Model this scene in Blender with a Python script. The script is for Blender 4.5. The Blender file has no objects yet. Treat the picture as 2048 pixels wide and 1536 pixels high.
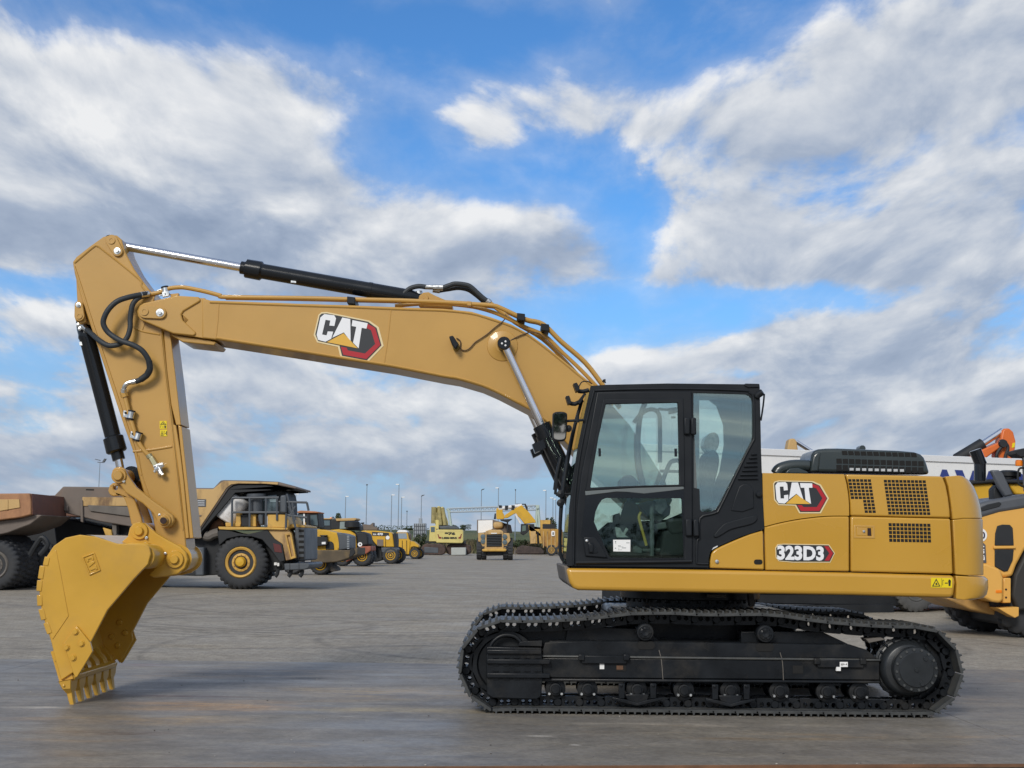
import bpy, math, random
from mathutils import Vector, Matrix
from mathutils.geometry import tessellate_polygon
random.seed(7)
R=math.radians; sin=math.sin; cos=math.cos; PI=math.pi
scene=bpy.context.scene; COL=scene.collection
# ------------------------------------------------------------------ camera
FPX=2600.0; PITCH=math.atan(317/FPX); ROLL=.011; EYE=1.47
camd=bpy.data.cameras.new('camera'); cam=bpy.data.objects.new('camera',camd); COL.objects.link(cam)
camd.sensor_width=36; camd.lens=FPX/2048*36; camd.clip_start=.1; camd.clip_end=6000
RT=Vector((1,0,0)); UP=Vector((0,-sin(PITCH),cos(PITCH))); FW=Vector((0,cos(PITCH),sin(PITCH)))
ix=RT*cos(ROLL)+UP*sin(ROLL); iy=UP*cos(ROLL)-RT*sin(ROLL)
m=Matrix((ix,iy,-FW)).transposed().to_4x4(); m.translation=(0,0,EYE); cam.matrix_world=m
scene.camera=cam
CAMP=Vector((0,0,EYE))
def ray(px,py):                                   # direction in which the photo sees a point
    x=px-1024; y=768-py
    return ix*x+iy*y+FW*FPX
# ------------------------------------------------------------------ a vertical working plane standing in the yard
class Fr:
    def __init__(s,X0,Y0,yaw=0):
        s.p0=Vector((X0,Y0,0)); s.d=Vector((cos(yaw),sin(yaw),0)); s.n=Vector((-sin(yaw),cos(yaw),0))
    def az(s,px,py,off=0):
        r=ray(px,py); t=(s.p0+s.n*off-CAMP).dot(s.n)/r.dot(s.n); p=CAMP+r*t
        return ((p-s.p0).dot(s.d),p.z)
    def W(s,a,z,off): return s.p0+s.d*a+s.n*off+Vector((0,0,z))
    def P(s,px,py,off=0,at=None):
        a,z=s.az(px,py,off); return s.W(a,z,off if at is None else at)
    def L(s,pts,off): return [s.az(x,y,off) for x,y in pts]
def gy(px,py):                                    # distance at which the ground shows at a pixel
    r=ray(px,py); return -EYE/r.z*r.y
# ------------------------------------------------------------------ mesh builder
class MB:
    def __init__(s): s.v=[]; s.f=[]; s.mi=[]; s.m=0
    def add(s,vs,fs):
        b=len(s.v); s.v+= [Vector(v) for v in vs]; s.f+=[[i+b for i in f] for f in fs]; s.mi+=[s.m]*len(fs); return s
    def prism(s,fr,poly,o0,o1,holes=()):
        loops=[list(poly)]+[list(h) for h in holes]
        def area(l): return sum(l[i][0]*l[(i+1)%len(l)][1]-l[(i+1)%len(l)][0]*l[i][1] for i in range(len(l)))
        if area(loops[0])<0: loops[0].reverse()
        for h in loops[1:]:
            if area(h)>0: h.reverse()
        flat=[p for l in loops for p in l]; N=len(flat)
        V=[fr.W(a,z,o0) for a,z in flat]+[fr.W(a,z,o1) for a,z in flat]
        if holes: T=[list(t) for t in tessellate_polygon([[Vector((a,z,0)) for a,z in l] for l in loops])]
        else: T=[list(range(N))]
        F=[]
        for t in T:
            ar=sum(flat[t[i]][0]*flat[t[(i+1)%len(t)]][1]-flat[t[(i+1)%len(t)]][0]*flat[t[i]][1] for i in range(len(t)))
            if ar<0: t=t[::-1]
            F.append(t); F.append([i+N for i in t[::-1]])
        k=0
        for l in loops:
            n=len(l)
            for i in range(n):
                a,b=k+i,k+(i+1)%n; F.append([b,a,a+N,b+N])
            k+=n
        return s.add(V,F)
    def lathe(s,fr,c,prof,seg=32,mod=None):
        V=[];F=[]
        for j in range(seg):
            t=2*PI*j/seg
            for k,(r,o) in enumerate(prof):
                rr=r*(mod(j,k) if mod else 1); V.append(fr.W(c[0]+rr*cos(t),c[1]+rr*sin(t),o))
        n=len(prof)
        for j in range(seg):
            a=j*n; b=((j+1)%seg)*n
            for k in range(n-1): F.append([a+k,b+k,b+k+1,a+k+1])
        if prof[0][0]>1e-6: F.append([j*n for j in range(seg)][::-1])
        if prof[-1][0]>1e-6: F.append([j*n+n-1 for j in range(seg)])
        return s.add(V,F)
    def disc(s,fr,c,r,o0,o1,seg=24): return s.lathe(fr,c,[(r,o0),(r,o1)],seg)
    def rod(s,p0,p1,r,seg=20,prof=None):            # turned part along an axis; prof = [(t along 0..1, r)]
        p0=Vector(p0);p1=Vector(p1); ax=(p1-p0); L=ax.length; ax.normalize()
        u=ax.cross(Vector((0,0,1)) if abs(ax.z)<.9 else Vector((0,1,0))).normalized(); w=ax.cross(u)
        pr=prof or [(0,r),(1,r)]; V=[];F=[]
        for t,rr in pr:
            for j in range(seg):
                a=2*PI*j/seg; V.append(p0+ax*L*t+(u*cos(a)+w*sin(a))*rr)
        for k in range(len(pr)-1):
            for j in range(seg):
                j2=(j+1)%seg; F.append([k*seg+j,k*seg+j2,(k+1)*seg+j2,(k+1)*seg+j])
        F.append(list(range(seg))[::-1]); F.append([(len(pr)-1)*seg+j for j in range(seg)])
        return s.add(V,F)
    def tube(s,pts,r,seg=10,sm=6):
        P=[Vector(p) for p in pts]
        if sm>1 and len(P)>2:
            Q=[]
            for i in range(len(P)-1):
                a=P[max(i-1,0)];b=P[i];c=P[i+1];d=P[min(i+2,len(P)-1)]
                for k in range(sm):
                    t=k/sm; Q.append(.5*((2*b)+(c-a)*t+(2*a-5*b+4*c-d)*t*t+(3*b-a-3*c+d)*t**3))
            Q.append(P[-1]); P=Q
        V=[];F=[]; u=None
        for i,p in enumerate(P):
            ax=(P[min(i+1,len(P)-1)]-P[max(i-1,0)]).normalized()
            if u is None: u=ax.cross(Vector((0,0,1)) if abs(ax.z)<.9 else Vector((0,1,0))).normalized()
            u=(u-ax*u.dot(ax)).normalized(); w=ax.cross(u)
            for j in range(seg):
                a=2*PI*j/seg; V.append(p+(u*cos(a)+w*sin(a))*r)
        for k in range(len(P)-1):
            for j in range(seg):
                j2=(j+1)%seg; F.append([k*seg+j,k*seg+j2,(k+1)*seg+j2,(k+1)*seg+j])
        F.append(list(range(seg))[::-1]); F.append([(len(P)-1)*seg+j for j in range(seg)])
        return s.add(V,F)
    def box(s,x0,x1,y0,y1,z0,z1):
        V=[(x,y,z) for x in(x0,x1) for y in(y0,y1) for z in(z0,z1)]
        return s.add(V,[[0,1,3,2],[4,6,7,5],[0,4,5,1],[2,3,7,6],[0,2,6,4],[1,5,7,3]])
    def build(s,name,mats,parent=None,bev=0,seg=2,smooth=35,org=None):
        o_=org if org is not None else root_of(parent).location if parent else Vector((0,0,0))
        me=bpy.data.meshes.new(name); me.from_pydata([tuple(v-o_) for v in s.v],[],s.f)
        mats=mats if isinstance(mats,(list,tuple)) else [mats]
        for mm in mats: me.materials.append(mm)
        me.polygons.foreach_set('material_index',s.mi)
        me.validate(); 
        if smooth:
            me.polygons.foreach_set('use_smooth',[True]*len(me.polygons)); me.set_sharp_from_angle(angle=R(smooth))
        o=bpy.data.objects.new(name,me); COL.objects.link(o)
        if parent is not None: o.parent=parent
        elif org is not None: o.location=org
        if bev:
            b=o.modifiers.new('bevel','BEVEL'); b.width=bev; b.segments=seg; b.limit_method='ANGLE'; b.angle_limit=R(38); b.use_clamp_overlap=True
            b.harden_normals=False
        return o
def root_of(o):
    while o.parent is not None: o=o.parent
    return o
def tag(o,label=None,cat=None,group=None,kind=None):
    if label:o['label']=label
    if cat:o['category']=cat
    if group:o['group']=group
    if kind:o['kind']=kind
    return o
def thing(name,label,cat,loc,group=None):
    o=bpy.data.objects.new(name,None); o.empty_display_size=.3; COL.objects.link(o); o.location=Vector(loc); return tag(o,label,cat,group)
def copy_part(o,parent,dv=None):
    c=o.copy(); COL.objects.link(c); c.parent=parent
    if dv is not None: c.location=o.location+Vector(dv)
    return c
def ext(name,fr,pts,o0,o1,mat,parent=None,bev=.008,holes=(),ref=None,seg=2,label=None):
    rf=o0 if ref is None else ref
    o=MB().prism(fr,fr.L(pts,rf),o0,o1,[fr.L(h,rf) for h in holes]).build(name,mat,parent,bev,seg)
    if label:o['label']=label
    return o
def arc(cx,cy,r,a0,a1,n=10,ry=None):
    return [(cx+r*cos(R(a0+(a1-a0)*i/n)),cy+(ry or r)*sin(R(a0+(a1-a0)*i/n))) for i in range(n+1)]
def rrect(x0,y0,x1,y1,r,n=4):
    return arc(x0+r,y0+r,r,180,270,n)+arc(x1-r,y0+r,r,270,360,n)+arc(x1-r,y1-r,r,0,90,n)+arc(x0+r,y1-r,r,90,180,n)
def smoothp(pts,n=5,closed=False):
    out=[];N=len(pts)
    for i in range(N if closed else N-1):
        g=(lambda k:pts[k%N]) if closed else (lambda k:pts[min(max(k,0),N-1)])
        a,b,c,d=g(i-1),g(i),g(i+1),g(i+2)
        for k in range(n):
            t=k/n; out.append(tuple(.5*((2*b[q])+(c[q]-a[q])*t+(2*a[q]-5*b[q]+4*c[q]-d[q])*t*t+(3*b[q]-a[q]-3*c[q]+d[q])*t**3) for q in (0,1)))
    if not closed: out.append(tuple(pts[-1]))
    return out
def text_faces(s,bold=.0,sx=1.0,shear=0):
    cu=bpy.data.curves.new('lettering','FONT'); cu.body=s; cu.size=1; cu.offset=bold; cu.shear=shear; cu.resolution_u=3; cu.fill_mode='FRONT'
    ob=bpy.data.objects.new('lettering',cu); COL.objects.link(ob)
    dg=bpy.context.evaluated_depsgraph_get(); me=bpy.data.meshes.new_from_object(ob.evaluated_get(dg))
    vs=[(v.co.x*sx,v.co.y) for v in me.vertices]; fs=[list(p.vertices) for p in me.polygons]
    bpy.data.objects.remove(ob); bpy.data.curves.remove(cu); bpy.data.meshes.remove(me)
    x0=min(v[0] for v in vs);x1=max(v[0] for v in vs);y0=min(v[1] for v in vs);y1=max(v[1] for v in vs)
    return [((x-x0)/(x1-x0),(y-y0)/(y1-y0)) for x,y in vs],fs
def lettering(mb,fr,s,quad,off,bold=.02,shear=0):    # quad: px of lower-left, lower-right, upper-left of the word
    vs,fs=text_faces(s,bold,1,shear); A,B,C=[fr.az(x,y,off) for x,y in quad]
    V=[fr.W(A[0]+(B[0]-A[0])*u+(C[0]-A[0])*v,A[1]+(B[1]-A[1])*u+(C[1]-A[1])*v,off) for u,v in vs]
    out=[]
    for f in fs:
        a,b,c=V[f[0]],V[f[1]],V[f[2]]
        out.append(f if (b-a).cross(c-a).dot(fr.n)<0 else f[::-1])
    return mb.add(V,out)
# ------------------------------------------------------------------ materials
def mat(name,col,rough=.5,metal=0,coat=0,spec=.5,var=.0,vscale=3,bump=0,bscale=40,dirt=None,damt=.4,dscale=2.0,dlo=.5,dhi=.68,trans=0,ior=1.45,stretch=(1,1,1)):
    m=bpy.data.materials.new(name); m.use_nodes=True; nt=m.node_tree; N=nt.nodes; Lk=nt.links; b=N['Principled BSDF']
    b.inputs['Base Color'].default_value=(*col,1); b.inputs['Roughness'].default_value=rough; b.inputs['Metallic'].default_value=metal
    b.inputs['Coat Weight'].default_value=coat; b.inputs['Coat Roughness'].default_value=.08; b.inputs['Specular IOR Level'].default_value=spec
    b.inputs['Transmission Weight'].default_value=trans; b.inputs['IOR'].default_value=ior
    if var or bump or dirt:
        tc=N.new('ShaderNodeTexCoord'); mp=N.new('ShaderNodeMapping'); Lk.new(tc.outputs['Object'],mp.inputs[0]); mp.inputs['Scale'].default_value=stretch
        col_out=None
        if var:
            n=N.new('ShaderNodeTexNoise'); n.inputs['Scale'].default_value=vscale; n.inputs['Detail'].default_value=6; Lk.new(mp.outputs[0],n.inputs['Vector'])
            mr=N.new('ShaderNodeMapRange'); mr.inputs[1].default_value=.3; mr.inputs[2].default_value=.7; mr.inputs[3].default_value=1-var; mr.inputs[4].default_value=1+var
            Lk.new(n.outputs[0],mr.inputs[0])
            mx=N.new('ShaderNodeVectorMath'); mx.operation='SCALE'; mx.inputs[0].default_value=col; Lk.new(mr.outputs[0],mx.inputs['Scale']); col_out=mx.outputs[0]
            mr2=N.new('ShaderNodeMapRange'); mr2.inputs[1].default_value=.3; mr2.inputs[2].default_value=.7; mr2.inputs[3].default_value=max(.02,rough-.08); mr2.inputs[4].default_value=rough+.1
            Lk.new(n.outputs[0],mr2.inputs[0]); Lk.new(mr2.outputs[0],b.inputs['Roughness'])
        if dirt:
            n=N.new('ShaderNodeTexNoise'); n.inputs['Scale'].default_value=dscale; n.inputs['Detail'].default_value=9; n.inputs['Roughness'].default_value=.65; Lk.new(mp.outputs[0],n.inputs['Vector'])
            mr=N.new('ShaderNodeMapRange'); mr.inputs[1].default_value=dlo; mr.inputs[2].default_value=dhi; mr.inputs[3].default_value=0; mr.inputs[4].default_value=damt; Lk.new(n.outputs[0],mr.inputs[0])
            mx=N.new('ShaderNodeMix'); mx.data_type='RGBA'; Lk.new(mr.outputs[0],mx.inputs[0]); mx.inputs[6].default_value=(*col,1); mx.inputs[7].default_value=(*dirt,1)
            if col_out: Lk.new(col_out,mx.inputs[6])
            col_out=mx.outputs[2]
        if col_out: Lk.new(col_out,b.inputs['Base Color'])
        if bump:
            n=N.new('ShaderNodeTexNoise'); n.inputs['Scale'].default_value=bscale; n.inputs['Detail'].default_value=4; Lk.new(mp.outputs[0],n.inputs['Vector'])
            bp=N.new('ShaderNodeBump'); bp.inputs['Strength'].default_value=bump; bp.inputs['Distance'].default_value=.01; Lk.new(n.outputs[0],bp.inputs['Height']); Lk.new(bp.outputs[0],b.inputs['Normal'])
    return m
def glass_mat(name,tint,refl=1.0):
    m=bpy.data.materials.new(name); m.use_nodes=True; nt=m.node_tree; N=nt.nodes; Lk=nt.links; N.remove(N['Principled BSDF'])
    out=N['Material Output']; t=N.new('ShaderNodeBsdfTransparent'); t.inputs[0].default_value=(*tint,1); g=N.new('ShaderNodeBsdfGlossy'); g.inputs['Color'].default_value=(.88,1,.94,1); g.inputs['Roughness'].default_value=.02
    fr=N.new('ShaderNodeFresnel'); fr.inputs[0].default_value=1.5; mu=N.new('ShaderNodeMath'); mu.operation='MULTIPLY'; mu.inputs[1].default_value=refl; mu.use_clamp=True
    Lk.new(fr.outputs[0],mu.inputs[0]); mx=N.new('ShaderNodeMixShader'); Lk.new(mu.outputs[0],mx.inputs[0]); Lk.new(t.outputs[0],mx.inputs[1]); Lk.new(g.outputs[0],mx.inputs[2]); Lk.new(mx.outputs[0],out.inputs[0])
    return m
M={}
M['yel']=mat('machine_yellow',(.50,.283,.062),.40,coat=.45,var=.07,vscale=1.3,bump=.05,bscale=9,dirt=(.42,.26,.07),damt=.35,dscale=1.1,dlo=.5,dhi=.75)
M['yelp']=mat('panel_yellow',(.54,.295,.034),.3,coat=.8,var=.04,vscale=1.1,bump=.035,bscale=2.6)
M['yelc']=mat('casting_yellow',(.58,.325,.034),.34,coat=.4,var=.08,vscale=2,bump=.10,bscale=5,dirt=(.40,.24,.06),damt=.5,dscale=1.4,dlo=.5,dhi=.72)
M['blk']=mat('cab_black',(.013,.0155,.019),.42,spec=.28,var=.1,vscale=4,bump=.04,bscale=60)
M['gloss']=mat('gloss_black',(.009,.011,.014),.2,spec=.35,coat=.25,var=.05)
M['under']=mat('undercarriage_black',(.010,.012,.015),.32,spec=.3,var=.25,vscale=5,bump=.12,bscale=22,dirt=(.062,.056,.048),damt=.6,dscale=3.2,dlo=.5,dhi=.8)
M['hub']=mat('hub_black',(.02,.023,.026),.33,var=.15,vscale=6,bump=.06)
M['shoe']=mat('shoe_black',(.058,.061,.062),.45,spec=.4,var=.25,vscale=8,bump=.15,bscale=30,dirt=(.11,.105,.09),damt=.6,dscale=6,dlo=.45,dhi=.75)
M['chrome']=mat('chrome',(.82,.82,.84),.13,metal=1)
M['zinc']=mat('zinc_plate',(.72,.73,.72),.3,metal=1,var=.15,vscale=30)
M['rub']=mat('hose_rubber',(.028,.034,.04),.55,bump=.2,bscale=120)
M['hood']=mat('hood_dark_green',(.033,.044,.046),.3,coat=.4,var=.05)
M['white']=mat('white_paint',(.82,.82,.81),.4,var=.03)
M['letw']=mat('letter_white',(.82,.83,.85),.35)
M['logok']=mat('badge_black',(.03,.033,.038),.4)
M['red']=mat('badge_red',(.42,.02,.03),.35)
M['cream']=mat('badge_edge',(.75,.62,.36),.4)
M['tri']=mat('badge_yellow',(.72,.42,.06),.4)
M['warn']=mat('sticker_yellow',(.80,.62,.01),.45)
M['ink']=mat('sticker_ink',(.02,.02,.02),.5)
M['gap']=mat('seam_dark',(.025,.008,.006),.6)
M['hole']=mat('vent_dark',(.008,.008,.008),.8)
M['glass']=glass_mat('cab_glass',(.92,.985,.955),5.5)
M['glassl']=glass_mat('lower_glass',(.80,.88,.85),.9)
M['seat']=mat('seat_fabric',(.05,.055,.06),.8,bump=.3,bscale=80)
M['film']=mat('crumpled_film',(.42,.46,.46),.22,var=.35,vscale=22,bump=.9,bscale=26)
M['grey']=mat('interior_grey',(.13,.15,.155),.55,var=.08)
M['mirror']=mat('mirror_silver',(.85,.87,.88),.02,metal=1)
M['lamp']=mat('lamp_red',(.5,.02,.02),.2,coat=.5)
M['orange']=mat('lamp_orange',(.85,.22,.01),.2,coat=.5)
M['rust']=mat('rust',(.15,.075,.04),.75,var=.3,vscale=6,bump=.2)
# used machines
M['uy']=mat('worn_yellow',(.60,.36,.08),.5,var=.12,vscale=1.5,dirt=(.17,.105,.055),damt=.75,dscale=1.6,dlo=.5,dhi=.7,bump=.05)
M['uy2']=mat('fresh_loader_yellow',(.62,.36,.03),.42,var=.08,vscale=1.0,dirt=(.3,.2,.1),damt=.4,dscale=1.2,dlo=.52,dhi=.75)
M['tan']=mat('faded_tan_paint',(.52,.34,.14),.6,var=.12,vscale=.9,dirt=(.13,.075,.045),damt=.85,dscale=1.3,dlo=.52,dhi=.66,stretch=(1,1,.45))
M['brown']=mat('rusty_brown_steel',(.165,.135,.115),.65,var=.2,vscale=1.2,dirt=(.2,.12,.08),damt=.5,dscale=.9,dlo=.5,dhi=.72,bump=.1,bscale=6)
M['rorange']=mat('rusty_orange_steel',(.40,.20,.095),.6,var=.15,vscale=1,dirt=(.12,.055,.035),damt=.7,dscale=.9,dlo=.48,dhi=.66,stretch=(1,1,.5))
M['dust']=mat('dusty_grey_steel',(.15,.135,.12),.8,var=.25,vscale=2.2)
M['dark']=mat('chassis_dark',(.016,.018,.021),.6,var=.3,vscale=2)
M['tyre']=mat('tyre_rubber',(.034,.036,.04),.75,var=.2,vscale=2.5,dirt=(.09,.085,.075),damt=.5,dscale=1.5,dlo=.5,dhi=.8,bump=.1,bscale=10)
M['tyreg']=mat('tyre_dusty',(.1,.1,.098),.8,var=.2,vscale=2.5)
M['gmet']=mat('machine_grey',(.075,.085,.098),.45,var=.08,vscale=1.5)
M['steelg']=mat('galvanised_grey',(.32,.35,.38),.5,var=.1,vscale=.6)
M['pole']=mat('pole_grey',(.24,.29,.34),.5)
M['silver']=mat('heat_shield_silver',(.72,.72,.72),.45,metal=.0,var=.15,vscale=5,dirt=(.2,.13,.09),damt=.5,dscale=4,dlo=.55,dhi=.72)
M['wglass']=mat('vehicle_window',(.10,.14,.16),.08,coat=.3,spec=.8)
M['lyel']=mat('lemon_yellow_paint',(.64,.54,.19),.42,var=.06,vscale=.8,dirt=(.3,.22,.1),damt=.35,dscale=1)
M['loady']=mat('loader_amber_paint',(.72,.39,.085),.38,coat=.25,var=.03,vscale=1)
M['loadg']=mat('loader_grey_paint',(.085,.092,.105),.42,var=.05)
M['oarm']=mat('orange_arm_paint',(.66,.15,.03),.42,var=.05)
M['blue']=mat('letter_blue',(.03,.05,.22),.4)
M['conc']=mat('concrete_block',(.42,.44,.42),.85,var=.12,vscale=2,dirt=(.2,.2,.19),damt=.5)
# ================================================================== the excavator
U=UBODY=Fr(1.77,12.82,R(.5)); UBOOM=Fr(1.77,12.48,R(.5)); T=Fr(0,11.5,0)
ex=thing('tracked_excavator','new yellow tracked excavator with black cab, arm stretched out, bucket teeth on the ground','excavator',(1.77,12.95,0))
Y=M['yel']; K=M['blk']; G=M['gloss']; CH=M['chrome']; Z_=M['zinc']; UC=M['under']
# ------------------------------------------------------------------ tracks
top=[(1003,1250.6),(1046,1251.6),(1089,1251),(1131,1249),(1174,1246.5),(1215,1242),(1258,1236.4),(1301,1235.4),(1344,1235.4),(1385,1238),(1427,1238.8),(1468,1238),(1511,1237.4),(1553,1240),(1595.5,1247),(1636.5,1252.5),(1679,1256),(1722.7,1260),(1763.7,1261.5),(1804.7,1264)]
OC=.18
tp=[T.az(x,y,OC) for x,y in top]; ZB=.085
ic=T.az(1009,1328,OC); sc=T.az(1824,1337,OC); RI=.345; RS=.335
path=list(tp)+[(sc[0]+RS*cos(R(a)),sc[1]+RS*sin(R(a))) for a in range(80,-85,-12)]
n=24; path+=[(sc[0]-.02+(ic[0]-sc[0]+.02)*i/n,ZB) for i in range(n+1)]
path+=[(ic[0]+RI*cos(R(a)),ic[1]+RI*sin(R(a))) for a in range(-105,-268,-12)]
cl=path+[path[0]]; seglen=[math.dist(cl[i],cl[i+1]) for i in range(len(cl)-1)]; tot=sum(seglen); NP=49
def at(s):
    s%=tot
    for i,l in enumerate(seglen):
        if s<=l: t=s/l; return (cl[i][0]+(cl[i+1][0]-cl[i][0])*t,cl[i][1]+(cl[i+1][1]-cl[i][1])*t)
        s-=l
    return cl[0]
pins=[at(tot*i/NP) for i in range(NP)]
PT=tot/NP
def link_mb():
    mb=MB()
    for i in range(NP):
        a=Vector((*pins[i],0)); b=Vector((*pins[(i+1)%NP],0)); u=(b-a).normalized(); w=Vector((-u.y,u.x,0))   # w: outward (clockwise path -> left is out)
        c=(a+b)/2; L=(b-a).length
        def q(x,z): p=c+u*x+w*z; return (p.x,p.y)
        outl=[q(-L*.5-.035,-.012),q(-L*.5-.03,-.045),q(-L*.5+.02,-.052),q(L*.5-.045,-.052),q(L*.5-.02,-.04),q(L*.5+.032,-.01),q(L*.5+.03,.03),q(L*.5-.01,.046),q(-L*.5+.01,.046),q(-L*.5-.03,.03)]
        h1=[q(-.042+.02*cos(t),.004+.024*sin(t)) for t in [k*PI/4 for k in range(8)]]
        h2=[q(.018+.02*cos(t),.004+.024*sin(t)) for t in [k*PI/4 for k in range(8)]]
        for o in (.17,.37):
            mb.prism(T,outl,o,o+.035,[h1,h2])
        mb.lathe(T,pins[i],[(.03,.15),(.034,.155),(.034,.42)],14)
    return mb
def shoe_mb():
    mb=MB(); F0=Fr(0,0,0)
    pr=[(-PT*.5-.018,.050),(-PT*.5-.012,.062),(-PT*.5+.02,.060)]
    for gx in (-.058,.004,.066):
        pr+=[(gx-.011,.060),(gx-.006,.084),(gx+.006,.084),(gx+.011,.060)]
    pr+=[(PT*.5-.002,.060),(PT*.5+.004,.05),(PT*.5-.004,.034),(-PT*.5+.005,.034),(-PT*.5-.008,.036)]
    return mb.prism(F0,pr,0,.6)
tracks=[]; sh0=None
for oy in (0,2.3):
    mbk=link_mb()
    if oy: 
        for v in mbk.v: v.y+=oy
    tr=mbk.build('crawler_track',UC,ex,.0); tracks.append(tr)
    for i in range(NP):
        a=Vector((pins[i][0],0,pins[i][1])); b=Vector((pins[(i+1)%NP][0],0,pins[(i+1)%NP][1])); c=(a+b)/2
        if sh0 is None: sh0=o=shoe_mb().build('track_shoe',M['shoe'],tr,.003,1,org=Vector((0,0,0)))
        else: o=copy_part(sh0,tr)
        o.location=Vector((c.x,11.5+oy,c.z))-ex.location
        o.rotation_euler=(0,-math.atan2((b-a).z,(b-a).x),0)
# track frame
fo=.12
def frame_mb(dy=0):
    mb=MB(); F=Fr(0,11.5+dy,0)
    mb.prism(F,F.L([(1083,1300),(1100,1282),(1170,1281),(1260,1282),(1700,1289),(1735,1300),(1757,1318),(1757,1366),(1085,1360)],fo),.14,.46)     # box
    mb.prism(F,F.L([(1083,1315),(1758,1322),(1758,1360),(1083,1355)],fo),.10,.15)       # lower side
    mb.prism(F,F.L([(1083,1356),(1758,1361),(1758,1366),(1083,1362)],fo),.08,.16)       # bottom flange
    mb.prism(F,F.L([(1135,1250),(1290,1257),(1320,1283),(1130,1281)],.3),.25,.40)
    mb.prism(F,F.L([(1480,1262),(1640,1262),(1700,1290),(1480,1287)],.3),.25,.40)
    return mb
tf=frame_mb().build('track_frame',UC,ex,.008)
MB().prism(T,T.L([(1083,1309.5),(1760,1317.5),(1760,1322.5),(1083,1314.5)],fo),.085,.15).build('frame_ridge',M['shoe'],tf,.016,3)  # lighter shoe tone paints in the bright line along the ridge's top edge
tf2=frame_mb(2.3).build('track_frame',UC,ex,.008)
sl=MB(); sl.prism(T,T.L([(1090,1285),(1170,1282),(1700,1289.5),(1740,1305),(1755,1317),(1083,1311)],.12),.115,.15); sl.build('sloped_cover',UC,tf,.006)
for x0,x1,y0,y1 in ((1275,1310,1283,1299),(1512,1548,1287,1303)):
    MB().prism(T,T.L(rrect(x0,y0,x1,y1,7),.1),.108,.12).build('drain_hole',M['hole'],tf)
for x0,x1,y0,y1 in ((1232,1252,1330,1342),(1585,1606,1331,1347)):
    MB().prism(T,T.L([(x0,y0),(x1,y0),(x1,y1),(x0,y1)],.1),.094,.11).build('inspection_hole',M['hole'],tf)
MB().prism(T,T.L([(1233,1331),(1246,1331),(1246,1339),(1233,1339)],.1),.090,.095).build('rusty_tab',M['rust'],tf)
for x0,x1,y0,y1 in ((1200,1209,1328,1339),(1680,1696,1324,1334),(1673,1682,1334,1342)):
    MB().prism(T,T.L([(x0,y0),(x1,y0),(x1,y1),(x0,y1)],.06),.066 if x0>1600 else .095,.10).build('paper_tag',M['white'],tf)
mbk=MB(); lettering(mbk,T,'||I-I',[(1682,1331),(1694,1331),(1682,1327)],.065,.03); mbk.build('tag_print',M['ink'],tf,smooth=0)
for x0,x1,y0 in ((1160,1256,1311),(1632,1730,1319)):
    mb=MB(); mb.prism(T,T.L([(x0,y0),(x1,y0+1),(x1-3,y0+17),(x0+4,y0+16)],.07),.07,.12)
    for x in (x0,x1-6): mb.prism(T,T.L([(x-3,y0-2),(x+9,y0-2),(x+9,y0+10),(x-3,y0+10)],.05),.05,.11)
    mb.build('step_bracket',UC,tf,.006)
MB().prism(T,T.L([(985,1268),(1060,1259),(1250,1256),(1290,1262),(1290,1290),(1040,1300),(990,1310)],.3),.30,.36).build('inner_guard',UC,tf,.006)
# weld seam lines
mb=MB(); mb.tube([T.P(1318,1300,.095),T.P(1323,1322,.095),T.P(1326,1360,.095)],.004,6,3); mb.tube([T.P(1560,1305,.095),T.P(1565,1325,.095),T.P(1567,1362,.095)],.004,6,3); mb.build('weld_seam',M['dust'],tf)
# guard in front of the idler
mb=MB(); mb.prism(T,T.L([(973,1293),(1083,1296),(1085,1362),(1082,1393),(1074,1399),(985,1396),(973,1388)],.06),.06,.5)
for y,h in ((1299,9),(1318,10),(1346,10)):
    x1=1083 if y<1310 else 1100
    mb.prism(T,T.L([(973.5,y),(x1,y+1),(x1,y+1+h),(973.5,y+h)],.03),.03,.07)
gd=mb.build('idler_guard',UC,tf,.008)
mb=MB()
for k in range(5):
    x=985+k*21
    for y in (1314,1329,1341,1357): mb.prism(T,T.L([(x,y),(x+12,y+.2),(x+12,y+2),(x,y+1.8)],.045),.045,.065)
mb.build('rib_weld',UC,tf)
mb=MB(); mb.tube([T.P(x,y,.12) for x,y in ((975,1310),(985,1285),(1005,1271),(1030,1273),(1046,1290))],.018,8,6); mb.prism(T,T.L([(1040,1283),(1084,1281),(1084,1293),(1036,1292)],.1),.10,.4); mb.build('idler_yoke',UC,tf,.005)
MB().lathe(T,ic,[(.05,.16),(.12,.14),(.15,.2),(.23,.2),(.245,.17),(.29,.17),(.29,.22),(.295,.24),(.295,.32),(.29,.34),(.29,.40)],40).build('idler_wheel',UC,tf)
# rollers
rc=T.az(1111,1378,.14)
ro=MB().lathe(T,(0,0),[(0,.10),(.035,.10),(.04,.11),(.052,.112),(.056,.14),(.088,.145),(.09,.16),(.09,.19),(.07,.2),(.07,.38),(.09,.40),(.09,.44),(.05,.45)],28)
ro=ro.build('track_roller',UC,tf,org=Vector((0,0,0))); ro0=ro
for i,(x,y) in enumerate(((1111,1378.5),(1175.5,1379),(1274.5,1380),(1368.5,1381),(1461.5,1382),(1560,1383),(1654,1384),(1720,1385))):
    o=ro0 if i==0 else copy_part(ro0,tf); a,z=T.az(x,y,.12); o.location=Vector((a,0,z))-ex.location
    for t_ in (215,325): MB().lathe(T,(a+.066*cos(R(t_)),z+.066*sin(R(t_))),[(0,.098),(.011,.098),(.013,.106),(.013,.15)],8).build('roller_bolt',Z_,tf)  # bright zinc bolts put in for the white glints on the rollers
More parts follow.
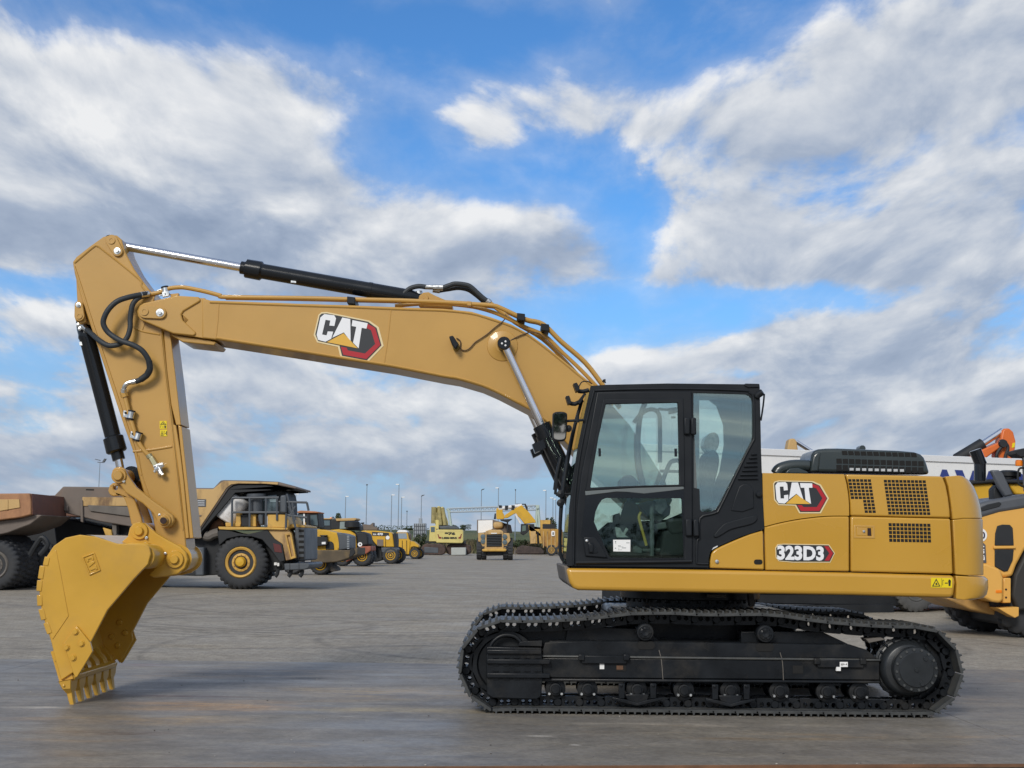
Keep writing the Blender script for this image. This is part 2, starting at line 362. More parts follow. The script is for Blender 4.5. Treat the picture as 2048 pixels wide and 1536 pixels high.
for x,y in ((1290,1264),(1530,1267)):
    c=T.az(x,y,.10); mb=MB().lathe(T,c,[(0,.075),(.03,.07),(.06,.085),(.072,.085),(.078,.10),(.078,.16),(.065,.18),(.065,.42)],28)
    for k in range(6):
        a=k*PI/3; mb.disc(T,(c[0]+.042*cos(a),c[1]+.042*sin(a)),.012,.066,.09,8)
    mb.tube([T.W(c[0]+.05*cos(t),c[1]+.05*sin(t),.08) for t in [k*PI/8 for k in range(17)]],.006,6,1)
    mb.build('carrier_roller',UC,tf)
for xc in (1274.5,1461.5):
    mb=MB(); y=1367+(xc-1274)*.011
    for dx in (-37,26): mb.prism(T,T.L([(xc+dx,y),(xc+dx+12,y),(xc+dx+12,y+30),(xc+dx,y+30)],.06),.055,.10)
    mb.prism(T,T.L([(xc-50,y+27),(xc-20,y+33),(xc,y+39),(xc+20,y+33),(xc+50,y+28),(xc+50,y+33),(xc+15,y+42),(xc,y+45),(xc-15,y+42),(xc-50,y+33)],.05),.05,.09)
    mb.prism(T,T.L([(xc-24,y+22),(xc+24,y+22),(xc+20,y+34),(xc,y+40),(xc-20,y+33)],.07),.075,.11)
    for dx in (-32,32): mb.lathe(T,T.az(xc+dx,y+4,.045),[(0,.04),(.014,.04),(.014,.06)],8)
    mb.build('track_guide',UC,tf,.006)
# sprocket and final drive
mb=MB(); ns=23*2
sp=mb.lathe(T,sc,[(.2,.24),(.285,.24),(.285,.30),(.2,.30)],ns*2,mod=lambda j,k:1.06 if (j%4 in(0,1) and k in(1,2)) else .98).build('drive_sprocket',UC,tf,.003)
c2=T.az(1820,1338.6,.05); mb=MB()
mb.lathe(T,c2,[(0,.06),(.2,.06),(.215,.07),(.24,.12),(.24,.17),(.252,.175),(.252,.20),(.268,.21),(.268,.23)],48)
fd=mb.build('final_drive',M['hub'],tf)
c3=T.az(1837,1341,-.10); mb=MB().lathe(T,c3,[(0,-.05),(.145,-.05),(.15,-.045),(.15,-.04),(.188,-.035),(.195,-.025),(.195,.0),(.19,.02),(.19,.10)],48)
for a,r in ((50,.125),(-70,.125),(180,.0)): mb.lathe(T,(c3[0]+r*cos(R(a)),c3[1]+r*sin(R(a))),[(0,-.062),(.018,-.062),(.02,-.045)],10)
mb.build('hub_cover',M['hub'],tf)
hb_=MB().lathe(T,(0,0),[(0,-.05),(.011,-.05),(.012,-.03)],8).build('hub_bolt',M['shoe'],tf,org=Vector((0,0,0)))
for k in range(16):
    o=hb_ if k==0 else copy_part(hb_,tf)
    a=k*PI/8+.1; o.location=Vector((c3[0]+.172*cos(a),0,c3[1]+.172*sin(a)))-ex.location
db0=None
for k in range(22):
    a=k*2*PI/22; ca=(c2[0]+.262*cos(a),c2[1]+.262*sin(a))
    if db0 is None: db0=o=MB().lathe(T,(0,0),[(0,.13),(.011,.13),(.011,.17)],6).build('drive_bolt',UC,tf,org=Vector((0,0,0)))
    else: o=copy_part(db0,tf)
    o.location=Vector((ca[0],0,ca[1]))-ex.location
MB().prism(T,T.L([(1732,1278),(1762,1275),(1772,1279),(1738,1286)],.1),.10,.3).build('mud_scraper',M['dust'],tf,.004)
# car body + swing ring
mb=MB(); mb.box(.95,2.65,12.15,13.75,.42,.86); mb.build('car_body',UC,ex,.05)
mb=MB(); F0=Fr(1.77,12.95,0)
for r,z0,z1 in ((.62,.86,.95),(.68,.95,1.07),(.60,1.07,1.13)): mb.rod((1.77,12.95,z0),(1.77,12.95,z1),r,56)
for k in range(40):
    a=k*2*PI/40; mb.rod((1.77+.65*cos(a),12.95+.65*sin(a),.92),(1.77+.65*cos(a),12.95+.65*sin(a),.96),.016,6)
mb.build('swing_ring',UC,ex,.006)
mb=MB(); mb.prism(U,U.L([(1497,1184),(1507,1184),(1510,1212),(1500,1213)],-.6),-.6,-.5); mb.build('drain_pipe',M['dust'],ex,.004)
MB().prism(U,U.L([(1414,1189),(1452,1190),(1452,1196),(1414,1195)],-.68),-.69,-.67).build('data_plate',M['dust'],ex)

# ------------------------------------------------------------------ upper structure
rail=[(1132,1136),(1300,1137.5),(1530,1141.5),(1700,1145),(1909,1150.5),(1912,1165),(1909,1190),(1904,1196.5),(1700,1190.5),(1300,1183.5),(1156,1180.5),(1146,1176),(1139,1165)]
ORL=-1.36
MB().prism(U,U.L([(1210,1140),(1530,1143),(1905,1152),(1905,1192),(1700,1188),(1215,1180)],ORL),.31,1.3).build('chassis_floor',M['under'],ex,.02)
rl=MB().prism(U,U.L(rail,ORL),ORL,.30).build('platform_rail',M['yelp'],ex,.035,4)
MB().prism(U,U.L([(1128,1131),(1140,1132),(1146,1165),(1154,1177),(1146,1177),(1134,1166)],-1.3),-1.29,.28).build('platform_nose',M['dust'],ex,.02)
inner=[(1532,952),(1884,956),(1903,1146),(1532,1138)]
MB().prism(U,U.L(inner,-1.3),-1.28,1.25).build('engine_bay',M['gap'],ex)
MB().prism(U,U.L([(1142,1120),(1532,1126),(1532,1152),(1142,1148)],-1.3),-1.30,.28).build('cab_gap_filler',M['blk'],ex)  # black filler added so the gap between cab and rail stays dark
# side panels
OP=-1.355; PB=.016
pan1u=[(1525,946),(1688,948.5)]+[(1693,968),(1696.5,990),(1698,1010),(1698.3,1031.5)]+smoothp([(1698,1031.5),(1650,1032),(1600,1037.5),(1560,1045),(1529,1053)],4)+[(1526,1000)]
pan1l=[(1698.3,1032.6),(1698.8,1143),(1531,1140.5),(1529.5,1054.2)]+smoothp([(1529.5,1054.2),(1560,1046.3),(1600,1038.8),(1650,1033.2),(1698,1032.6)],4)[:-1]
p1=ext('side_panel',U,pan1u,OP,-1.2,M['yelp'],ex,PB,seg=3); ext('lower_side_panel',U,pan1l,OP,-1.2,M['yelp'],ex,PB,seg=3)
pan2u=[(1691,948.5),(1885,952.5),(1892,970),(1897,995),(1900,1020),(1901,1036),(1701.5,1031.5),(1701,1010),(1699,985),(1696,965)]
pan2l=[(1701.5,1032.7),(1901,1037.2),(1904,1090),(1906.5,1148),(1702,1143.3)]
p2=ext('access_door',U,pan2u,OP,-1.2,M['yelp'],ex,PB,seg=3); p2l=ext('lower_access_door',U,pan2l,OP,-1.2,M['yelp'],ex,PB,seg=3)
p0_=ext('corner_panel',U,[(1526,1061)]+smoothp([(1500,1068),(1471,1080),(1432,1098),(1423,1108)],3)+[(1420.5,1122),(1420,1136),(1528.5,1139.5)],OP,-1.2,M['yelp'],ex,.012)
MB().lathe(U,U.az(1434,1123,-1.37),[(0,-1.372),(.016,-1.37),(.018,-1.35)],10).build('panel_bolt',Z_,p0_)
ext('lock_slot',U,rrect(1508,1119,1525,1129,4.5),-1.358,-1.34,M['hole'],p0_,0)
def grille(name,par,c0,dc,dr,cells,sx=3.1,sy=2.6):
    mb=MB()
    for r,c in cells:
        x=c0[0]+dc[0]*c+dr[0]*r; y=c0[1]+dc[1]*c+dr[1]*r
        mb.prism(U,U.L([(x-sx,y-sy),(x+sx,y-sy),(x+sx+.5,y+sy),(x-sx+.5,y+sy)],OP),OP-.0015,OP+.01)
    mb.build(name,M['hole'],par,smooth=0)
grille('vent_grille',p2,(1699.5,960.8),(7.8,.08),(1.05,6.9),[(r,c) for r in range(6) for c in range(6)]+[(r,c) for r in range(6,10) for c in range(3,6)])
grille('vent_grille',p2,(1770.5,962.3),(7.75,.1),(1.0,7.1),[(r,c) for r in range(10) for c in range(11)],3.1,2.7)
grille('vent_grille',p2l,(1780,1049.3),(7.73,.13),(.33,7.8),[(r,c) for r in range(5) for c in range(11)],3.1,3.1)
mb=MB(); mb.prism(U,U.L([(1708,1050),(1749,1051),(1750,1077),(1707,1076)],OP),OP-.004,OP+.01,[U.L([(1712,1054),(1745,1054.6),(1745,1073),(1712,1072.5)],OP)])
mb.prism(U,U.L([(1714,1055),(1734,1055.4),(1734,1071),(1714,1070.6)],OP),OP-.003,OP+.01); lt=mb.build('door_latch',Y,p2l,.003)
ext('latch_recess',U,[(1735,1056),(1742,1056.2),(1743,1072),(1735,1071.6)],OP-.0012,OP+.004,M['gap'],p2l,0)
MB().lathe(U,U.az(1727.5,1063,OP),[(0,OP-.012),(.011,OP-.01),(.014,OP)],12).build('keyhole',Z_,p2l)
# counterweight: profile lofted with a rounded rear corner
RC=.42
_a0=U.az(1904,1050,-1.35)[0]; _a1=U.az(1968,1174,-1.35+RC)[0]
def cw_loft(name,par,pts,rear):
    layers=[]
    for k in range(9):
        t=RC*(1-cos(k*PI/16)); layers.append((-1.358+t,RC-math.sqrt(max(RC*RC-(RC-t)**2,0))))
    layers.append((.9,0))
    for k in range(7,-1,-1): layers.append((1.3-RC*(1-cos(k*PI/16)),RC-math.sqrt(max(RC*RC-(RC*cos(k*PI/16))**2,0))))
    deep=[U.az(x,y,-1.35+RC) for x,y in pts]; flat=[U.az(x,y,-1.358) for x,y in pts]; V=[];F=[];NL=len(pts)
    for off,dx in layers:
        for i in range(NL):
            if i in rear: V.append(U.W(deep[i][0]-dx*.75*max(0,(deep[i][0]-_a0)/(_a1-_a0)),deep[i][1],off))
            else: V.append(U.W(flat[i][0],flat[i][1],off))
    for k in range(len(layers)-1):
        for i in range(NL):
            j=(i+1)%NL; F.append([k*NL+i,k*NL+j,(k+1)*NL+j,(k+1)*NL+i])
    F.append(list(range(NL))[::-1]); F.append([(len(layers)-1)*NL+i for i in range(NL)])
    return MB().add(V,F).build(name,M['yelp'],par,.016,3,smooth=50)
cw=cw_loft('counterweight',ex,[(1906,1039.6),(1956.5,1039.6),(1957.5,1100),(1958,1149),(1911,1149),(1909,1100)],range(1,4))
cw_loft('counterweight_crown',cw,[(1891,953),(1912,956),(1926,963),(1938,977),(1947,997),(1953,1020),(1955.5,1038.8),(1906,1038.8),(1902,1005),(1897,973)],range(1,7))
cw_loft('counterweight_skirt',cw,[(1912,1151.5),(1960,1151.5),(1967.5,1158),(1968,1174),(1965,1187),(1957,1193.5),(1935,1196.5),(1912,1198),(1913.5,1168)],range(1,7))
MB().prism(U,U.L([(1900,990),(1940,990),(1945,1180),(1905,1180)],-1.2),-1.1,1.1).build('counterweight_core',M['gap'],cw)
MB().prism(U,U.L([(1950,1118),(1957,1119),(1958,1134),(1951,1133)],-1.0),-1.12,-.98).build('tail_light',M['lamp'],cw,.01)
# warning sticker
def sticker(par,fr,x0,y0,x1,y1,off,vert=False,sk=0.0):
    w=x1-x0;h=y1-y0
    mb=MB(); mb.prism(fr,fr.L([(x0,y0),(x1,y0+sk),(x1,y1+sk),(x0,y1)],off),off-.003,off+.002); s=mb.build('warning_sticker',M['warn'],par,smooth=0)
    mb=MB(); o=off-.0045
    if not vert: tx,ty,tw,th=x0+w*.05,y0+h*.08,w*.40,h*.82; bx,by,bw,bh=x0+w*.55,y0+h*.15,w*.4,h*.7
    else: tx,ty,tw,th=x0+w*.06,y0+h*.03,w*.86,h*.42; bx,by,bw,bh=x0+w*.1,y0+h*.56,w*.8,h*.36
    a=[(tx+tw/2,ty),(tx+tw,ty+th),(tx,ty+th)]; b=[(tx+tw/2,ty+th*.2),(tx+tw*.84,ty+th*.9),(tx+tw*.16,ty+th*.9)]
    mb.prism(fr,fr.L(a,o),o,o+.003,[fr.L(b,o)]); mb.prism(fr,fr.L([(tx+tw*.4,ty+th*.62),(tx+tw*.56,ty+th*.5),(tx+tw*.66,ty+th*.78),(tx+tw*.44,ty+th*.8)],o),o,o+.003)
    mb.prism(fr,fr.L([(bx+bw*.28,by+bh*.5),(bx+bw*.62,by+bh*.5),(bx+bw*.62,by+bh*.64),(bx+bw*.28,by+bh*.64)],o),o,o+.003)
    mb.prism(fr,fr.L([(bx+bw*.82,by),(bx+bw*.92,by+bh*.1),(bx+bw,by+bh*.3),(bx+bw*.94,by+bh),(bx+bw*.74,by+bh),(bx+bw*.68,by+bh*.3),(bx+bw*.74,by+bh*.1)],o),o,o+.003)
    mb.prism(fr,fr.L([(bx,by+bh*.1),(bx+bw*.16,by+bh*.1),(bx+bw*.16,by+bh*.18),(bx+bw*.05,by+bh*.18),(bx+bw*.05,by+bh*.9),(bx,by+bh*.9)],o),o,o+.003)
    mb.prism(fr,fr.L([(x0+w*.495,y0+1),(x0+w*.505,y0+1),(x0+w*.505,y1-1),(x0+w*.495,y1-1)] if not vert else [(x0+1,y0+h*.49),(x1-1,y0+h*.49),(x1-1,y0+h*.51),(x0+1,y0+h*.51)],o),o,o+.003)
    mb.build('warning_print',M['ink'],par,smooth=0)
sticker(rl,U,1862,1155.5,1904,1175,ORL-.001,sk=.6)
# badges
LOGO={'edge':[(172,625),(185,608),(215,601),(468,606),(530,633),(590,735),(529,847),(368,847),(336,790),(212,786),(180,748)],
'dark':[(180,628),(190,615),(218,609),(462,614),(520,640),(577,735),(521,837),(374,837),(343,781),(215,777),(188,742)],
'red':[(463,626),(512,642),(571,735),(517,830),(380,830),(352,786),(386,786),(398,800),(499,800),(540,735),(494,660),(466,652)],
'C':[(205,616),(262,613),(277,628),(281,674),(252,677),(249,647),(221,648),(227,736),(254,736),(253,712),(284,708),(285,751),(258,774),(214,771),(197,744),(188,640)],
'A':[(289,744),(311,617),(358,617),(398,745),(345,701)],
'T':[(372,621),(463,623),(465,656),(437,656),(455,777),(414,750),(405,656),(378,656)],
'tri':[(266,775),(345,706),(450,778)]}
def badge(name,par,fr,off,fn):
    def P(k): return fr.L([fn(*q) for q in LOGO[k]],off)
    b=MB().prism(fr,P('edge'),off-.002,off+.003).build(name,M['cream'],par,smooth=0)
    MB().prism(fr,P('dark'),off-.004,off).build('badge_field',M['logok'],par,smooth=0)
    MB().prism(fr,P('red'),off-.006,off-.002).build('badge_hexagon',M['red'],par,smooth=0)
    mb=MB(); [mb.prism(fr,P(k),off-.008,off-.003) for k in 'CAT']; mb.build('badge_lettering',M['letw'],par,smooth=0)
    MB().prism(fr,P('tri'),off-.0085,off-.003).build('badge_triangle',M['tri'],par,smooth=0)
badge('badge',p1,U,OP-.001,lambda x,y:(1500+x/3.737,800+y/3.737))
# model number badge
q=lambda x,y:(1500+x/3.737,800+y/3.737)
lp=bpy.data.objects['lower_side_panel']
mb=MB().prism(U,U.L([q(*p) for p in [(188,1105),(205,1078),(250,1074),(590,1080),(634,1145),(600,1215),(320,1215),(215,1205),(192,1180)]],OP),OP-.003,OP+.002); mb.build('model_badge',M['cream'],lp,smooth=0)
mb=MB().prism(U,U.L([q(*p) for p in [(195,1108),(210,1084),(250,1080),(586,1086),(627,1145),(596,1208),(320,1208),(217,1199),(198,1175)]],OP),OP-.005,OP); mb.build('badge_field',M['logok'],lp,smooth=0)
mb=MB().prism(U,U.L([q(*p) for p in [(552,1092),(584,1093),(619,1145),(590,1201),(556,1200),(592,1146)]],OP),OP-.007,OP); mb.build('badge_hexagon',M['red'],lp,smooth=0)
mb=MB(); lettering(mb,U,'323D3',[q(203,1195),q(553,1202),q(203,1086)],OP-.008,.045); mb.build('badge_lettering',M['letw'],lp,smooth=0)
# engine hood
def hq(x,y): return (1580+x/6.4,880+y/6.4)
OHD=-.95
hoodp=[hq(*p) for p in [(245,415),(262,300),(280,190),(310,140),(370,115),(470,106),(620,105),(1000,120),(1400,135),(1600,152),(1680,180),(1725,225),(1760,310),(1800,440)]]
hd=MB().prism(U,U.L(hoodp,OHD),OHD,-.45).build('engine_hood',M['hood'],ex,.035,4)
mb=MB(); mb.prism(U,U.L([hq(*p) for p in [(270,300),(290,200),(340,150),(400,150),(385,230),(370,410),(255,412)]],OHD),OHD-.012,OHD+.05); mb.build('hood_rib',M['hood'],hd,.02,3)
mb=MB()
for r,(y,h,x0,n,sh) in enumerate(((165,52,660,12,8),(270,62,592,14,3),(356,76,592,14,1))):
    for c in range(n):
        x=x0+c*80.5; yy=y+c*2.5
        mb.prism(U,U.L([hq(*p) for p in [(x+2,yy-h/2),(x+68,yy-h/2),(x+70+sh,yy+h/2),(x+2+sh,yy+h/2)]],OHD),OHD-.003,OHD+.02)
    if r==0: mb.build('hood_grille',M['hole'],hd,smooth=0); mb=MB()
mb.build('hood_grille',M['hole'],hd,smooth=0)
mb=MB(); 
for c in range(2,11):
    x=592+c*80.5; yy=372+c*2
    mb.prism(U,U.L([hq(*p) for p in [(x+8,yy-18),(x+60,yy-18),(x+60,yy+14),(x+8,yy+14)]],OHD),OHD-.0045,OHD+.02)
mb.build('lit_gap_plate',mat('lit_gap_grey',(.5,.52,.53),.6),hd,smooth=0)  # pale plates paint in light showing through the hood grille
mb=MB(); mb.tube([U.P(x,y,-.9) for x,y in ((1552,948),(1560,938),(1580,932),(1604,931),(1618,932))],.055,14,5); mb.prism(U,U.L([(1570,946),(1580,937),(1597,936),(1615,943),(1617,947)],-1.0),-1.0,-.8); mb.build('air_intake',M['hood'],ex,.01)
mb=MB(); mb.lathe(U,U.az(1724,897,-.5),[(0,-.52),(.03,-.52),(.03,-.4)],10); mb.build('hood_stud',M['hood'],hd)
U=UBOOM
# ------------------------------------------------------------------ boom
OB=-.27
btop=[(404,596),(420,600.5),(600,607),(695,610),(822,615),(886,617),(943,623),(981,634),(1022,648),(1057,667),(1089,690),(1124,718),(1159,747),(1190,772),(1260,850),(1330,960)]
bbot=[(1345,1000),(1330,1030),(1300,1040),(1260,1020),(1190,955),(1150,905),(1100,850),(1057,819),(1028,804),(997,788),(965,774),(917,760),(886,755),(784,735),(695,721),(600,705.5),(432,679.5),(404,676)]
boom=ext('boom',U,btop+bbot,OB,-OB,Y,ex,.012)
mb=MB()
mb.tube([U.P(x,y+4,OB) for x,y in btop[1:14]],.012,6,3); mb.tube([U.P(x,y-4,OB) for x,y in bbot[6:17]],.012,6,3)
mb.tube([U.P(x,y,OB) for x,y in ((782,619),(776,676),(768,730))],.005,6,3); mb.tube([U.P(x,y,OB) for x,y in ((438,603),(436,640),(432,676))],.005,6,3)
mb.build('weld_seam',Y,boom)
fork=[(274,622),(279,611),(287,606),(352,591),(397,593.5),(401,599),(399,603),(367,622),(362,629),(365,640),(391,664),(391,669),(386,671.5),(346,667),(280,639),(275,631)]
for o0,o1 in ((-.285,-.205),(.205,.285)): ext('boom_fork',U,fork,o0,o1,Y,boom,.012,ref=-.285,seg=3)
ext('fork_web',U,[(352,594),(410,596),(410,677),(392,674),(350,668),(376,640),(362,628),(384,605)],-.266,.266,Y,boom,.006,ref=-.27)
ext('lower_doubler',U,[(340,669),(392,676),(420,680),(433,684),(428,691),(365,684)],-.23,.23,Y,boom,.01)
def pin(par,fr,px,py,rpx,o0,o1,m=Y,name='pin',collar=None):
    c=fr.az(px,py,o0); r=abs(fr.az(px+rpx,py,o0)[0]-c[0]); mb=MB()
    mb.lathe(fr,c,[(0,o0),(r*.85,o0),(r,o0+.01),(r,o1-.01),(r*.85,o1)],28)
    if collar: mb.lathe(fr,c,[(0,o0+.03),(r*collar*.95,o0+.03),(r*collar,o0+.04),(r*collar,o1-.04),(0,o1-.04)],32)
    return mb.build(name,m,par)
def bolt(par,fr,px,py,rpx,off,name='bolt',m=None):
    c=fr.az(px,py,off); r=abs(fr.az(px+rpx,py,off)[0]-c[0])
    mb=MB().lathe(fr,c,[(0,off-.008),(r*.9,off-.006),(r,off),(r,off+.02)],20).lathe(fr,c,[(0,off-.028),(r*.5,off-.028),(r*.5,off)],6)
    return mb.build(name,m or Z_,par)
def retainer(par,fr,a,b,ra,rb,off,name='pin_retainer'):
    th=math.degrees(math.atan2(b[1]-a[1],b[0]-a[0]))
    pts=arc(a[0],a[1],ra,th+90,th+270,8)+arc(b[0],b[1],rb,th-90,th+90,8)
    o=ext(name,fr,pts,off-.02,off+.01,Y,par,.005)
    c=fr.az(*a,off-.02); r=abs(fr.az(a[0]+ra*.62,a[1],off-.02)[0]-c[0]); MB().lathe(fr,c,[(0,off-.026),(r*.45,off-.026),(r*.5,off-.03),(r,off-.03),(r,off)],24).build('pin_end',Y,par)
    bolt(par,fr,b[0],b[1],rb*.72,off-.02)
retainer(boom,U,(289,623),(320,625.5),13,12,-.29)
badge('boom_badge',boom,U,OB-.002,lambda x,y:(600+(140+1.066*(x-190)-.318*(y-612))/3.1508,550+(240+.195*(x-190)+1.037*(y-612))/3.1508))
# boom cylinder pivot, cylinders
c=U.az(1005,692,OB); r=lambda px:px*11.95/FPX
MB().lathe(U,c,[(0,OB-.03),(r(14),OB-.03),(r(17),OB-.02),(r(28),OB-.012),(r(31),OB-.008),(r(32),OB),(r(32),OB+.02)],48).build('pivot_boss',Y,boom)
for o in (-.35,.35):
    s=1 if o>0 else -1
    a,z=U.az(1008,688,-.35); b2,z2=U.az(1083,850,-.35); b3,z3=U.az(1092,868,-.35); b4,z4=U.az(1162,1014,-.35)
    W=lambda A,Zz:U.W(A,Zz,o)
    rod=MB().rod(W(a,z),W(b3,z3),r(8),24).build('boom_cylinder_rod',CH,ex)
    mb=MB(); mb.rod(W(b2,z2),W(b4,z4),r(17),28,[(0,r(12)),(.0,r(19)),(.1,r(19)),(.1,r(22)),(.16,r(22)),(.16,r(18)),(1,r(18))])
    mb.rod(U.W(b2+.03,z2-.14,o-.10),U.W(b4+.01,z4-.02,o-.10),.02,10); mb.prism(U,[(b2-.09,z2-.19),(b2+.02,z2-.14),(b2+.04,z2-.22),(b2-.06,z2-.27)],o-.1,o+.02)
    mb.build('boom_cylinder_barrel',M['gloss'],ex)
    eye=MB().lathe(U,(a,z),[(0,o-.07*1),(r(12),o-.07),(r(13.5),o-.06),(r(13.5),o+.06),(r(12),o+.07)],32).build('cylinder_eye',G,rod)
mb=MB()
for dx,dy in ((-4,-1),(3,-5),(3,3)): mb.lathe(U,U.az(1008+dx,688+dy,-.42),[(0,-.43),(r(2),-.427),(r(2.2),-.41)],10)
mb.build('eye_bolt',M['white'],bpy.data.objects['boom_cylinder_rod'])
mb=MB().rod(U.W(*U.az(1008,688,-.35),-.40),U.W(*U.az(1008,688,-.35),.40),.05,20); mb.build('cylinder_pin',G,boom)
# stick cylinder
A=U.P(223,488,0); B=U.P(482,535,0); C=U.P(488,536,0); D=U.P(846,599,0); rr=12.55/FPX
rodo=MB().rod(A,U.P(500,538,0),8.8*rr,24).build('stick_cylinder_rod',CH,ex); MB().lathe(U,U.az(223,484,0),[(0,-.07),(.055,-.07),(.055,.07)],24).build('rod_eye',G,rodo)
MB().rod(B,D,.1,28,[(0,10*rr),(0,13*rr),(.03,13*rr),(.03,19*rr),(.11,19.5*rr),(.12,15.5*rr),(.7,15.5*rr),(.7,16.3*rr),(.72,16.3*rr),(.72,15.5*rr),(.93,15.5*rr),(.96,13*rr),(1,11*rr)]).build('stick_cylinder_barrel',G,ex)
mb=MB()
for k in range(10):
    a=k*PI/5; ax=(D-B).normalized(); u=ax.cross(Vector((0,0,1))).normalized(); w=ax.cross(u); p=B+ax*.07+(u*cos(a)+w*sin(a))*16.5*rr; mb.rod(p-ax*.02,p+ax*.02,.012,6)
mb.build('gland_bolt',G,bpy.data.objects['stick_cylinder_barrel'])
MB().prism(U,U.L([(582,561),(592,562.5),(592,566),(582,565)],-.075),-.079,-.07).build('maker_plate',M['zinc'],bpy.data.objects['stick_cylinder_barrel'])
lug=[(836,603),(838,592),(846,585),(857,584),(868,590),(905,606),(905,618),(838,614)]
for o in (-.13,.08): ext('cylinder_lug',U,lug,o,o+.05,Y,boom,.01,ref=-.13)
pin(boom,U,852,596,5,-.15,.15,Y,'lug_pin'); pin(boom,U,873,601,3,-.145,.0,Y,'lug_bolt')
# ------------------------------------------------------------------ stick
OS=-.19
stk=[(145,524),(152,514),(180.5,491.5),(206,473.5),(221,469.5),(233,470.5),(243,479),(249,501),(268,538),(292,571),(303.6,585),(318,625),(325,660),(333,740),(341,809),(347,850),(352,900),(360,975),(367,1040),(373,1098),(371,1125),(362,1141),(346,1147),(331,1138),(324,1122),(314,1085),(306,1035),(287,985),(277,950),(267.5,907),(247,850),(214,750),(178.6,645),(163,600),(149,548)]
stick=ext('stick',U,stk,OS,-OS,Y,ex,.012)
ext('stick_edge_plate',U,[(147,548),(150,542),(182,640),(176,648),(151,640)],-.12,.12,Y,stick,.008,ref=OS)
ext('wear_plate',U,[(345,848),(351.5,851),(359.5,900),(367,962),(378,1076),(371,1077),(359,962),(351,900)],-.185,.185,Y,stick,.006,ref=OS)
ext('wear_plate',U,[(356,850),(363,853),(368,900),(375,962),(387,1076),(379,1077),(368,962),(361,900)],-.17,.17,Y,stick,.006,ref=-.17)
ext('stick_front_plate',U,[(327,662),(340,664),(352,760),(362,850),(352,850),(342,809),(333,740)],-.17,.17,Y,stick,.006,ref=-.17)
mb=MB()
mb.tube([U.P(x,y,OS) for x,y in ((149,526),(187,494),(196,493),(205,499),(276,556),(283,571),(292,583),(299,594))],.011,6,4)
mb.tube([U.P(x,y,OS) for x,y in ((149,533),(163,575),(185,645),(219,745),(252,845),(272,905),(283,950))],.010,6,4)
mb.tube([U.P(x,y,OS) for x,y in ((322,668),(330,745),(338,812),(345,870),(355,960),(366,1060))],.008,6,4)
mb.tube([U.P(x,y,OS) for x,y in ((266,903),(300,900),(344,893))],.012,8,3)
mb.tube([U.P(x,y,OS) for x,y in ((268,652),(283,662),(320,669))],.010,8,4)
mb.tube([U.P(x,y,OS) for x,y in ((277,910),(284,950),(296,985),(312,1030))],.006,6,3)
mb.build('weld_seam',Y,stick)
ext('stick_boss',U,arc(291,624,40,100,300,14),OS-.006,OS+.01,Y,stick,.004)
retainer(stick,U,(223,481),(234.6,502),12,10.5,-.195)
for o0,o1 in ((-.2,-.13),(.13,.2)): ext('cylinder_bracket',U,[(151,604),(163,604),(172,644),(160,649),(150,640)],o0,o1,Y,stick,.01,ref=-.2)
retainer(stick,U,(158.5,632),(157,610),10,8,-.21)
sticker(stick,U,319.5,842,333.5,857.5,OS-.001,True); sticker(stick,U,320.5,859.5,334.5,872.5,OS-.001)
# bucket cylinder
A=U.P(165,640,0); B=U.P(236.5,914,0); ax=(B-A).normalized()
bb=MB().rod(A,B,.1,28,[(0,13*rr),(.06,15.5*rr),(.1,15.5*rr),(.12,17*rr),(.14,15.7*rr),(.85,15.7*rr),(.86,20*rr),(.955,20.5*rr),(.965,18*rr),(.97,12.5*rr),(1.02,12.5*rr)]).build('bucket_cylinder_barrel',G,ex)
mb=MB().prism(U,U.L([(158,684),(166,683),(167,690),(159,691)],-.06),-.06,.0); mb.tube([U.P(x,y,-.085) for x,y in ((156,652),(163,655),(174,664))],.012,8,3)
for x,y in ((157,650),(163,648),(160,658),(167,656)): mb.lathe(U,U.az(x,y,-.09),[(0,-.11),(.018,-.105),(.02,-.07)],8)
mb.build('port_fitting',Z_,bb)
MB().rod(U.P(234,900,0),U.P(246,962,0),8.3*rr,20).build('bucket_cylinder_rod',CH,ex)
# links
l1=[(222.5,951),(224,941),(229,935),(240,933),(249,937),(254,948),(262,960),(272,974),(300,997),(332,1020),(345,1030),(348,1042),(343,1052),(333,1057),(322,1053),(314,1043),(306,1027),(285,1007),(250,985),(240,970),(227,962)]
l2=[(225,966),(219,971),(216,981),(219,989),(227,993),(236,991),(243,991),(249,998),(256,1018),(262,1047),(270,1058),(286,1052),(283,1038),(276,1018),(269,998),(258,980),(246,969),(238,964)]
for o0,o1 in ((-.285,-.225),(.225,.285)): lk=ext('idler_link',U,l1,o0,o1,Y,ex,.014,ref=-.285,seg=3)
hole=arc(231,976,4.6,0,350,14)
for o0,o1 in ((-.22,-.13),(.13,.22)): pl=ext('power_link',U,l2,o0,o1,Y,ex,.012,ref=-.22,holes=[hole])
MB().lathe(U,U.az(268,952,.1),[(0,.0),(.09,.0),(.09,.2)],24).build('link_bushing',G,ex)
lk0=bpy.data.objects['idler_link']
pin(lk0,U,235,951,10,-.335,.335,Y,'link_pin',1.5); pin(lk0,U,326,1041,9.5,-.34,.34,Y,'link_pin',1.45)
MB().lathe(U,U.az(326,1041,-.36),[(r(6),-.355),(r(6.4),-.355),(r(6.4),-.34)],20).build('snap_ring',M['gap'],lk0)
bolt(lk0,U,248,963,3,-.29); bolt(lk0,U,319,1030,3,-.29)
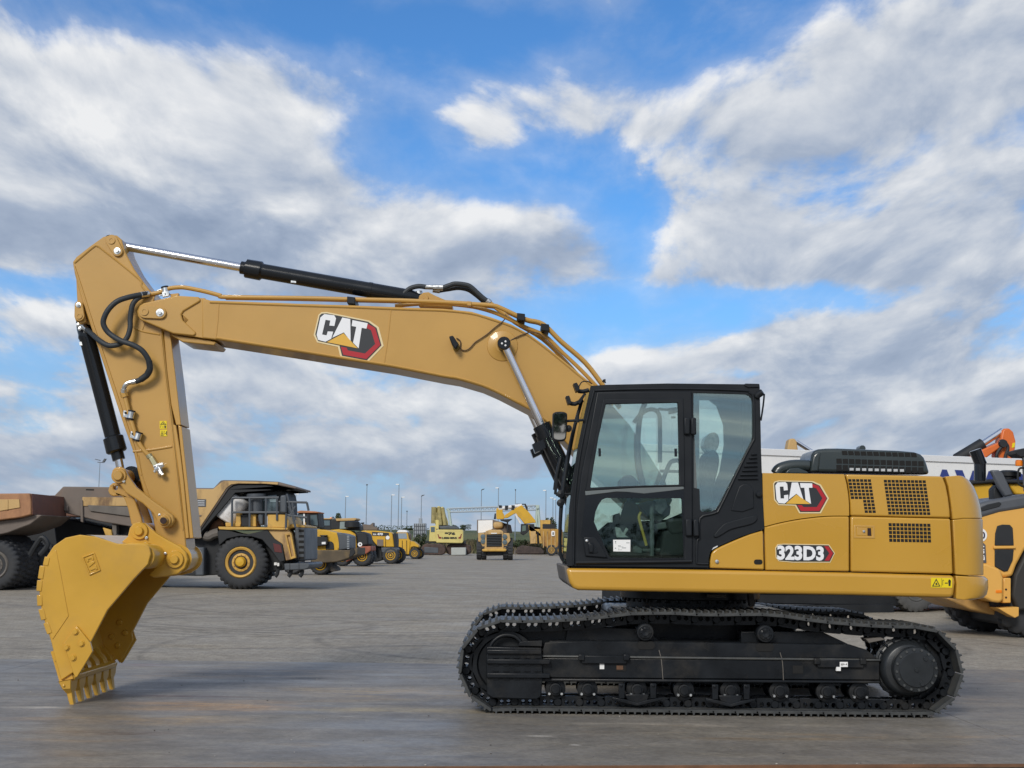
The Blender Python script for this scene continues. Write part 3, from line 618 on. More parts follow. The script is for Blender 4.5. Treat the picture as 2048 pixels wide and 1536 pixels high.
# ------------------------------------------------------------------ bucket
SB=-.68; SF=.68
side=[(290,1088.5),(298,1093),(301.5,1107.5),(296,1128.6),(281,1144),(266,1160),(215,1220),(180,1287),(183,1302),(153,1354),(146,1345),(122,1361)]+[(112,1325),(102.8,1287),(95.7,1262),(85.5,1234),(79,1199),(78,1174),(82,1142.7),(90,1118),(107,1092),(131,1075.5),(159,1069.5),(190.7,1073),(233,1087),(262,1088)]
S=U.L(side,SB)
bk=MB(); bk.prism(U,S,SB,SB+.035); bk.prism(U,S,SF-.035,SF)
shell=smoothp(U.L([(122,1361),(112,1325),(102.8,1287),(94,1258),(84,1228),(79,1199),(78,1174),(82,1142.7),(90,1118),(107,1092),(131,1075.5),(159,1069.5),(190.7,1073),(233,1087),(270,1091)],SB),3)
def strip(mb,poly,th,o0,o1):
    n=len(poly); N=[]
    for i in range(n):
        a=poly[max(i-1,0)];b=poly[min(i+1,n-1)]; d=Vector((b[0]-a[0],b[1]-a[1])).normalized(); N.append((d.y,-d.x))
    inn=[(p[0]+q[0]*th,p[1]+q[1]*th) for p,q in zip(poly,N)]
    V=[U.W(*p,o) for o in (o0,o1) for p in poly]+[U.W(*p,o) for o in (o0,o1) for p in inn]; F=[]
    for i in range(n-1):
        F+=[[i,i+1,n+i+1,n+i],[2*n+i+1,2*n+i,3*n+i,3*n+i+1]]
    F+=[[0,n,3*n,2*n],[n-1,3*n-1,4*n-1,2*n-1]]
    mb.add(V,F)
strip(bk,shell,.03,SB+.036,SF-.036)
bucket=bk.build('bucket',M['yelc'],ex,.008)
# stiffening plate on the lower side and torque tube
c0=U.az(300,1113,-.4); MB().lathe(U,c0,[(0,SB+.045),(.10,SB+.045),(.11,SB+.06),(.11,SF-.06),(.10,SF-.045)],36).build('torque_tube',M['yelc'],bucket)
MB().prism(U,U.L([(222,1085),(300,1085),(312,1110),(296,1132),(270,1138)],-.3),-.36,.36).build('hinge_box',M['yelc'],bucket,.02)
br=[(240,1086),(255,1073),(259,1056),(266,1047),(278,1043.5),(291,1047),(312,1066),(335,1080),(360,1093),(371,1104),(375.5,1119),(370,1136),(356,1148),(335,1153),(307.5,1156),(296,1150),(315,1130),(320,1115),(312,1097),(290,1090)]
for o0,o1 in ((-.29,-.235),(.235,.29)): hb=ext('hinge_plate',U,br,o0,o1,M['yelc'],bucket,.012,ref=-.29,seg=3)
pin(bucket,U,276.5,1062,9,-.345,.345,M['yelc'],'bucket_pin',1.9); pin(bucket,U,347.5,1119,9,-.345,.345,M['yelc'],'bucket_pin',1.95)
bolt(bucket,U,293,1075.5,3.4,-.30); bolt(bucket,U,330.5,1107,3,-.30)
MB().lathe(U,U.az(366,1117,0),[(.09,-.225),(.135,-.225),(.135,-.2),(.115,-.195),(.115,.195),(.135,.2),(.135,.225)],30).build('stick_end_seal',M['yelc'],stick)
# side cutters with bolts
sc1=[(153,1252),(180,1285),(185,1303),(166,1335),(155,1353),(151,1356),(147,1349),(131,1300),(126,1288)]
for o0,o1 in ((SB-.035,SB-.001),(SF+.001,SF+.035)):
    ext('side_cutter',U,sc1,o0,o1,M['yelc'],bucket,.006,ref=SB-.035)
for x,y in ((150.5,1263.5),(162.5,1287),(132.5,1295),(146,1315.5)):
    c=U.az(x,y,SB-.04); o=SB-.035
    MB().lathe(U,c,[(0,o-.02),(.02,o-.02),(.024,o-.008),(.03,o-.008),(.03,o+.01)],12).build('cutter_bolt',M['yelc'],bucket)
    MB().lathe(U,c,[(0,SF-.055),(.02,SF-.055),(.024,SF-.05),(.03,SF-.04),(.03,SF-.03)],12).build('cutter_bolt',M['yelc'],bucket)
ext('lower_side_plate',U,[(105,1279),(137,1232),(120,1140),(112,1100),(93,1118),(84,1142),(80,1174),(81,1199),(88,1234),(97,1262)],SB-.006,SB+.01,M['yelc'],bucket,.003)
# corner wear blocks
for p,q in (((90,1113),(86,1130)),((80,1131),(76,1157)),((75,1160),(73,1182)),((74,1190),(75,1212)),((77,1219),(83,1241)),((87,1247),(95,1269))):
    v=Vector((q[0]-p[0],q[1]-p[1])).normalized(); nn=Vector((-v.y,v.x)); nn=nn if nn.x>0 else -nn
    qd=[p,q,(q[0]+nn.x*11,q[1]+nn.y*11),(p[0]+nn.x*11,p[1]+nn.y*11)]
    for o0,o1 in ((SB-.012,SB+.16),(SF-.16,SF+.012)): MB().prism(U,U.L(qd,SB),o0,o1).build('corner_wear_block',M['yelc'],bucket,.006)
# wear straps on the back
# lip and teeth
lip=[(120,1354),(137,1345),(149,1352),(146,1362),(136,1366),(122,1364)]
ext('cutting_edge',U,lip,SB+.036,SF-.036,M['yelc'],bucket,.008,ref=SB)
def tooth_mb():
    F0=U; mb=MB(); L=lambda pts:U.L(pts,SB+.04)
    c0=U.az(132,1362,SB+.04)
    sub=lambda pts:[(a-c0[0],z-c0[1]) for a,z in L(pts)]
    W=.098
    # tapering wedge built from sections: (left px, right px, half width)
    secs=[((120,1362),(146,1357),W),((127,1377),(144.5,1376),W*.88),((133,1388),(143.5,1385),W*.42),((136,1402),(145.5,1402),W*.38),((141,1417),(147,1415),W*.32)]
    V=[];F=[]
    for l,r_,w in secs:
        (a,b)=sub([l,r_])
        for (p,o) in ((a,-w),(b,-w),(b,w),(a,w)): V.append(U.d*p[0]+U.n*o+Vector((0,0,p[1])))
    for k in range(len(secs)-1):
        for i in range(4):
            j=(i+1)%4; F.append([k*4+i,k*4+j,(k+1)*4+j,(k+1)*4+i])
    F+=[[0,1,2,3],[16,17,18,19][::-1]]
    mb.add(V,F)
    h=sub([(131,1370)])[0]
    mb.rod(U.d*h[0]+Vector((0,0,h[1]))-U.n*(W+.004),U.d*h[0]+Vector((0,0,h[1]))+U.n*(W+.004),.013,10)
    return mb
def adaptor_mb():
    mb=MB(); c0=U.az(132,1362,SB+.04); sub=lambda pts:[(a-c0[0],z-c0[1]) for a,z in U.L(pts,SB+.04)]
    for pts,w in (([(104,1304),(112,1301),(117,1312),(124,1318),(141,1338),(146,1356),(121,1361)],.062),([(106,1306),(114,1302),(120,1317),(112,1320)],.075)):
        p=sub(pts); V=[U.d*a+U.n*o+Vector((0,0,z)) for o in (-w,w) for a,z in p]; n=len(p)
        mb.add(V,[list(range(n)),[i+n for i in range(n)][::-1]]+[[i,(i+1)%n,(i+1)%n+n,i+n] for i in range(n)])
    return mb
c0=U.az(132,1362,SB+.04); t0=None
for i in range(6):
    off=SB+.085+i*(2*.68-.17)/5
    loc=U.W(c0[0],c0[1],off)-ex.location
    if t0 is None:
        t0=tooth_mb().build('tooth',M['yelc'],bucket,.006,org=Vector((0,0,0))); a0=adaptor_mb().build('tooth_adaptor',M['yelc'],bucket,.006,org=Vector((0,0,0))); t,a=t0,a0
    else: t=copy_part(t0,bucket); a=copy_part(a0,bucket)
    t.location=loc; a.location=loc
zmin=min((t0.matrix_basis@v.co).z for v in t0.data.vertices); print('tooth tip z',zmin)
# embossed emblem on the bucket side
em=[(164.3,1113.9),(189,1104.7),(202,1141),(179.4,1151)]
def emq(u,v):
    A,B,C,D=[Vector(p) for p in em]; p=(A*(1-u)+B*u)*(1-v)+(D*(1-u)+C*u)*v; return (p.x,p.y)
mb=MB(); mb.prism(U,U.L(em,SB),SB-.012,SB+.01,[U.L([emq(u,v) for u,v in ((.1,.07),(.9,.07),(.9,.93),(.1,.93))],SB)])
mb.prism(U,U.L([emq(u,v) for u,v in ((.1,.07),(.9,.07),(.9,.93),(.1,.93))],SB),SB-.003,SB+.01)
EMB={'C':[(.22,.35),(.22,.12),(.8,.12),(.8,.35),(.64,.35),(.64,.24),(.38,.24),(.38,.35)],'A':[(.8,.4),(.8,.5),(.22,.62),(.22,.38)],'T':[(.8,.88),(.8,.64),(.66,.64),(.66,.71),(.22,.71),(.22,.81),(.66,.81),(.66,.88)]}
for k in 'CAT':
    mb.prism(U,U.L([emq(1-u,v) if False else emq(u,v) for u,v in EMB[k]],SB),SB-.011,SB)
mb.build('embossed_emblem',M['yelc'],bucket,.004)
# ------------------------------------------------------------------ hydraulic lines on boom and stick
op=-.20
l1=[(296,589),(319,585),(337,577.5),(354,575),(372,575.5),(410,583),(442,591.5),(452,594),(600,596),(700,598.5),(800,601),(900,605),(945,608),(985,611),(1002,616),(1050,638),(1086,648),(1122,682),(1170,724),(1206,770),(1240,815)]
pp=MB().tube([U.P(x,y,op) for x,y in l1],.021,10,5).build('hydraulic_pipe',Y,boom)
l2=[(790,612),(860,607),(935,612),(985,624),(1024,641),(1050,654),(1090,672),(1125,705),(1160,738),(1192,772),(1225,812)]
MB().tube([U.P(x,y,-.12) for x,y in l2],.019,10,5).build('hydraulic_pipe',Y,boom)
MB().tube([U.P(x,y+2,.08) for x,y in l1[7:]],.021,8,4).build('hydraulic_pipe',Y,boom)
MB().tube([U.P(x,y,.0) for x,y in ((997,618),(1030,645),(1085,678),(1130,722),(1178,776))],.02,8,4).build('hydraulic_pipe',Y,boom)
mb=MB()
for x,y in ((703,601),(1042,634),(1090,655)): mb.prism(U,U.L([(x-8,y-7),(x+8,y-5),(x+8,y+9),(x-8,y+7)],op),op-.04,.1)
mb.build('pipe_clamp',K,boom,.006)
mb=MB()
for x,y in ((938,608),):
    mb.prism(U,U.L([(x-4,y-5),(x+5,y-4),(x+5,y+5),(x-4,y+4)],op),op-.03,op+.03)
mb.build('pipe_union',Y,boom,.006)
def clamp(par,x,y,ang,off,w=17,h=17):
    c=Vector((x,y)); u=Vector((cos(R(ang)),sin(R(ang)))); v=Vector((-u.y,u.x))
    Q=lambda a,b:tuple(c+u*a+v*b)
    mb=MB(); mb.rod(U.P(*Q(0,-h/2),off),U.P(*Q(0,h/2),off),.032,16); mb.prism(U,U.L([Q(-17,-6),Q(-2,-7),Q(-2,7),Q(-15,7)],off),off+.0,off+.02)
    o=mb.build('silver_clamp',Z_,par,.003)
    mb=MB(); mb.lathe(U,U.az(*Q(-11,-2),off),[(0,off-.015),(.012,off-.012),(.012,off+.01)],8); mb.rod(U.P(*Q(0,-h/2-1.5),off),U.P(*Q(0,-h/2+1.5),off),.036,16); mb.rod(U.P(*Q(0,h/2-1.5),off),U.P(*Q(0,h/2+1.5),off),.036,16); mb.build('clamp_bolt',K,par)
clamp(boom,331,582,-12,op,16,15)
MB().prism(U,U.L([(325,585),(339,582),(340,593),(327,596)],op),op-.035,op-.01).build('clamp_plate',Z_,boom,.004)
ext('clamp_foot',U,[(340,588),(357,586),(357,593),(341,595)],op,op+.05,Y,boom,.004)
# hoses at the stick
oh=-.33
hA=[(297,587,-.22),(284,589,-.27),(257,594.5,-.33),(234,603,-.36),(217,619,-.37),(207.5,638,-.36),(208,652,-.35),(219,667,-.34),(241,681,-.36),(266,690,-.37),(285,702,-.36),(298,722,-.33),(300,738,-.31),(294,750,-.29),(282,759,-.28),(270,763.5,-.27)]
hoA=MB().tube([U.P(*p) for p in hA],.026,12,6).build('hydraulic_hose',M['rub'],ex)
hB=[(296,591,-.2),(283,593,-.25),(272,600,-.29),(264,613,-.30),(260.5,637.5,-.29),(260,657,-.29),(253,677,-.29),(238,688.5,-.30),(217.6,691,-.30),(199,681,-.27),(184,668,-.18),(174,659,-.12)]
MB().tube([U.P(*p) for p in hB],.025,12,6).build('hydraulic_hose',M['rub'],ex)
mb=MB(); mb.tube([U.P(*p) for p in hA[-5:-1]],.0285,12,6)
n=26
for k in range(n):
    t=k/(n-1)*3.6; i=min(int(t),2); f=t-i; a=Vector(hA[11+i]) if 11+i<16 else Vector(hA[-1]); b=Vector(hA[min(12+i,15)]); p=a+(b-a)*min(f,1); q_=a+(b-a)*min(f+.06,1.02)
    mb.rod(U.P(*p),U.P(*q_),.031,10)
mb.build('spiral_guard',M['rub'],hoA)
mb=MB(); mb.tube([U.P(*p) for p in ((268,764,-.27),(258,765.5,-.27),(251,770,-.27),(248,777,-.26),(247,783,-.25))],.022,10,5); mb.rod(U.P(247.6,778,-.26),U.P(247.4,785,-.25),.03,6); mb.rod(U.P(272,762.6,-.27),U.P(264,764.5,-.27),.029,12); mb.build('hose_elbow',Z_,hoA)
mb=MB(); mb.rod(U.P(297,587.5,-.22),U.P(281,589.8,-.275),.03,12); mb.build('hose_ferrule',Z_,hoA)
mb=MB(); mb.rod(U.P(165,650,-.09),U.P(177,662,-.12),.026,12); mb.build('hose_ferrule',Z_,hoA)
mb=MB(); mb.rod(U.P(246,783,-.245),U.P(250,794,-.24),.035,6); mb.tube([U.P(x,y,-.24) for x,y in ((250,794),(257,822),(264,847),(275,880),(285,897),(297,910))],.021,10,4); mb.tube([U.P(x,y,-.235) for x,y in ((243,790),(247,792))],.02,6,1)
spipe=mb.build('stick_pipe',Y,stick)
clamp(stick,262,830,12,-.24,17,16); clamp(stick,276,873,18,-.24,17,16)
mb=MB(); mb.rod(U.P(297,909,-.24),U.P(301,916,-.24),.03,10); mb.prism(U,U.L([(299,917),(306,912),(316,928),(309,935)],-.24),-.27,-.2); mb.build('valve_block',mat('passivated_brass',(.5,.47,.3),.35,metal=.8),stick,.004)
mb=MB()
for p,q_,r_ in (((308,933),(327,929),.03),((309,944),(328,930),.022),((315,933),(323,948),.034),((312,940),(319,936),.036),((320,944),(326,950),.026)): mb.rod(U.P(*p,-.25),U.P(*q_,-.26),r_*.75,8)
mb.build('valve_fitting',Z_,stick)
# hoses above the cylinder end
o=.0
hs=[[(803,592),(812,583),(822,576),(837,572.5),(852,574)],[(886,575.5),(898,571),(911,567.5),(933,570),(943,575),(954,585),(965,595),(975,602.5)],[(878,581),(897,578),(917,575.5),(936,579),(950,588),(962,598),(975,610)]]
hb0=None
for i,h in enumerate(hs):
    hb_=MB().tube([U.P(x,y,-.05+.08*(i==2)) for x,y in h],.024,10,5).build('hydraulic_hose',M['rub'],ex)
mb=MB(); mb.rod(U.P(851,574,-.05),U.P(866,574.5,-.05),.024,10); mb.rod(U.P(866,575,-.05),U.P(886,575.5,-.05),.03,10); mb.rod(U.P(866,579,.03),U.P(880,581,.03),.03,10); mb.rod(U.P(974,601,-.05),U.P(980,606,-.05),.03,10); mb.rod(U.P(837,583,0),U.P(838,590,0),.04,10)
mb.build('hose_fitting',Z_,hb_)
MB().tube([U.P(x,y,-.05) for x,y in ((980,606),(998,620),(1010,630))],.022,8,3).build('hydraulic_pipe',Y,boom)
# boom lamp with its cable
mb=MB(); mb.prism(U,U.L([(898,674),(906,672),(912,681),(918,690),(911,700),(904,690)],-.36),-.40,-.28); wl=mb.build('work_light',K,boom,.01)
mb=MB(); mb.prism(U,U.L([(905,687),(916,684),(919,694),(913,701),(906,697)],-.33),-.34,-.27); mb.build('lamp_bracket',mat('olive_bracket',(.20,.17,.05),.5),boom,.004)
mb=MB(); mb.tube([U.P(x,y,-.285) for x,y in ((913,676),(921,683),(921,697),(930,701),(940,696),(950,685),(962,677),(975,668),(990,655),(1003,645),(1010,638))],.006,6,5); mb.tube([U.P(x,y,-.285) for x,y in ((1021,681),(1030,676),(1043,670),(1060,665),(1078,667),(1089,676))],.006,6,5); mb.build('lamp_cable',mat('brown_cable',(.10,.06,.03),.5),boom)
U=UBODY
# ------------------------------------------------------------------ cab
cq=lambda x,y:(1080+x/3.656,740+y/3.656)
OC0=-1.36; OC1=-.66
outer=[cq(*p) for p in [(372,116),(480,108),(930,98),(1500,104),(1600,104),(1607,125),(1612,350),(1617,600),(1628,900),(1640,1160),(1430,1232),(1330,1268),(1268,1298),(1243,1335),(1233,1380),(1232,1444),(700,1438),(205,1432),(190,1380),(205,1200),(215,1000),(240,800),(280,550),(330,300)]]
doorhole=[cq(*p) for p in [(425,172),(1105,168),(1108,1395),(268,1412),(280,1000),(352,560)]]
rearglass=[cq(*p) for p in [(1122,166),(1505,176),(1530,186),(1548,205),(1555,235),(1556,480),(1548,520),(1480,650),(1310,985),(1285,1020),(1250,1036),(1185,1036),(1172,1020),(1166,870),(1122,860)]]
cab=MB().prism(U,U.L(outer,OC0),OC0,OC0+.05,[U.L(doorhole,OC0),U.L(rearglass,OC0)])
# far wall with its windows
farw=[p for p in U.L([(1245,788),(1400,788),(1432,812),(1446,850),(1447,890),(1438,945),(1420,985),(1405,1008),(1330,1040),(1215,1045),(1180,1075),(1172,1060),(1180,960),(1193,860),(1210,795)],OC1)]
cab.prism(U,U.L(outer,OC0),OC1-.04,OC1,[farw])
def strip2(p,w,o0=OC0+.051,o1=OC1-.041):   # thin wall following a px polyline traced on the near side
    az=U.L(p,OC0); n=len(az); q=[]
    for i in range(n):
        a=az[max(i-1,0)];b=az[min(i+1,n-1)];d=Vector((b[0]-a[0],b[1]-a[1])).normalized(); q.append((az[i][0]-d.y*w,az[i][1]+d.x*w))
    return az+q[::-1]
cab.prism(U,strip2([cq(*p) for p in [(372,118),(700,104),(1500,106),(1598,108)]],-.07),OC0+.051,OC1-.041)
cab.prism(U,strip2([cq(*p) for p in [(1604,120),(1614,600)]],-.03),OC0+.051,OC1-.041)
cab.prism(U,strip2([cq(*p) for p in [(1610,560),(1628,900),(1638,1150)]],-.05),OC0+.052,OC1-.042)
cab.prism(U,U.L([cq(*p) for p in [(205,1395),(1225,1400),(1225,1440),(200,1430)]],OC0),OC0+.051,OC1-.041)
cab=cab.build('cab',K,ex,.012,3)
MB().prism(U,U.L([cq(*p) for p in [(520,104),(930,92),(1490,97),(1500,110),(520,114)]],OC0),OC0+.12,OC1-.1).build('roof_hatch',K,cab,.012)
# door
dq=[cq(*p) for p in [(415,160),(1110,155),(1116,700),(1118,1405),(700,1412),(255,1424),(262,1200),(270,1000),(300,760),(345,540)]]
w1=[cq(*p) for p in [(482,250),(1006,240),(1012,500),(1018,838),(700,846),(368,860),(392,700),(430,480)]]
w2=[cq(*p) for p in [(405,1040),(425,990),(452,950),(482,936),(1036,938),(1042,1150),(1050,1374),(700,1374),(510,1370),(450,1240),(395,1110)]]
door=MB().prism(U,U.L(dq,OC0-.02),OC0-.022,OC0+.012,[U.L(w1,OC0-.02),U.L(w2,OC0-.02)]).build('door',K,cab,.012,3)
# raised frame members on the door
mb=MB(); O=OC0-.022
ring=[cq(*p) for p in [(460,216),(1046,205),(1054,500),(1058,850),(700,860),(330,884),(360,700),(405,480)]]
mb.prism(U,U.L(ring,O),O-.012,O+.01,[U.L(w1,O)])
mb.build('window_frame',K,cab,.006)
mb=MB(); mb.prism(U,U.L([cq(*p) for p in [(330,884),(700,861),(1050,852),(1052,872),(900,890),(760,905),(640,893),(560,890),(440,905),(332,918)]],O),O-.006,O+.01); mb.build('door_trim',M['grey'],cab,.004)
mb=MB(); mb.prism(U,U.L([cq(*p) for p in [(330,1000),(332,935),(600,905),(1052,880),(1056,1385),(505,1382),(440,1250),(385,1120),(395,1040),(415,985),(452,942),(470,932),(1040,930),(1046,1150),(1050,1374),(510,1370),(395,1108),(318,1200)]],O),O-.0,O+.004)
band=[cq(*p) for p in [(332,920),(600,898),(1052,880),(1057,1384),(504,1384),(300,1215),(326,1000)]]
MB().prism(U,U.L(band,O),O-.004,O+.006,[U.L(w2,O)]).build('tinted_border',M['gloss'],cab,.0)
mb=MB(); mb.prism(U,U.L([cq(*p) for p in [(316,1220),(400,1222),(440,1270),(495,1372),(470,1374),(330,1362),(322,1300)]],O),O-.02,O+.005); mb.build('handle_housing',K,cab,.01)
mb=MB(); mb.prism(U,U.L([cq(*p) for p in [(352,1262),(392,1262),(425,1330),(415,1340),(355,1340)]],O-.02),O-.026,O-.005); mb.build('handle_recess',M['gloss'],cab,.004)
MB().prism(U,U.L([cq(*p) for p in [(356,1268),(388,1270),(390,1334),(358,1336)]],O-.03),O-.045,O-.02).build('door_handle',K,cab,.008)
MB().lathe(U,U.az(*cq(342,1248),O-.02),[(0,O-.03),(.012,O-.028),(.014,O-.01)],10).build('door_lock',Z_,cab)
for pts in ([(1053,346),(1098,348),(1098,472),(1055,470)],[(1104,346),(1143,348),(1145,474),(1104,472)],[(1063,1088),(1112,1090),(1114,1216),(1066,1214)],[(1122,1090),(1160,1092),(1166,1218),(1124,1216)]):
    ext('hinge',U,[cq(*p) for p in pts],O-.035,O+.01,K,cab,.012)
# thin shut line rail at the bottom and pillar rails
mb=MB()
mb.tube([U.P(*cq(x,y),OC0-.005) for x,y in ((400,150),(700,140),(1100,138),(1490,150),(1530,165),(1560,195),(1566,300),(1566,490),(1555,525),(1490,650),(1320,1000),(1290,1040),(1250,1055),(1170,1085),(1168,1225),(1150,1250),(1146,1400),(1160,1415),(1230,1418))],.010,8,3)
mb.tube([U.P(*cq(x,y),OC0-.005) for x,y in ((395,150),(340,380),(290,640),(262,860),(250,1050),(246,1300),(244,1425))],.010,8,4)
mb.tube([U.P(*cq(x,y),OC0-.02) for x,y in ((262,1408),(700,1404),(1110,1398))],.012,8,2)
mb.build('body_crease',K,cab)
mb=MB()
mb.prism(U,U.L([cq(*p) for p in [(1500,98),(1606,100),(1608,128),(1520,130),(1490,112)]],OC0-.012),OC0-.012,OC0+.04); mb.build('roof_corner',K,cab,.008)
# louvres, pressed handle shape, bolts
mb=MB()
for i,(x0,x1,y) in enumerate(((1545,1584,618),(1530,1586,645),(1510,1587,675),(1492,1588,706),(1478,1589,737),(1465,1590,768),(1448,1592,797))): mb.prism(U,U.L([cq(x0+4,y-7),cq(x1,y-8),cq(x1,y+2),cq(x0-4,y+4)],OC0),OC0-.022,OC0+.01)
mb.build('louvre',K,cab,.005)
mb=MB(); mb.prism(U,U.L(smoothp([cq(*p) for p in [(1270,1212),(1290,1180),(1340,1128),(1400,1105),(1560,1064),(1586,1072),(1584,1100),(1540,1130),(1400,1165),(1330,1205),(1285,1226)]],3,True),OC0),OC0-.014,OC0+.01); mb.build('grab_moulding',K,cab,.012)
mb=MB(); mb.prism(U,U.L([cq(*p) for p in [(1395,1030),(1425,930),(1455,850),(1490,830),(1530,835),(1560,870),(1566,1010),(1480,1040)]],OC0),OC0-.008,OC0+.01); mb.build('pressed_panel',K,cab,.03,4)
for x,y,r_ in ((1590,186,22),(1600,908,22)): MB().lathe(U,U.az(*cq(x,y),OC0-.02),[(0,OC0-.035),(r_*.0009,OC0-.034),(r_*.0012,OC0-.025),(r_*.0012,OC0+.01)],20).build('rear_stopper',K,cab)
MB().rod(U.P(*cq(1590,186),OC0-.01),U.P(*cq(1628,160),OC0-.03),.03,12).tube([U.P(*cq(x,y),OC0-.02) for x,y in ((1640,175),(1632,260),(1615,370))],.008,6,2).build('aerial',K,cab)
ext('rear_latch',U,[cq(*p) for p in [(1480,895),(1535,895),(1535,914),(1480,914)]],OC0-.004,OC0+.01,M['hole'],cab,0)
# glazing
def pane(name,pts,off,m,th=.005): return MB().prism(U,pts,off,off+th).build(name,m,cab,smooth=0)
pane('side_window',U.L([cq(*p) for p in [(470,238),(1016,228),(1028,848),(355,868),(390,690)]],O),OC0-.012,M['glass'])
pane('lower_window',U.L([cq(*p) for p in [(385,1030),(440,938),(480,925),(1046,928),(1060,1380),(500,1380),(380,1110)]],O),OC0-.010,M['glassl'])
pane('rear_window',U.L([cq(*p) for p in [(1116,160),(1510,168),(1560,200),(1562,490),(1490,655),(1320,990),(1290,1030),(1250,1042),(1160,1042)]],OC0),OC0+.02,M['glass'])
ext('window_border',U,[cq(*p) for p in [(1112,160),(1164,162),(1166,870),(1170,1042),(1116,1042)]],OC0+.027,OC0+.032,M['grey'],cab,0)
pane('far_window',[(a,z) for a,z in farw],OC1-.02,M['glass'])
wsl=strip2([cq(*p) for p in [(378,122),(336,305),(286,552),(247,800),(222,1000),(212,1200),(200,1385)]],-.008)
MB().prism(U,wsl,OC0+.052,OC1-.042).build('windscreen',M['glassl'],cab,smooth=0)
for x,y in ((437,602),(994,604)): ext('window_catch',U,[cq(x-10,y-30),cq(x+8,y-30),cq(x+10,y+28),cq(x-8,y+28)],O-.01,O+.02,M['gloss'],cab,.003)
st=ext('paper_notice',U,[cq(*p) for p in [(535,1241),(661,1241),(660,1328),(536,1326)]],OC0-.014,OC0-.011,M['white'],cab,0)
mb=MB()
for x0,x1,y,h in ((548,556,1252,9),(630,655,1262,4),(548,558,1268,2),(570,590,1284,3),(572,610,1292,2),(598,630,1299,4),(572,580,1306,2),(570,600,1314,2),(548,556,1300,6)): mb.prism(U,U.L([cq(x0,y),cq(x1,y),cq(x1,y+h),cq(x0,y+h)],OC0-.0145),OC0-.0148,OC0-.013)
mb.build('notice_print',M['grey'],cab,smooth=0)
# interior
oi=-.86
mb=MB(); mb.prism(U,U.L([(1318,1062),(1372,1060),(1376,1112),(1310,1112)],oi),-1.2,-.75); mb.prism(U,U.L([(1322,1040),(1370,1036),(1385,1066),(1330,1072)],oi),-1.21,-.74)
seat=mb.build('seat_base',M['seat'],cab,.03,3)
mb=MB(); mb.prism(U,U.L(smoothp([(1378,1040),(1392,960),(1400,920),(1412,905),(1424,912),(1426,935),(1414,985),(1404,1045),(1392,1058)],3,True),oi),-1.2,-.76); mb.build('seat_back',M['seat'],cab,.03,3)
mb=MB(); mb.prism(U,U.L(smoothp([(1404,895),(1406,880),(1414,870),(1424,867),(1432,873),(1434,888),(1428,903),(1416,908)],3,True),-.95),-1.08,-.86); mb.prism(U,U.L(smoothp([(1402,955),(1404,928),(1412,912),(1426,910),(1428,925),(1422,945),(1412,965),(1402,968)],3,True),-1.0),-1.12,-1.02); mb.build('seat_cover_film',M['film'],cab,.03,3)
mb=MB(); mb.prism(U,U.L([(1276,1008),(1296,1002),(1320,1004),(1340,1012),(1338,1030),(1318,1044),(1300,1038),(1288,1026)],-1.05),-1.12,-.98); mb.prism(U,U.L([(1308,1048),(1345,1040),(1347,1056),(1310,1060)],-1.05),-1.13,-.98); mb.build('armrest_console',M['grey'],cab,.012,3)
mb=MB(); mb.prism(U,U.L([(1306,1000),(1330,998),(1336,1014),(1322,1030),(1310,1020)],-1.15),-1.17,-1.13); mb.build('console_film',M['film'],cab,.01)
mb=MB(); mb.prism(U,U.L([(1226,1030),(1238,1026),(1240,1036),(1250,1004),(1264,1002),(1275,1012),(1280,1050),(1226,1050)],-.78),-.86,-.72); mb.prism(U,U.L([(1200,1066),(1226,1048),(1300,1050),(1300,1112),(1222,1112),(1205,1085)],-.78),-.85,-.73); mb.prism(U,U.L([(1226,1056),(1248,1050),(1258,1060),(1256,1074),(1230,1074)],-1.0),-1.02,-.8); mb.build('front_console',M['seat'],cab,.01)
MB().prism(U,U.L([(1230,1054),(1240,1056),(1246,1066),(1252,1055),(1257,1058),(1250,1070),(1258,1075),(1233,1075)],-1.05),-1.06,-1.03).build('pedal_film',M['film'],cab,.005)
MB().tube([U.P(x,y,-1.2) for x,y in ((1282,1024),(1278,1034),(1281,1048),(1287,1070),(1293,1091))],.013,8,4).build('safety_lever',mat('lever_yellow',(.55,.42,.08),.5),cab)
mb=MB(); mb.tube([U.P(x,y,-1.25) for x,y in ((1311,1004),(1304,1015),(1304,1060),(1304,1112))],.02,8,4); mb.tube([U.P(x,y,-1.15) for x,y in ((1285,1101),(1330,1100),(1360,1101))],.018,8,3); mb.prism(U,U.L([(1266,1093),(1272,1091),(1284,1098),(1282,1106),(1266,1104)],-1.2),-1.22,-1.16); mb.build('cab_floor_rail',M['grey'],cab)
mb=MB()
mb.tube([U.P(x,y,-.74) for x,y in ((1290,806),(1280,835),(1276,880),(1278,930),(1288,975))],.025,10,5)
mb.tube([U.P(x,y,-.74) for x,y in ((1268,845),(1280,830),(1296,820),(1310,820),(1318,830),(1320,850),(1320,925))],.02,10,5)
mb.tube([U.P(x,y,-.9) for x,y in ((1322,970),(1338,930),(1346,922),(1358,921))],.02,10,5)
mb.tube([U.P(x,y,-.74) for x,y in ((1320,942),(1358,943))],.014,8,1)
mb.build('handrail',M['grey'],cab)
mb=MB(); mb.prism(U,U.L([(1316,816),(1330,818),(1353,815),(1353,826),(1338,828),(1338,821),(1316,820)],-.9),-.95,-.85); mb.prism(U,U.L([(1342,833),(1351,833),(1351,837),(1342,837)],-.9),-.92,-.9); mb.build('cab_monitor',M['seat'],cab,.004)
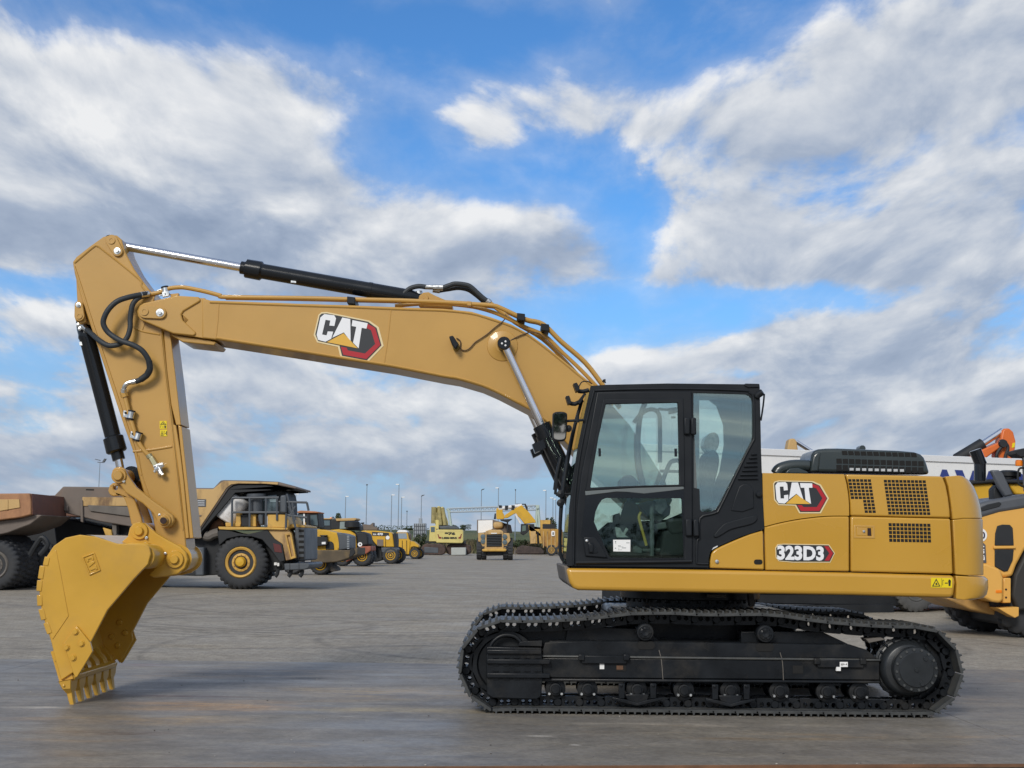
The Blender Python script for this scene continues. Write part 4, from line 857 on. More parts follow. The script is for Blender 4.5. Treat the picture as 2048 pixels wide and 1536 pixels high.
mb=MB(); mb.lathe(U,U.az(1258,966,-.8),[(0,-.84),(.06,-.83),(.075,-.8),(.06,-.77),(0,-.76)],20); mb.prism(U,U.L([(1240,960),(1252,955),(1270,958),(1282,968),(1240,972)],-.8),-.82,-.75); mb.tube([U.P(x,y,-.75) for x,y in ((1262,985),(1258,1000),(1256,1010))],.02,8,2); mb.build('joystick',M['seat'],cab,.006)
# mirror, lamps, front rail, wiper
mi=U.L(smoothp([(1107,826),(1120,823.5),(1132,826),(1134.5,835),(1133,868),(1130,880),(1118,882.5),(1107,880),(1105,870),(1105,836)],3,True),-1.42)
mr=MB().prism(U,mi,-1.44,-1.36).build('mirror',K,cab,.01,3)
FM=Fr(*(U.W(*U.az(1120,853,-1.45),-1.45).xy),R(6))
cm=(sum(p[0] for p in mi)/len(mi),sum(p[1] for p in mi)/len(mi))
mp_=[(cm[0]+(a-cm[0])*.84,cm[1]+(z-cm[1])*.9) for a,z in mi]; n_=len(mp_)
MB().add([U.W(a,z,-1.449-(z-cm[1])*.05) for a,z in mp_]+[U.W(a,z,-1.43) for a,z in mp_],[list(range(n_))[::-1]]+[[i,(i+1)%n_,(i+1)%n_+n_,i+n_] for i in range(n_)]).build('mirror_glass',M['mirror'],cab,smooth=0)
mb=MB(); mb.tube([U.P(x,y,-1.38) for x,y in ((1134,842),(1150,841),(1168,840))],.012,8,2); mb.tube([U.P(1155,832,-1.38),U.P(1155,845,-1.38)],.016,8,1); mb.lathe(U,U.az(1137,857,-1.38),[(0,-1.41),(.03,-1.4),(.03,-1.34),(0,-1.33)],14)
mb.build('mirror_arm',K,cab)
mb=MB()
for pts in ([(1146,768),(1153,766),(1159,776),(1158,782),(1152,784)],[(1131,793),(1138,792),(1141,800),(1142,808),(1136,809)]): mb.prism(U,U.L(pts,-1.3),-1.34,-1.2)
mb.tube([U.P(x,y,-1.27) for x,y in ((1156,782),(1166,783),(1178,780))],.02,8,2); mb.tube([U.P(x,y,-1.27) for x,y in ((1140,806),(1150,808),(1166,800))],.02,8,2); mb.tube([U.P(x,y,-1.27) for x,y in ((1158,773),(1164,764),(1176,763),(1184,768))],.006,6,4)
mb.prism(U,U.L([(1153,805),(1168,786),(1173,787),(1160,808)],-1.3),-1.3,-1.2); mb.build('cab_work_light',K,cab,.006)
mb=MB(); mb.tube([U.P(x,y,-1.2) for x,y in ((1164,800),(1150,850),(1136,920),(1126,985),(1121,1040),(1120,1090),(1122,1112),(1130,1124),(1140,1128))],.016,8,4)
mb.tube([U.P(x,y,-.95) for x,y in ((1146,860),(1131,930),(1122,1000),(1119,1060))],.012,8,3)
for x,y in ((1121,988),(1121,1006)): mb.lathe(U,U.az(x,y,-1.2),[(0,-1.24),(.035,-1.23),(.035,-1.2),(0,-1.19)],12)
mb.tube([U.P(x,y,-1.2) for x,y in ((1112,990),(1140,988))],.012,6,1)
mb.build('front_guard_rail',K,cab)
mb=MB(); mb.tube([U.P(x,y,-1.0) for x,y in ((1122,915),(1114,950),(1110,980))],.02,8,2); mb.prism(U,U.L([(1110,955),(1117,957),(1113,990),(1108,988)],-1.0),-1.02,-.96); mb.build('wiper',K,cab,.004)
MB().tube([U.P(x,y,-.8) for x,y in ((1208,765),(1209,762),(1211,762))],.02,6,1).build('roof_stud',K,cab)
# ================================================================== parked machines and yard
def plane_at(px,py,yaw=0):        # working plane through the ground point seen at a pixel
    y=gy(px,py); r=ray(px,py); t=y/r.y; return Fr(r.x*t,y,yaw)
GZ=-.03
def vehicle(name,label,cat,px,py,yaw=0,group=None):
    f=plane_at(px,py,yaw); o=thing(name,label,cat,(f.p0.x,f.p0.y,0),group); return o,f
def wheel(par,fr,cx,cy,rpx,o0,o1,rim=None,lugs=26,tyre=None,rimr=.56,ref=None):
    c=fr.az(cx,cy,o0 if ref is None else ref); r=abs(fr.az(cx+rpx,cy,o0 if ref is None else ref)[0]-c[0]); w=o1-o0
    c=(c[0],r+GZ)
    mb=MB(); pr=[(rimr*r,o0+.08*w),(rimr*1.08*r,o0+.01*w),(.8*r,o0-.01*w),(.93*r,o0+.03*w),(r,o0+.10*w),(r,o0+.42*w),(.955*r,o0+.46*w),(.955*r,o0+.54*w),(r,o0+.58*w),(r,o1-.1*w),(.93*r,o1-.03*w),(.8*r,o1),(rimr*r,o1-.08*w)]
    mb.lathe(fr,c,pr,lugs*3,mod=lambda j,k:(.94 if (3<=k<=5 and j%3==0) or (8<=k<=9 and (j+1)%3==0) else 1))
    t=mb.build('wheel',tyre or M['tyre'],par)
    R_=rimr*r
    mb=MB(); mb.lathe(fr,c,[(0,o0-.02*w),(.2*R_,o0-.02*w),(.24*R_,o0+.08*w),(.42*R_,o0+.1*w),(.46*R_,o0+.05*w),(.6*R_,o0+.06*w),(.7*R_,o0+.2*w),(.8*R_,o0+.18*w),(.86*R_,o0+.02*w),(.97*R_,o0-.01*w),(1.05*R_,o0+.04*w),(1.05*R_,o1-.1*w),(0,o1-.12*w)],36)
    for k in range(12):
        a=k*PI/6; mb.lathe(fr,(c[0]+.52*R_*cos(a),c[1]+.52*R_*sin(a)),[(0,o0+.03*w),(.035*R_,o0+.03*w),(.035*R_,o0+.1*w)],6)
    mb.build('rim',rim or M['uy'],t); return t
# ------------------------------------------------ big rigid dump truck behind the bucket
D,F=vehicle('dump_truck','tan and brown rigid dump truck parked side-on behind the excavator bucket','dump truck',480,1177)
c2=lambda x,y:(380+x/5.689,900+y/5.689)
bed=[(95,1005),(126,973),(260,974.5),(427,976),(441,961),(447,960),(510,961),(557,963.5),(592,974),(592,978),(556,970.5),(530,968),(478,968),(466,970),(457,977),(391,1074),(372,1070),(300,1060),(200,1043),(97,1018)]
bedo=MB().prism(F,F.L(bed,0),0,3.0).build('dump_body',[M['brown']],D,.03)
ext('dump_body_panel',F,[(165,994),(262,995),(262,1012),(163,1012)],-.03,.02,M['tan'],bedo,.01)
MB().prism(F,F.L([(345,978),(426,978.5),(440,967),(448,962),(556,964.5),(556,969.5),(530,967.5),(476,967),(462,969),(453,976),(390,1070),(372,1066),(345,1062)],-.02),-.03,.02).build('dump_body_side',M['tan'],bedo,.01)
for x in (128,160,262,300,345): ext('dump_body_rib',F,[(x,1000),(x+5,1000),(x+6,1045),(x+1,1043)] if x>130 else [(x,1012),(x+8,1012),(x+8,1022),(x,1021)],-.08,.02,M['brown'],bedo,.01)
ext('dump_body_lining',F,[(456,979),(468,972),(478,970),(531,970),(588,979),(588,977.5),(556,972),(540,980),(470,985),(392,1076),(389,1074)],.05,2.9,M['dark'],bedo,.0)
ext('dump_body_rail',F,[(175,1010),(262,1014),(262,1033),(180,1022)],-.06,.02,M['dust'],bedo,.01)
ext('dump_body_rail',F,[(345,1030),(403,1030),(402,1033),(345,1033)],-.05,.02,M['brown'],bedo,.01)
ext('slot',F,[(172,978),(188,978.5),(188,981),(172,980.5)],-.006,.01,M['hole'],bedo,0)
ext('number_plate',F,[(376,998),(412,998.5),(411.5,1013.5),(376,1013)],-.045,.0,M['gmet'],bedo,0)
mb=MB(); lettering(mb,F,'5',[(380.5,1010),(387.5,1010.4),(380.5,1000)],-.05,.03); 
for y in (1001,1005.2,1009.4): mb.prism(F,F.L([(392,y),(409,y+.2),(409,y+1.2),(392,y+1)],-.05),-.05,-.046)
mb.build('plate_digit',M['letw'],bedo,smooth=0)
ext('chassis',F,[(230,1045),(300,1062),(392,1078),(400,1070),(570,1075),(580,1120),(566,1140),(545,1143),(395,1152),(330,1150),(240,1120)],.5,2.6,M['dark'],D,.03)
ext('rear_chassis',F,[(104,1030),(200,1052),(300,1070),(300,1150),(250,1158),(180,1140),(118,1145),(112,1090)],1.0,2.4,M['dark'],D,.05)
ext('fuel_tank',F,[(385,1094),(408,1094),(408,1152),(390,1152)],.1,.9,M['gmet'],D,.05)
ext('mudguard',F,[c2(310,930),c2(345,905),c2(440,912),c2(540,945),c2(640,960),c2(740,940),c2(880,905),c2(960,1010),c2(1050,1070),c2(1080,1260),c2(1020,1280),c2(930,1150),c2(820,1020),c2(700,985),c2(560,980),c2(420,1010),c2(330,1090)],.0,.9,M['dark'],D,.02)
ext('platform_deck',F,[c2(320,872),c2(330,902),c2(440,908),c2(880,904),c2(1110,908),c2(1110,885),c2(870,880)],-.05,2.8,M['uy'],D,.01)
ext('deck_box',F,[c2(400,825),c2(520,830),c2(525,715),c2(570,720),c2(580,830),c2(570,872),c2(405,872)],.1,.9,M['uy'],D,.02)
ext('battery_box',F,[c2(575,740),c2(670,740),c2(670,870),c2(575,870)],.15,.8,M['dark'],D,.02)
ext('deck_box',F,[c2(680,735),c2(750,735),c2(752,872),c2(690,872)],.1,.9,M['uy'],D,.02)
ext('deck_box',F,[c2(880,735),c2(1085,735),c2(1120,800),c2(1120,885),c2(880,880)],.0,2.6,M['uy'],D,.02)
mb=MB(); mb.rod(F.P(*c2(395,795),.6),F.P(*c2(565,525),.6),.42,24,[(0,.32),(.0,.38),(.04,.42),(.96,.42),(1,.36)]); mf=mb.build('exhaust_muffler',M['silver'],D)
MB().tube([F.P(*c2(x,y),.6) for x,y in ((375,810),(310,850),(275,910),(275,950))],.16,12,5).build('exhaust_pipe',M['rust'],mf)
MB().tube([F.P(*c2(x,y),.3) for x,y in ((170,970),(215,985),(260,960),(330,940))],.15,10,4).build('brake_duct',M['dust'],D)
cabo=MB().prism(F,F.L([c2(600,490),c2(720,470),c2(1040,450),c2(1090,480),c2(1110,560),c2(1120,740),c2(600,740)],.5),.5,2.3).build('cab',M['dark'],D,.05)
ext('cab_window',F,[c2(790,525),c2(985,510),c2(1000,560),c2(1000,705),c2(800,710)],.47,.52,M['wglass'],cabo,0); ext('cab_window',F,[c2(830,540),c2(980,520),c2(985,590),c2(915,590),c2(900,560),c2(835,580)],.46,.5,mat('sky_lit_pane',(.32,.42,.46),.15),cabo,0)  # second pane is a paler patch with sky light painted in
MB().rod(F.P(*c2(755,500),.3),F.P(*c2(755,710),.3),.28,16,[(0,.3),(.15,.3),(.15,.2),(1,.2)]).build('air_cleaner',M['gmet'],D)
MB().prism(F,F.L([c2(770,735),c2(800,720),c2(830,740),c2(835,850),c2(790,855),c2(775,800)],.0),0,.4).build('air_cleaner',M['gmet'],D,.08)
ext('mirror',F,[c2(1025,515),c2(1095,510),c2(1100,720),c2(1020,715)],-.1,.0,M['gmet'],D,.05)
mb=MB()
for a,b in (((480,545),(1010,540)),((480,710),(1010,710)),((480,545),(478,870)),((680,540),(678,870)),((865,545),(862,880)),((990,545),(990,800)),((1010,590),(1330,597)),((1330,597),(1350,690)),((1100,500),(1200,880)),((1165,590),(1180,760)),((1110,740),(1330,770)),((1120,640),(1200,800)),((1200,640),(1130,760)),((1095,720),(1090,905))):
    mb.rod(F.P(*c2(*a),-.02),F.P(*c2(*b),-.02),.035,8)
mb.build('handrail',M['gmet'],D)
ext('front_pillar',F,[c2(880,905),c2(1110,905),c2(1150,950),c2(1205,1230),c2(1090,1260),c2(1050,1070),c2(960,1010)],.05,1.0,M['tan'],D,.02)
ext('ladder_frame',F,[c2(1075,955),c2(1150,940),c2(1205,1225),c2(1145,1245)],-.03,.1,M['uy'],D,.01,holes=[[c2(1100,972),c2(1135,965),c2(1182,1205),c2(1152,1215)]])
ext('tail_panel',F,[c2(945,1060),c2(1030,1080),c2(1050,1170),c2(960,1160)],-.01,.1,mat('dull_red',(.1,.02,.02),.6),D,.01)
rg=ext('radiator_grille',F,[c2(1195,870),c2(1310,880),c2(1310,1260),c2(1220,1265),c2(1185,1100)],.3,2.9,M['gmet'],D,.05)
mb=MB()
for k in range(6):
    y=905+k*62; mb.prism(F,F.L([c2(1240,y),c2(1296,y),c2(1296,y+28),c2(1238,y+28)],.3),.29,.4)
mb.build('grille_slot',M['hole'],rg,smooth=0)
ext('hood',F,[c2(1110,850),c2(1200,840),c2(1310,860),c2(1310,885),c2(1190,880),c2(1110,905)],.3,2.8,M['uy'],D,.03)
bm=ext('bumper',F,[c2(1070,1290),c2(1340,1285),c2(1365,1300),c2(1350,1345),c2(1300,1362),c2(1075,1370)],.1,2.9,M['gmet'],D,.03)
mb=MB()
for x in (1135,1240): mb.prism(F,F.L([c2(x-2,1290),c2(x+3,1290),c2(x+3,1365),c2(x-2,1365)],.1),.09,.2)
for x in (1000,1150,1280): mb.tube([F.P(*c2(x,y),.3) for x,y in ((x,1365),(x-8,1410),(x-30,1440))],.06,8,2)
mb.build('bumper_stay',M['dark'],D)
mb=MB(); mb.prism(F,F.L([c2(960,1280),c2(990,1278),c2(990,1310),c2(960,1310)],.35),.3,.5); mb.prism(F,F.L([c2(995,1285),c2(1018,1285),c2(1018,1320),c2(995,1320)],.35),.3,.5); mb.build('side_marker',M['white'],D)
wheel(D,F,481,1124,53.5,0,.95,lugs=30); wheel(D,F,470,1124,53.5,2.2,3.1,ref=0,lugs=30)
wheel(D,F,230,1124,53.5,0,.95,lugs=30); wheel(D,F,250,1124,53.5,2.0,3.1,ref=0,lugs=30)
MB().lathe(F,(F.az(481,1124,0)[0],F.az(481,1124,0)[1]),[(0,-.12),(.12,-.11),(.16,-.03),(.16,.1)],16).build('hub_cap',M['uy2'],D)
ext('lift_cylinder',F,[(205,1055),(222,1060),(226,1078),(212,1075)],.0,.2,M['uy'],D,.02)
ext('suspension_strut',F,[(224,1040),(233,1040),(233,1080),(224,1080)],.1,.4,M['dust'],D,.02)
# ------------------------------------------------ rusty dump truck at the left edge
A,FA=vehicle('dump_truck','rusty orange dump truck showing only its tail and one rear wheel past the bucket','dump truck',5,1179)
bo=MB().prism(FA,FA.L([(-380,975),(-200,985),(0,987),(59,986.5),(62,1005),(62.5,1029),(40,1035),(0,1040),(-120,1058),(-300,1075),(-380,1040)],0),0,2.9).build('dump_body',M['rorange'],A,.03)
ext('dump_body_panel',FA,[(-120,1000),(38,998.5),(40,1015),(0,1022),(-120,1036)],-.03,.01,M['tan'],bo,.01)
for x in (12,-60): ext('dump_body_rib',FA,[(x,999),(x+4,999),(x+4,1019),(x,1020)],-.05,.01,M['tan'],bo,.01)
ext('tail_plate',FA,[(62.5,988),(64,987),(66,1029),(64,1030)],.05,2.85,mat('dark_rust_plate',(.15,.065,.045),.7,var=.2),bo,.01)
ext('tail_chute',FA,[(-200,1052),(0,1041),(40,1036),(64,1029),(84,1030),(60,1049),(15,1066),(-100,1090),(-200,1095)],.2,2.8,M['brown'],bo,.03)
ext('chassis',FA,[(-300,1075),(0,1066),(20,1075),(40,1110),(20,1130),(-300,1130)],.7,2.3,M['dark'],A,.03)
wheel(A,FA,-13,1129,50,0,.8,M['dust'],lugs=28,rimr=.56); wheel(A,FA,-13,1129,50,.9,1.7,M['dust'],lugs=28,ref=0); wheel(A,FA,-13,1129,50,2.1,3.0,M['dust'],lugs=28,ref=0)
wheel(A,FA,-260,1122,62,0,.9,M['dust'],lugs=28)
MB().tube([FA.P(x,y,.4) for x,y in ((60,1110),(75,1085),(85,1075),(95,1090),(80,1110))],.08,8,4).build('tow_hook',M['dark'],A)
B9,F9b=vehicle('dump_truck','dark rust-brown dump truck wedged between the orange and the brown dump bodies','dump truck',100,1162)
ext('dump_body',F9b,[(20,992),(150,990),(160,1000),(160,1034),(70,1032),(20,1036)],0,2.9,mat('rust_brown_bed',(.14,.07,.048),.7,var=.3,vscale=1.0,dirt=(.08,.05,.04),damt=.6,dscale=1.5),B9,.04); ext('chassis',F9b,[(20,1040),(170,1036),(300,1060),(300,1130),(20,1135)],.3,2.5,M['dark'],B9,.05)
wheel(B9,F9b,75,1120,41,0,.8,M['dust'],24); wheel(B9,F9b,165,1120,41,0,.8,M['dust'],24); wheel(B9,F9b,75,1120,41,2.0,2.8,M['dust'],24,ref=0)
# ------------------------------------------------ row of haulers and loaders beyond it
c3=lambda x,y:(560+x/6.827,950+y/6.827)
A1,F1=vehicle('articulated_hauler','yellow hauler with sloping hood, grey nose, brown bumper and orange cab roof','articulated hauler',655,1149)
ext('hood',F1,[c3(340,640),c3(360,705),c3(440,735),c3(620,750),c3(760,785),c3(900,830),c3(930,1000),c3(800,1010),c3(790,1100),c3(330,1100),c3(300,900)],0,2.4,M['uy2'],A1,.06)
ext('nose',F1,[c3(770,785),c3(860,800),c3(945,830),c3(945,1010),c3(800,1030),c3(800,940),c3(790,860)],-.03,2.45,M['gmet'],A1,.05)
mb=MB()
for k in range(8): mb.prism(F1,F1.L([c3(915,830+k*24),c3(945,830+k*24),c3(945,842+k*24),c3(915,842+k*24)],-.05),-.05,.1)
mb.build('grille_fin',M['steelg'],A1,smooth=0)
mb=MB(); mb.prism(F1,F1.L([c3(480,860),c3(520,840),c3(650,850),c3(655,940),c3(640,960),c3(490,975),c3(470,930)],-.1),-.25,.1); mb.prism(F1,F1.L([c3(535,820),c3(650,820),c3(645,835),c3(610,840),c3(610,870),c3(575,870),c3(575,840)],-.1),-.2,.0); mb.tube([F1.P(*c3(x,y),-.05) for x,y in ((470,930),(440,960),(410,1010),(360,1030))],.08,8,3); mb.prism(F1,F1.L(arc(*c3(680,960),8,180,360,8)+[c3(740,1020),c3(620,1020)],-.05),-.03,.1); mb.build('air_cleaner',M['dark'],A1,.05)
ext('label_plate',F1,[c3(570,915),c3(622,912),c3(622,945),c3(570,945)],-.29,-.2,M['white'],A1,0)
mb=MB(); mb.prism(F1,F1.L([c3(372,790),c3(385,790),c3(385,900),c3(372,900)],-.01),-.012,.01); mb.prism(F1,F1.L([c3(400,790),c3(414,790),c3(414,900),c3(400,900)],-.01),-.012,.01); mb.prism(F1,F1.L([c3(458,760),c3(468,760),c3(468,1010),c3(458,1010)],-.01),-.012,.01); mb.build('side_vent',M['hole'],A1,smooth=0)
bp=ext('bumper',F1,[c3(400,1025),c3(940,1025),c3(1060,990),c3(1060,1090),c3(900,1150),c3(760,1190),c3(430,1210)],-.3,2.7,mat('muddy_bumper',(.11,.085,.055),.75,var=.3,vscale=1.5,dirt=(.25,.17,.07),damt=.5,dscale=2),A1,.04)
ext('bumper_corner',F1,[c3(960,1000),c3(1010,1000),c3(1030,1060),c3(990,1110),c3(940,1130)],-.33,-.2,M['dark'],bp,.03)
ext('frame_nose',F1,[c3(590,1215),c3(680,1225),c3(760,1275),c3(765,1310),c3(700,1325),c3(640,1270),c3(590,1270)],.3,2.0,M['dust'],A1,.05)
co=ext('cab',F1,[c3(240,520),c3(520,515),c3(535,700),c3(530,730),c3(340,700),c3(240,650)],.3,2.0,M['dark'],A1,.05)
ext('cab_roof',F1,[c3(230,500),c3(280,485),c3(480,495),c3(525,505),c3(520,520),c3(240,520)],.2,2.1,mat('faded_orange_roof',(.42,.17,.075),.6,var=.15),co,.03)
ext('cab_window',F1,[c3(415,550),c3(500,545),c3(520,690),c3(420,680)],.28,.35,M['wglass'],co,0); ext('cab_window',F1,[c3(265,540),c3(325,540),c3(325,640),c3(260,620)],.28,.35,M['wglass'],co,0); ext('cab_pillar',F1,[c3(318,530),c3(338,530),c3(340,690),c3(320,680)],.25,.35,M['white'],co,.0)
ext('mirror',F1,[c3(352,540),c3(395,530),c3(405,690),c3(355,690)],-.2,.0,M['dark'],A1,.04)
wheel(A1,F1,640,1128,21,.1,.9,M['uy2'],20); wheel(A1,F1,585,1128,21,.1,.9,M['uy2'],20); wheel(A1,F1,640,1128,21,1.7,2.5,M['uy2'],20,ref=.1)
A2,F2=vehicle('articulated_hauler','yellow hauler with black nose and red bumper, next past the brown-bumpered one','articulated hauler',725,1132)
ext('hood',F2,[c3(680,750),c3(800,740),c3(960,760),c3(1035,810),c3(1050,1000),c3(700,1010)],0,2.4,M['uy2'],A2,.06)
ext('nose',F2,[c3(1020,790),c3(1090,770),c3(1190,800),c3(1205,870),c3(1210,960),c3(1050,985),c3(1045,850)],.0,2.5,M['dark'],A2,.1)
mb=MB(); mb.prism(F2,F2.L([c3(965,880),c3(1000,890),c3(1000,980),c3(975,980)],-.02),-.03,.0); mb.build('side_vent',M['hole'],A2,smooth=0)
MB().lathe(F2,F2.az(*c3(1093,948),-.02),[(0,-.05),(.13,-.05),(.13,.1)],20).build('round_sign',M['white'],A2); MB().lathe(F2,F2.az(*c3(1095,946),-.02),[(0,-.06),(.05,-.06),(.05,.0)],10).build('sign_print',M['ink'],A2)
ext('bumper',F2,[c3(1050,1010),c3(1110,975),c3(1240,970),c3(1243,1030),c3(1180,1075),c3(1060,1110),c3(900,1190),c3(900,1120)],-.2,2.6,mat('weathered_red',(.33,.10,.06),.7,var=.3,vscale=1.5,dirt=(.45,.25,.18),damt=.6,dscale=1.5),A2,.05)
co=ext('cab',F2,[c3(690,610),c3(760,600),c3(1000,610),c3(1090,700),c3(1090,760),c3(900,750),c3(690,745)],.3,2.2,M['dark'],A2,.05)
ext('cab_roof',F2,[c3(755,595),c3(1030,585),c3(1050,605),c3(1010,625),c3(770,630)],.2,2.3,M['tan'],co,.03)
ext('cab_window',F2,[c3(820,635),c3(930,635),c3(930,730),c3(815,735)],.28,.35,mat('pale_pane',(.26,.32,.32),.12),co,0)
MB().rod(F2.P(*c3(985,720),.1),F2.P(*c3(985,625),.1),.45,14,[(0,.3),(.1,.45),(.8,.45),(1,.3)]).build('air_cleaner',M['dark'],A2)
wheel(A2,F2,724,1111,20.5,.0,.9,M['uy2'],20,rimr=.5); wheel(A2,F2,684,1111,20.5,.0,.9,M['uy2'],20); wheel(A2,F2,724,1111,20.5,1.7,2.6,M['uy2'],20,ref=0)
A3,F3=vehicle('old_hauler_cab','small tan cab with orange beacon peeping between the two haulers','machine cab',655,1125)
ext('cab',F3,[c3(540,600),c3(570,588),c3(680,590),c3(700,610),c3(700,750),c3(540,740)],0,2,M['dark'],A3,.05); ext('cab_roof',F3,[c3(560,588),c3(700,590),c3(705,605),c3(555,605)],-.1,2.1,M['tan'],A3,.02); ext('cab_window',F3,[c3(600,620),c3(680,620),c3(680,690),c3(600,690)],-.04,.05,M['wglass'],A3,0); ext('beacon',F3,[c3(680,575),c3(705,575),c3(707,602),c3(680,602)],.3,.8,M['orange'],A3,.05)
ext('body',F3,[c3(500,740),c3(720,745),c3(720,1000),c3(500,1000)],0,2.4,M['uy'],A3,.1); wheel(A3,F3,640,1100,18,0,.8,None,16); wheel(A3,F3,668,1100,18,0,.8,None,16)
Lw,F4=vehicle('wheel_loader','yellow wheel loader with black number strip on its rear hood','wheel loader',780,1127)
ext('hood',F4,[c3(1085,780),c3(1130,758),c3(1300,760),c3(1500,780),c3(1535,800),c3(1560,985),c3(1440,985),c3(1320,960),c3(1250,890),c3(1190,850)],0,2.2,M['uy2'],Lw,.06)
nb=ext('number_strip',F4,[c3(1256,775),c3(1485,790),c3(1488,833),c3(1258,828)],-.03,.01,M['logok'],Lw,0)
mb=MB(); lettering(mb,F4,'470',[c3(1325,822),c3(1405,825),c3(1325,790)],-.05,.05,.2); lettering(mb,F4,'WA',[c3(1270,822),c3(1315,823),c3(1270,798)],-.05,.03,.2); mb.build('number_lettering',M['letw'],Lw,smooth=0)
ext('radiator_vent',F4,[c3(1325,880),c3(1410,880),c3(1410,968),c3(1325,965)],-.03,.01,M['brown'],Lw,0); mb=MB(); mb.prism(F4,F4.L([c3(1438,840),c3(1442,840),c3(1444,980),c3(1438,980)],-.03),-.03,.01); mb.build('panel_seam',M['hole'],Lw,smooth=0)
MB().lathe(F4,F4.az(*c3(1470,855),-.02),[(0,-.05),(.13,-.05),(.13,.02)],16).build('round_sign',M['white'],Lw)
ext('rear_grille',F4,[c3(1535,800),c3(1575,790),c3(1590,900),c3(1585,1000),c3(1560,990)],.1,2.1,M['dark'],Lw,.03)
ext('counterweight',F4,[c3(1380,990),c3(1590,990),c3(1615,1020),c3(1590,1050),c3(1460,1070),c3(1390,1060)],-.1,2.3,M['gmet'],Lw,.05)
ext('front_fender',F4,[c3(1190,850),c3(1260,880),c3(1310,960),c3(1310,1080),c3(1290,1080),c3(1270,960),c3(1200,890)],-.1,.7,M['dark'],Lw,.03)
ext('frame',F4,[c3(1200,960),c3(1390,980),c3(1400,1160),c3(1300,1190),c3(1200,1150)],.4,1.8,M['dark'],Lw,.05)
mb=MB(); mb.prism(F4,F4.L([c3(1130,670),c3(1230,680),c3(1270,650),c3(1275,700),c3(1330,720),c3(1330,750),c3(1130,750)],.5),.4,1.6); mb.build('roof_clutter',M['brown'],Lw,.02)
mb=MB()
for a,b in (((1130,660),(1135,760)),((1100,660),(1150,655)),((1215,690),(1215,750))): mb.rod(F4.P(*c3(*a),.5),F4.P(*c3(*b),.5),.05,6)
mb.build('handrail',M['dark'],Lw)
wheel(Lw,F4,781,1109,17.2,-.1,.6,M['uy2'],18); wheel(Lw,F4,790,1109,17.2,1.6,2.3,M['uy2'],18,ref=-.1); wheel(Lw,F4,729,1109,17.2,-.1,.6,M['uy2'],18)
Sm,F5=vehicle('tractor_unit','small yellow cab-over truck with a white roof at the end of the row','truck',827,1117.5)
co=ext('cab',F5,[c3(1585,790),c3(1620,760),c3(1720,760),c3(1745,800),c3(1760,880),c3(1780,890),c3(1765,1085),c3(1640,1095),c3(1600,1000),c3(1580,890)],0,2.2,M['uy2'],Sm,.06)
ext('cab_roof',F5,[c3(1600,770),c3(1625,752),c3(1700,750),c3(1735,765),c3(1740,785),c3(1600,785)],-.05,2.25,M['white'],co,.04)
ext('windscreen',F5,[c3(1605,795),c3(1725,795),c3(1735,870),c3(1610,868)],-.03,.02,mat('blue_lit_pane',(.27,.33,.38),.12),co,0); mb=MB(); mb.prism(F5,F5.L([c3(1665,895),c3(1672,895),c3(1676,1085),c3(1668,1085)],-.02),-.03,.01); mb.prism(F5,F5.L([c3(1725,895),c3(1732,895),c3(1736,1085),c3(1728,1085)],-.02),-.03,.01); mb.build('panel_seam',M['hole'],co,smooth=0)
ext('mudguard',F5,[c3(1765,900),c3(1830,910),c3(1895,960),c3(1895,990),c3(1830,975),c3(1790,985),c3(1770,1060)],.1,2.1,M['uy2'],Sm,.05)
ext('chassis',F5,[c3(1640,1040),c3(1860,1040),c3(1860,1100),c3(1640,1110)],.4,1.8,M['dark'],Sm,.03)
wheel(Sm,F5,829,1106,10.8,-.05,.5,M['uy2'],16); wheel(Sm,F5,835,1106,10.8,1.7,2.2,M['uy2'],16,ref=0); wheel(Sm,F5,800,1106,10.8,.0,.5,M['uy2'],16)
ext('tank',F5,[c3(1740,790),c3(1780,800),c3(1785,880),c3(1745,880)],.6,1.8,M['brown'],Sm,.05)
# ------------------------------------------------ far row
c4=lambda x,y:(800+x/6.4,950+y/6.4)
Hp,F6=vehicle('lattice_hopper','grey slatted steel tower standing on the grass behind the white-roofed truck','steel tower',840,1104)
mb=MB(); mb.prism(F6,F6.L([c4(178,620),c4(325,618),c4(330,800),c4(170,800)],0),0,2.5); mb.prism(F6,F6.L([c4(235,552),c4(274,552),c4(276,625),c4(233,625)],0),.6,1.8); mb.build('cladding',M['steelg'],Hp,.02)
mb=MB()
for k in range(6): mb.prism(F6,F6.L([c4(180+k*25,622),c4(188+k*25,622),c4(187+k*26,800),c4(178+k*26,800)],-.05),-.05,.02)
for y in (650,700,750): mb.prism(F6,F6.L([c4(176,y),c4(327,y),c4(327,y+6),c4(176,y+6)],-.08),-.08,.0)
mb.build('rail',M['gmet'],Hp,smooth=0)
mb=MB(); [mb.prism(F6,F6.L([c4(x,795),c4(x+10,795),c4(x+10,990),c4(x,990)],0),0.05+oo,.25+oo) for x in (185,305) for oo in (0,2)]; mb.build('leg',M['gmet'],Hp)
E2,F7=vehicle('tracked_excavator','pale lemon excavator seen from behind with black numbers on its counterweight','excavator',860,1109.5)
cwE=ext('counterweight',F7,[c4(462,705),c4(480,698),c4(790,700),c4(808,712),c4(808,860),c4(790,872),c4(470,868),c4(460,855)],0,3,M['lyel'],E2,.12,seg=3)
mb=MB(); lettering(mb,F7,'976',[c4(570,768),c4(708,768),c4(570,732)],-.03,.06); lettering(mb,F7,'LIEBHERR',[c4(538,818),c4(735,818),c4(538,794)],-.03,.06); mb.build('counterweight_lettering',M['ink'],cwE,smooth=0)
mb=MB()
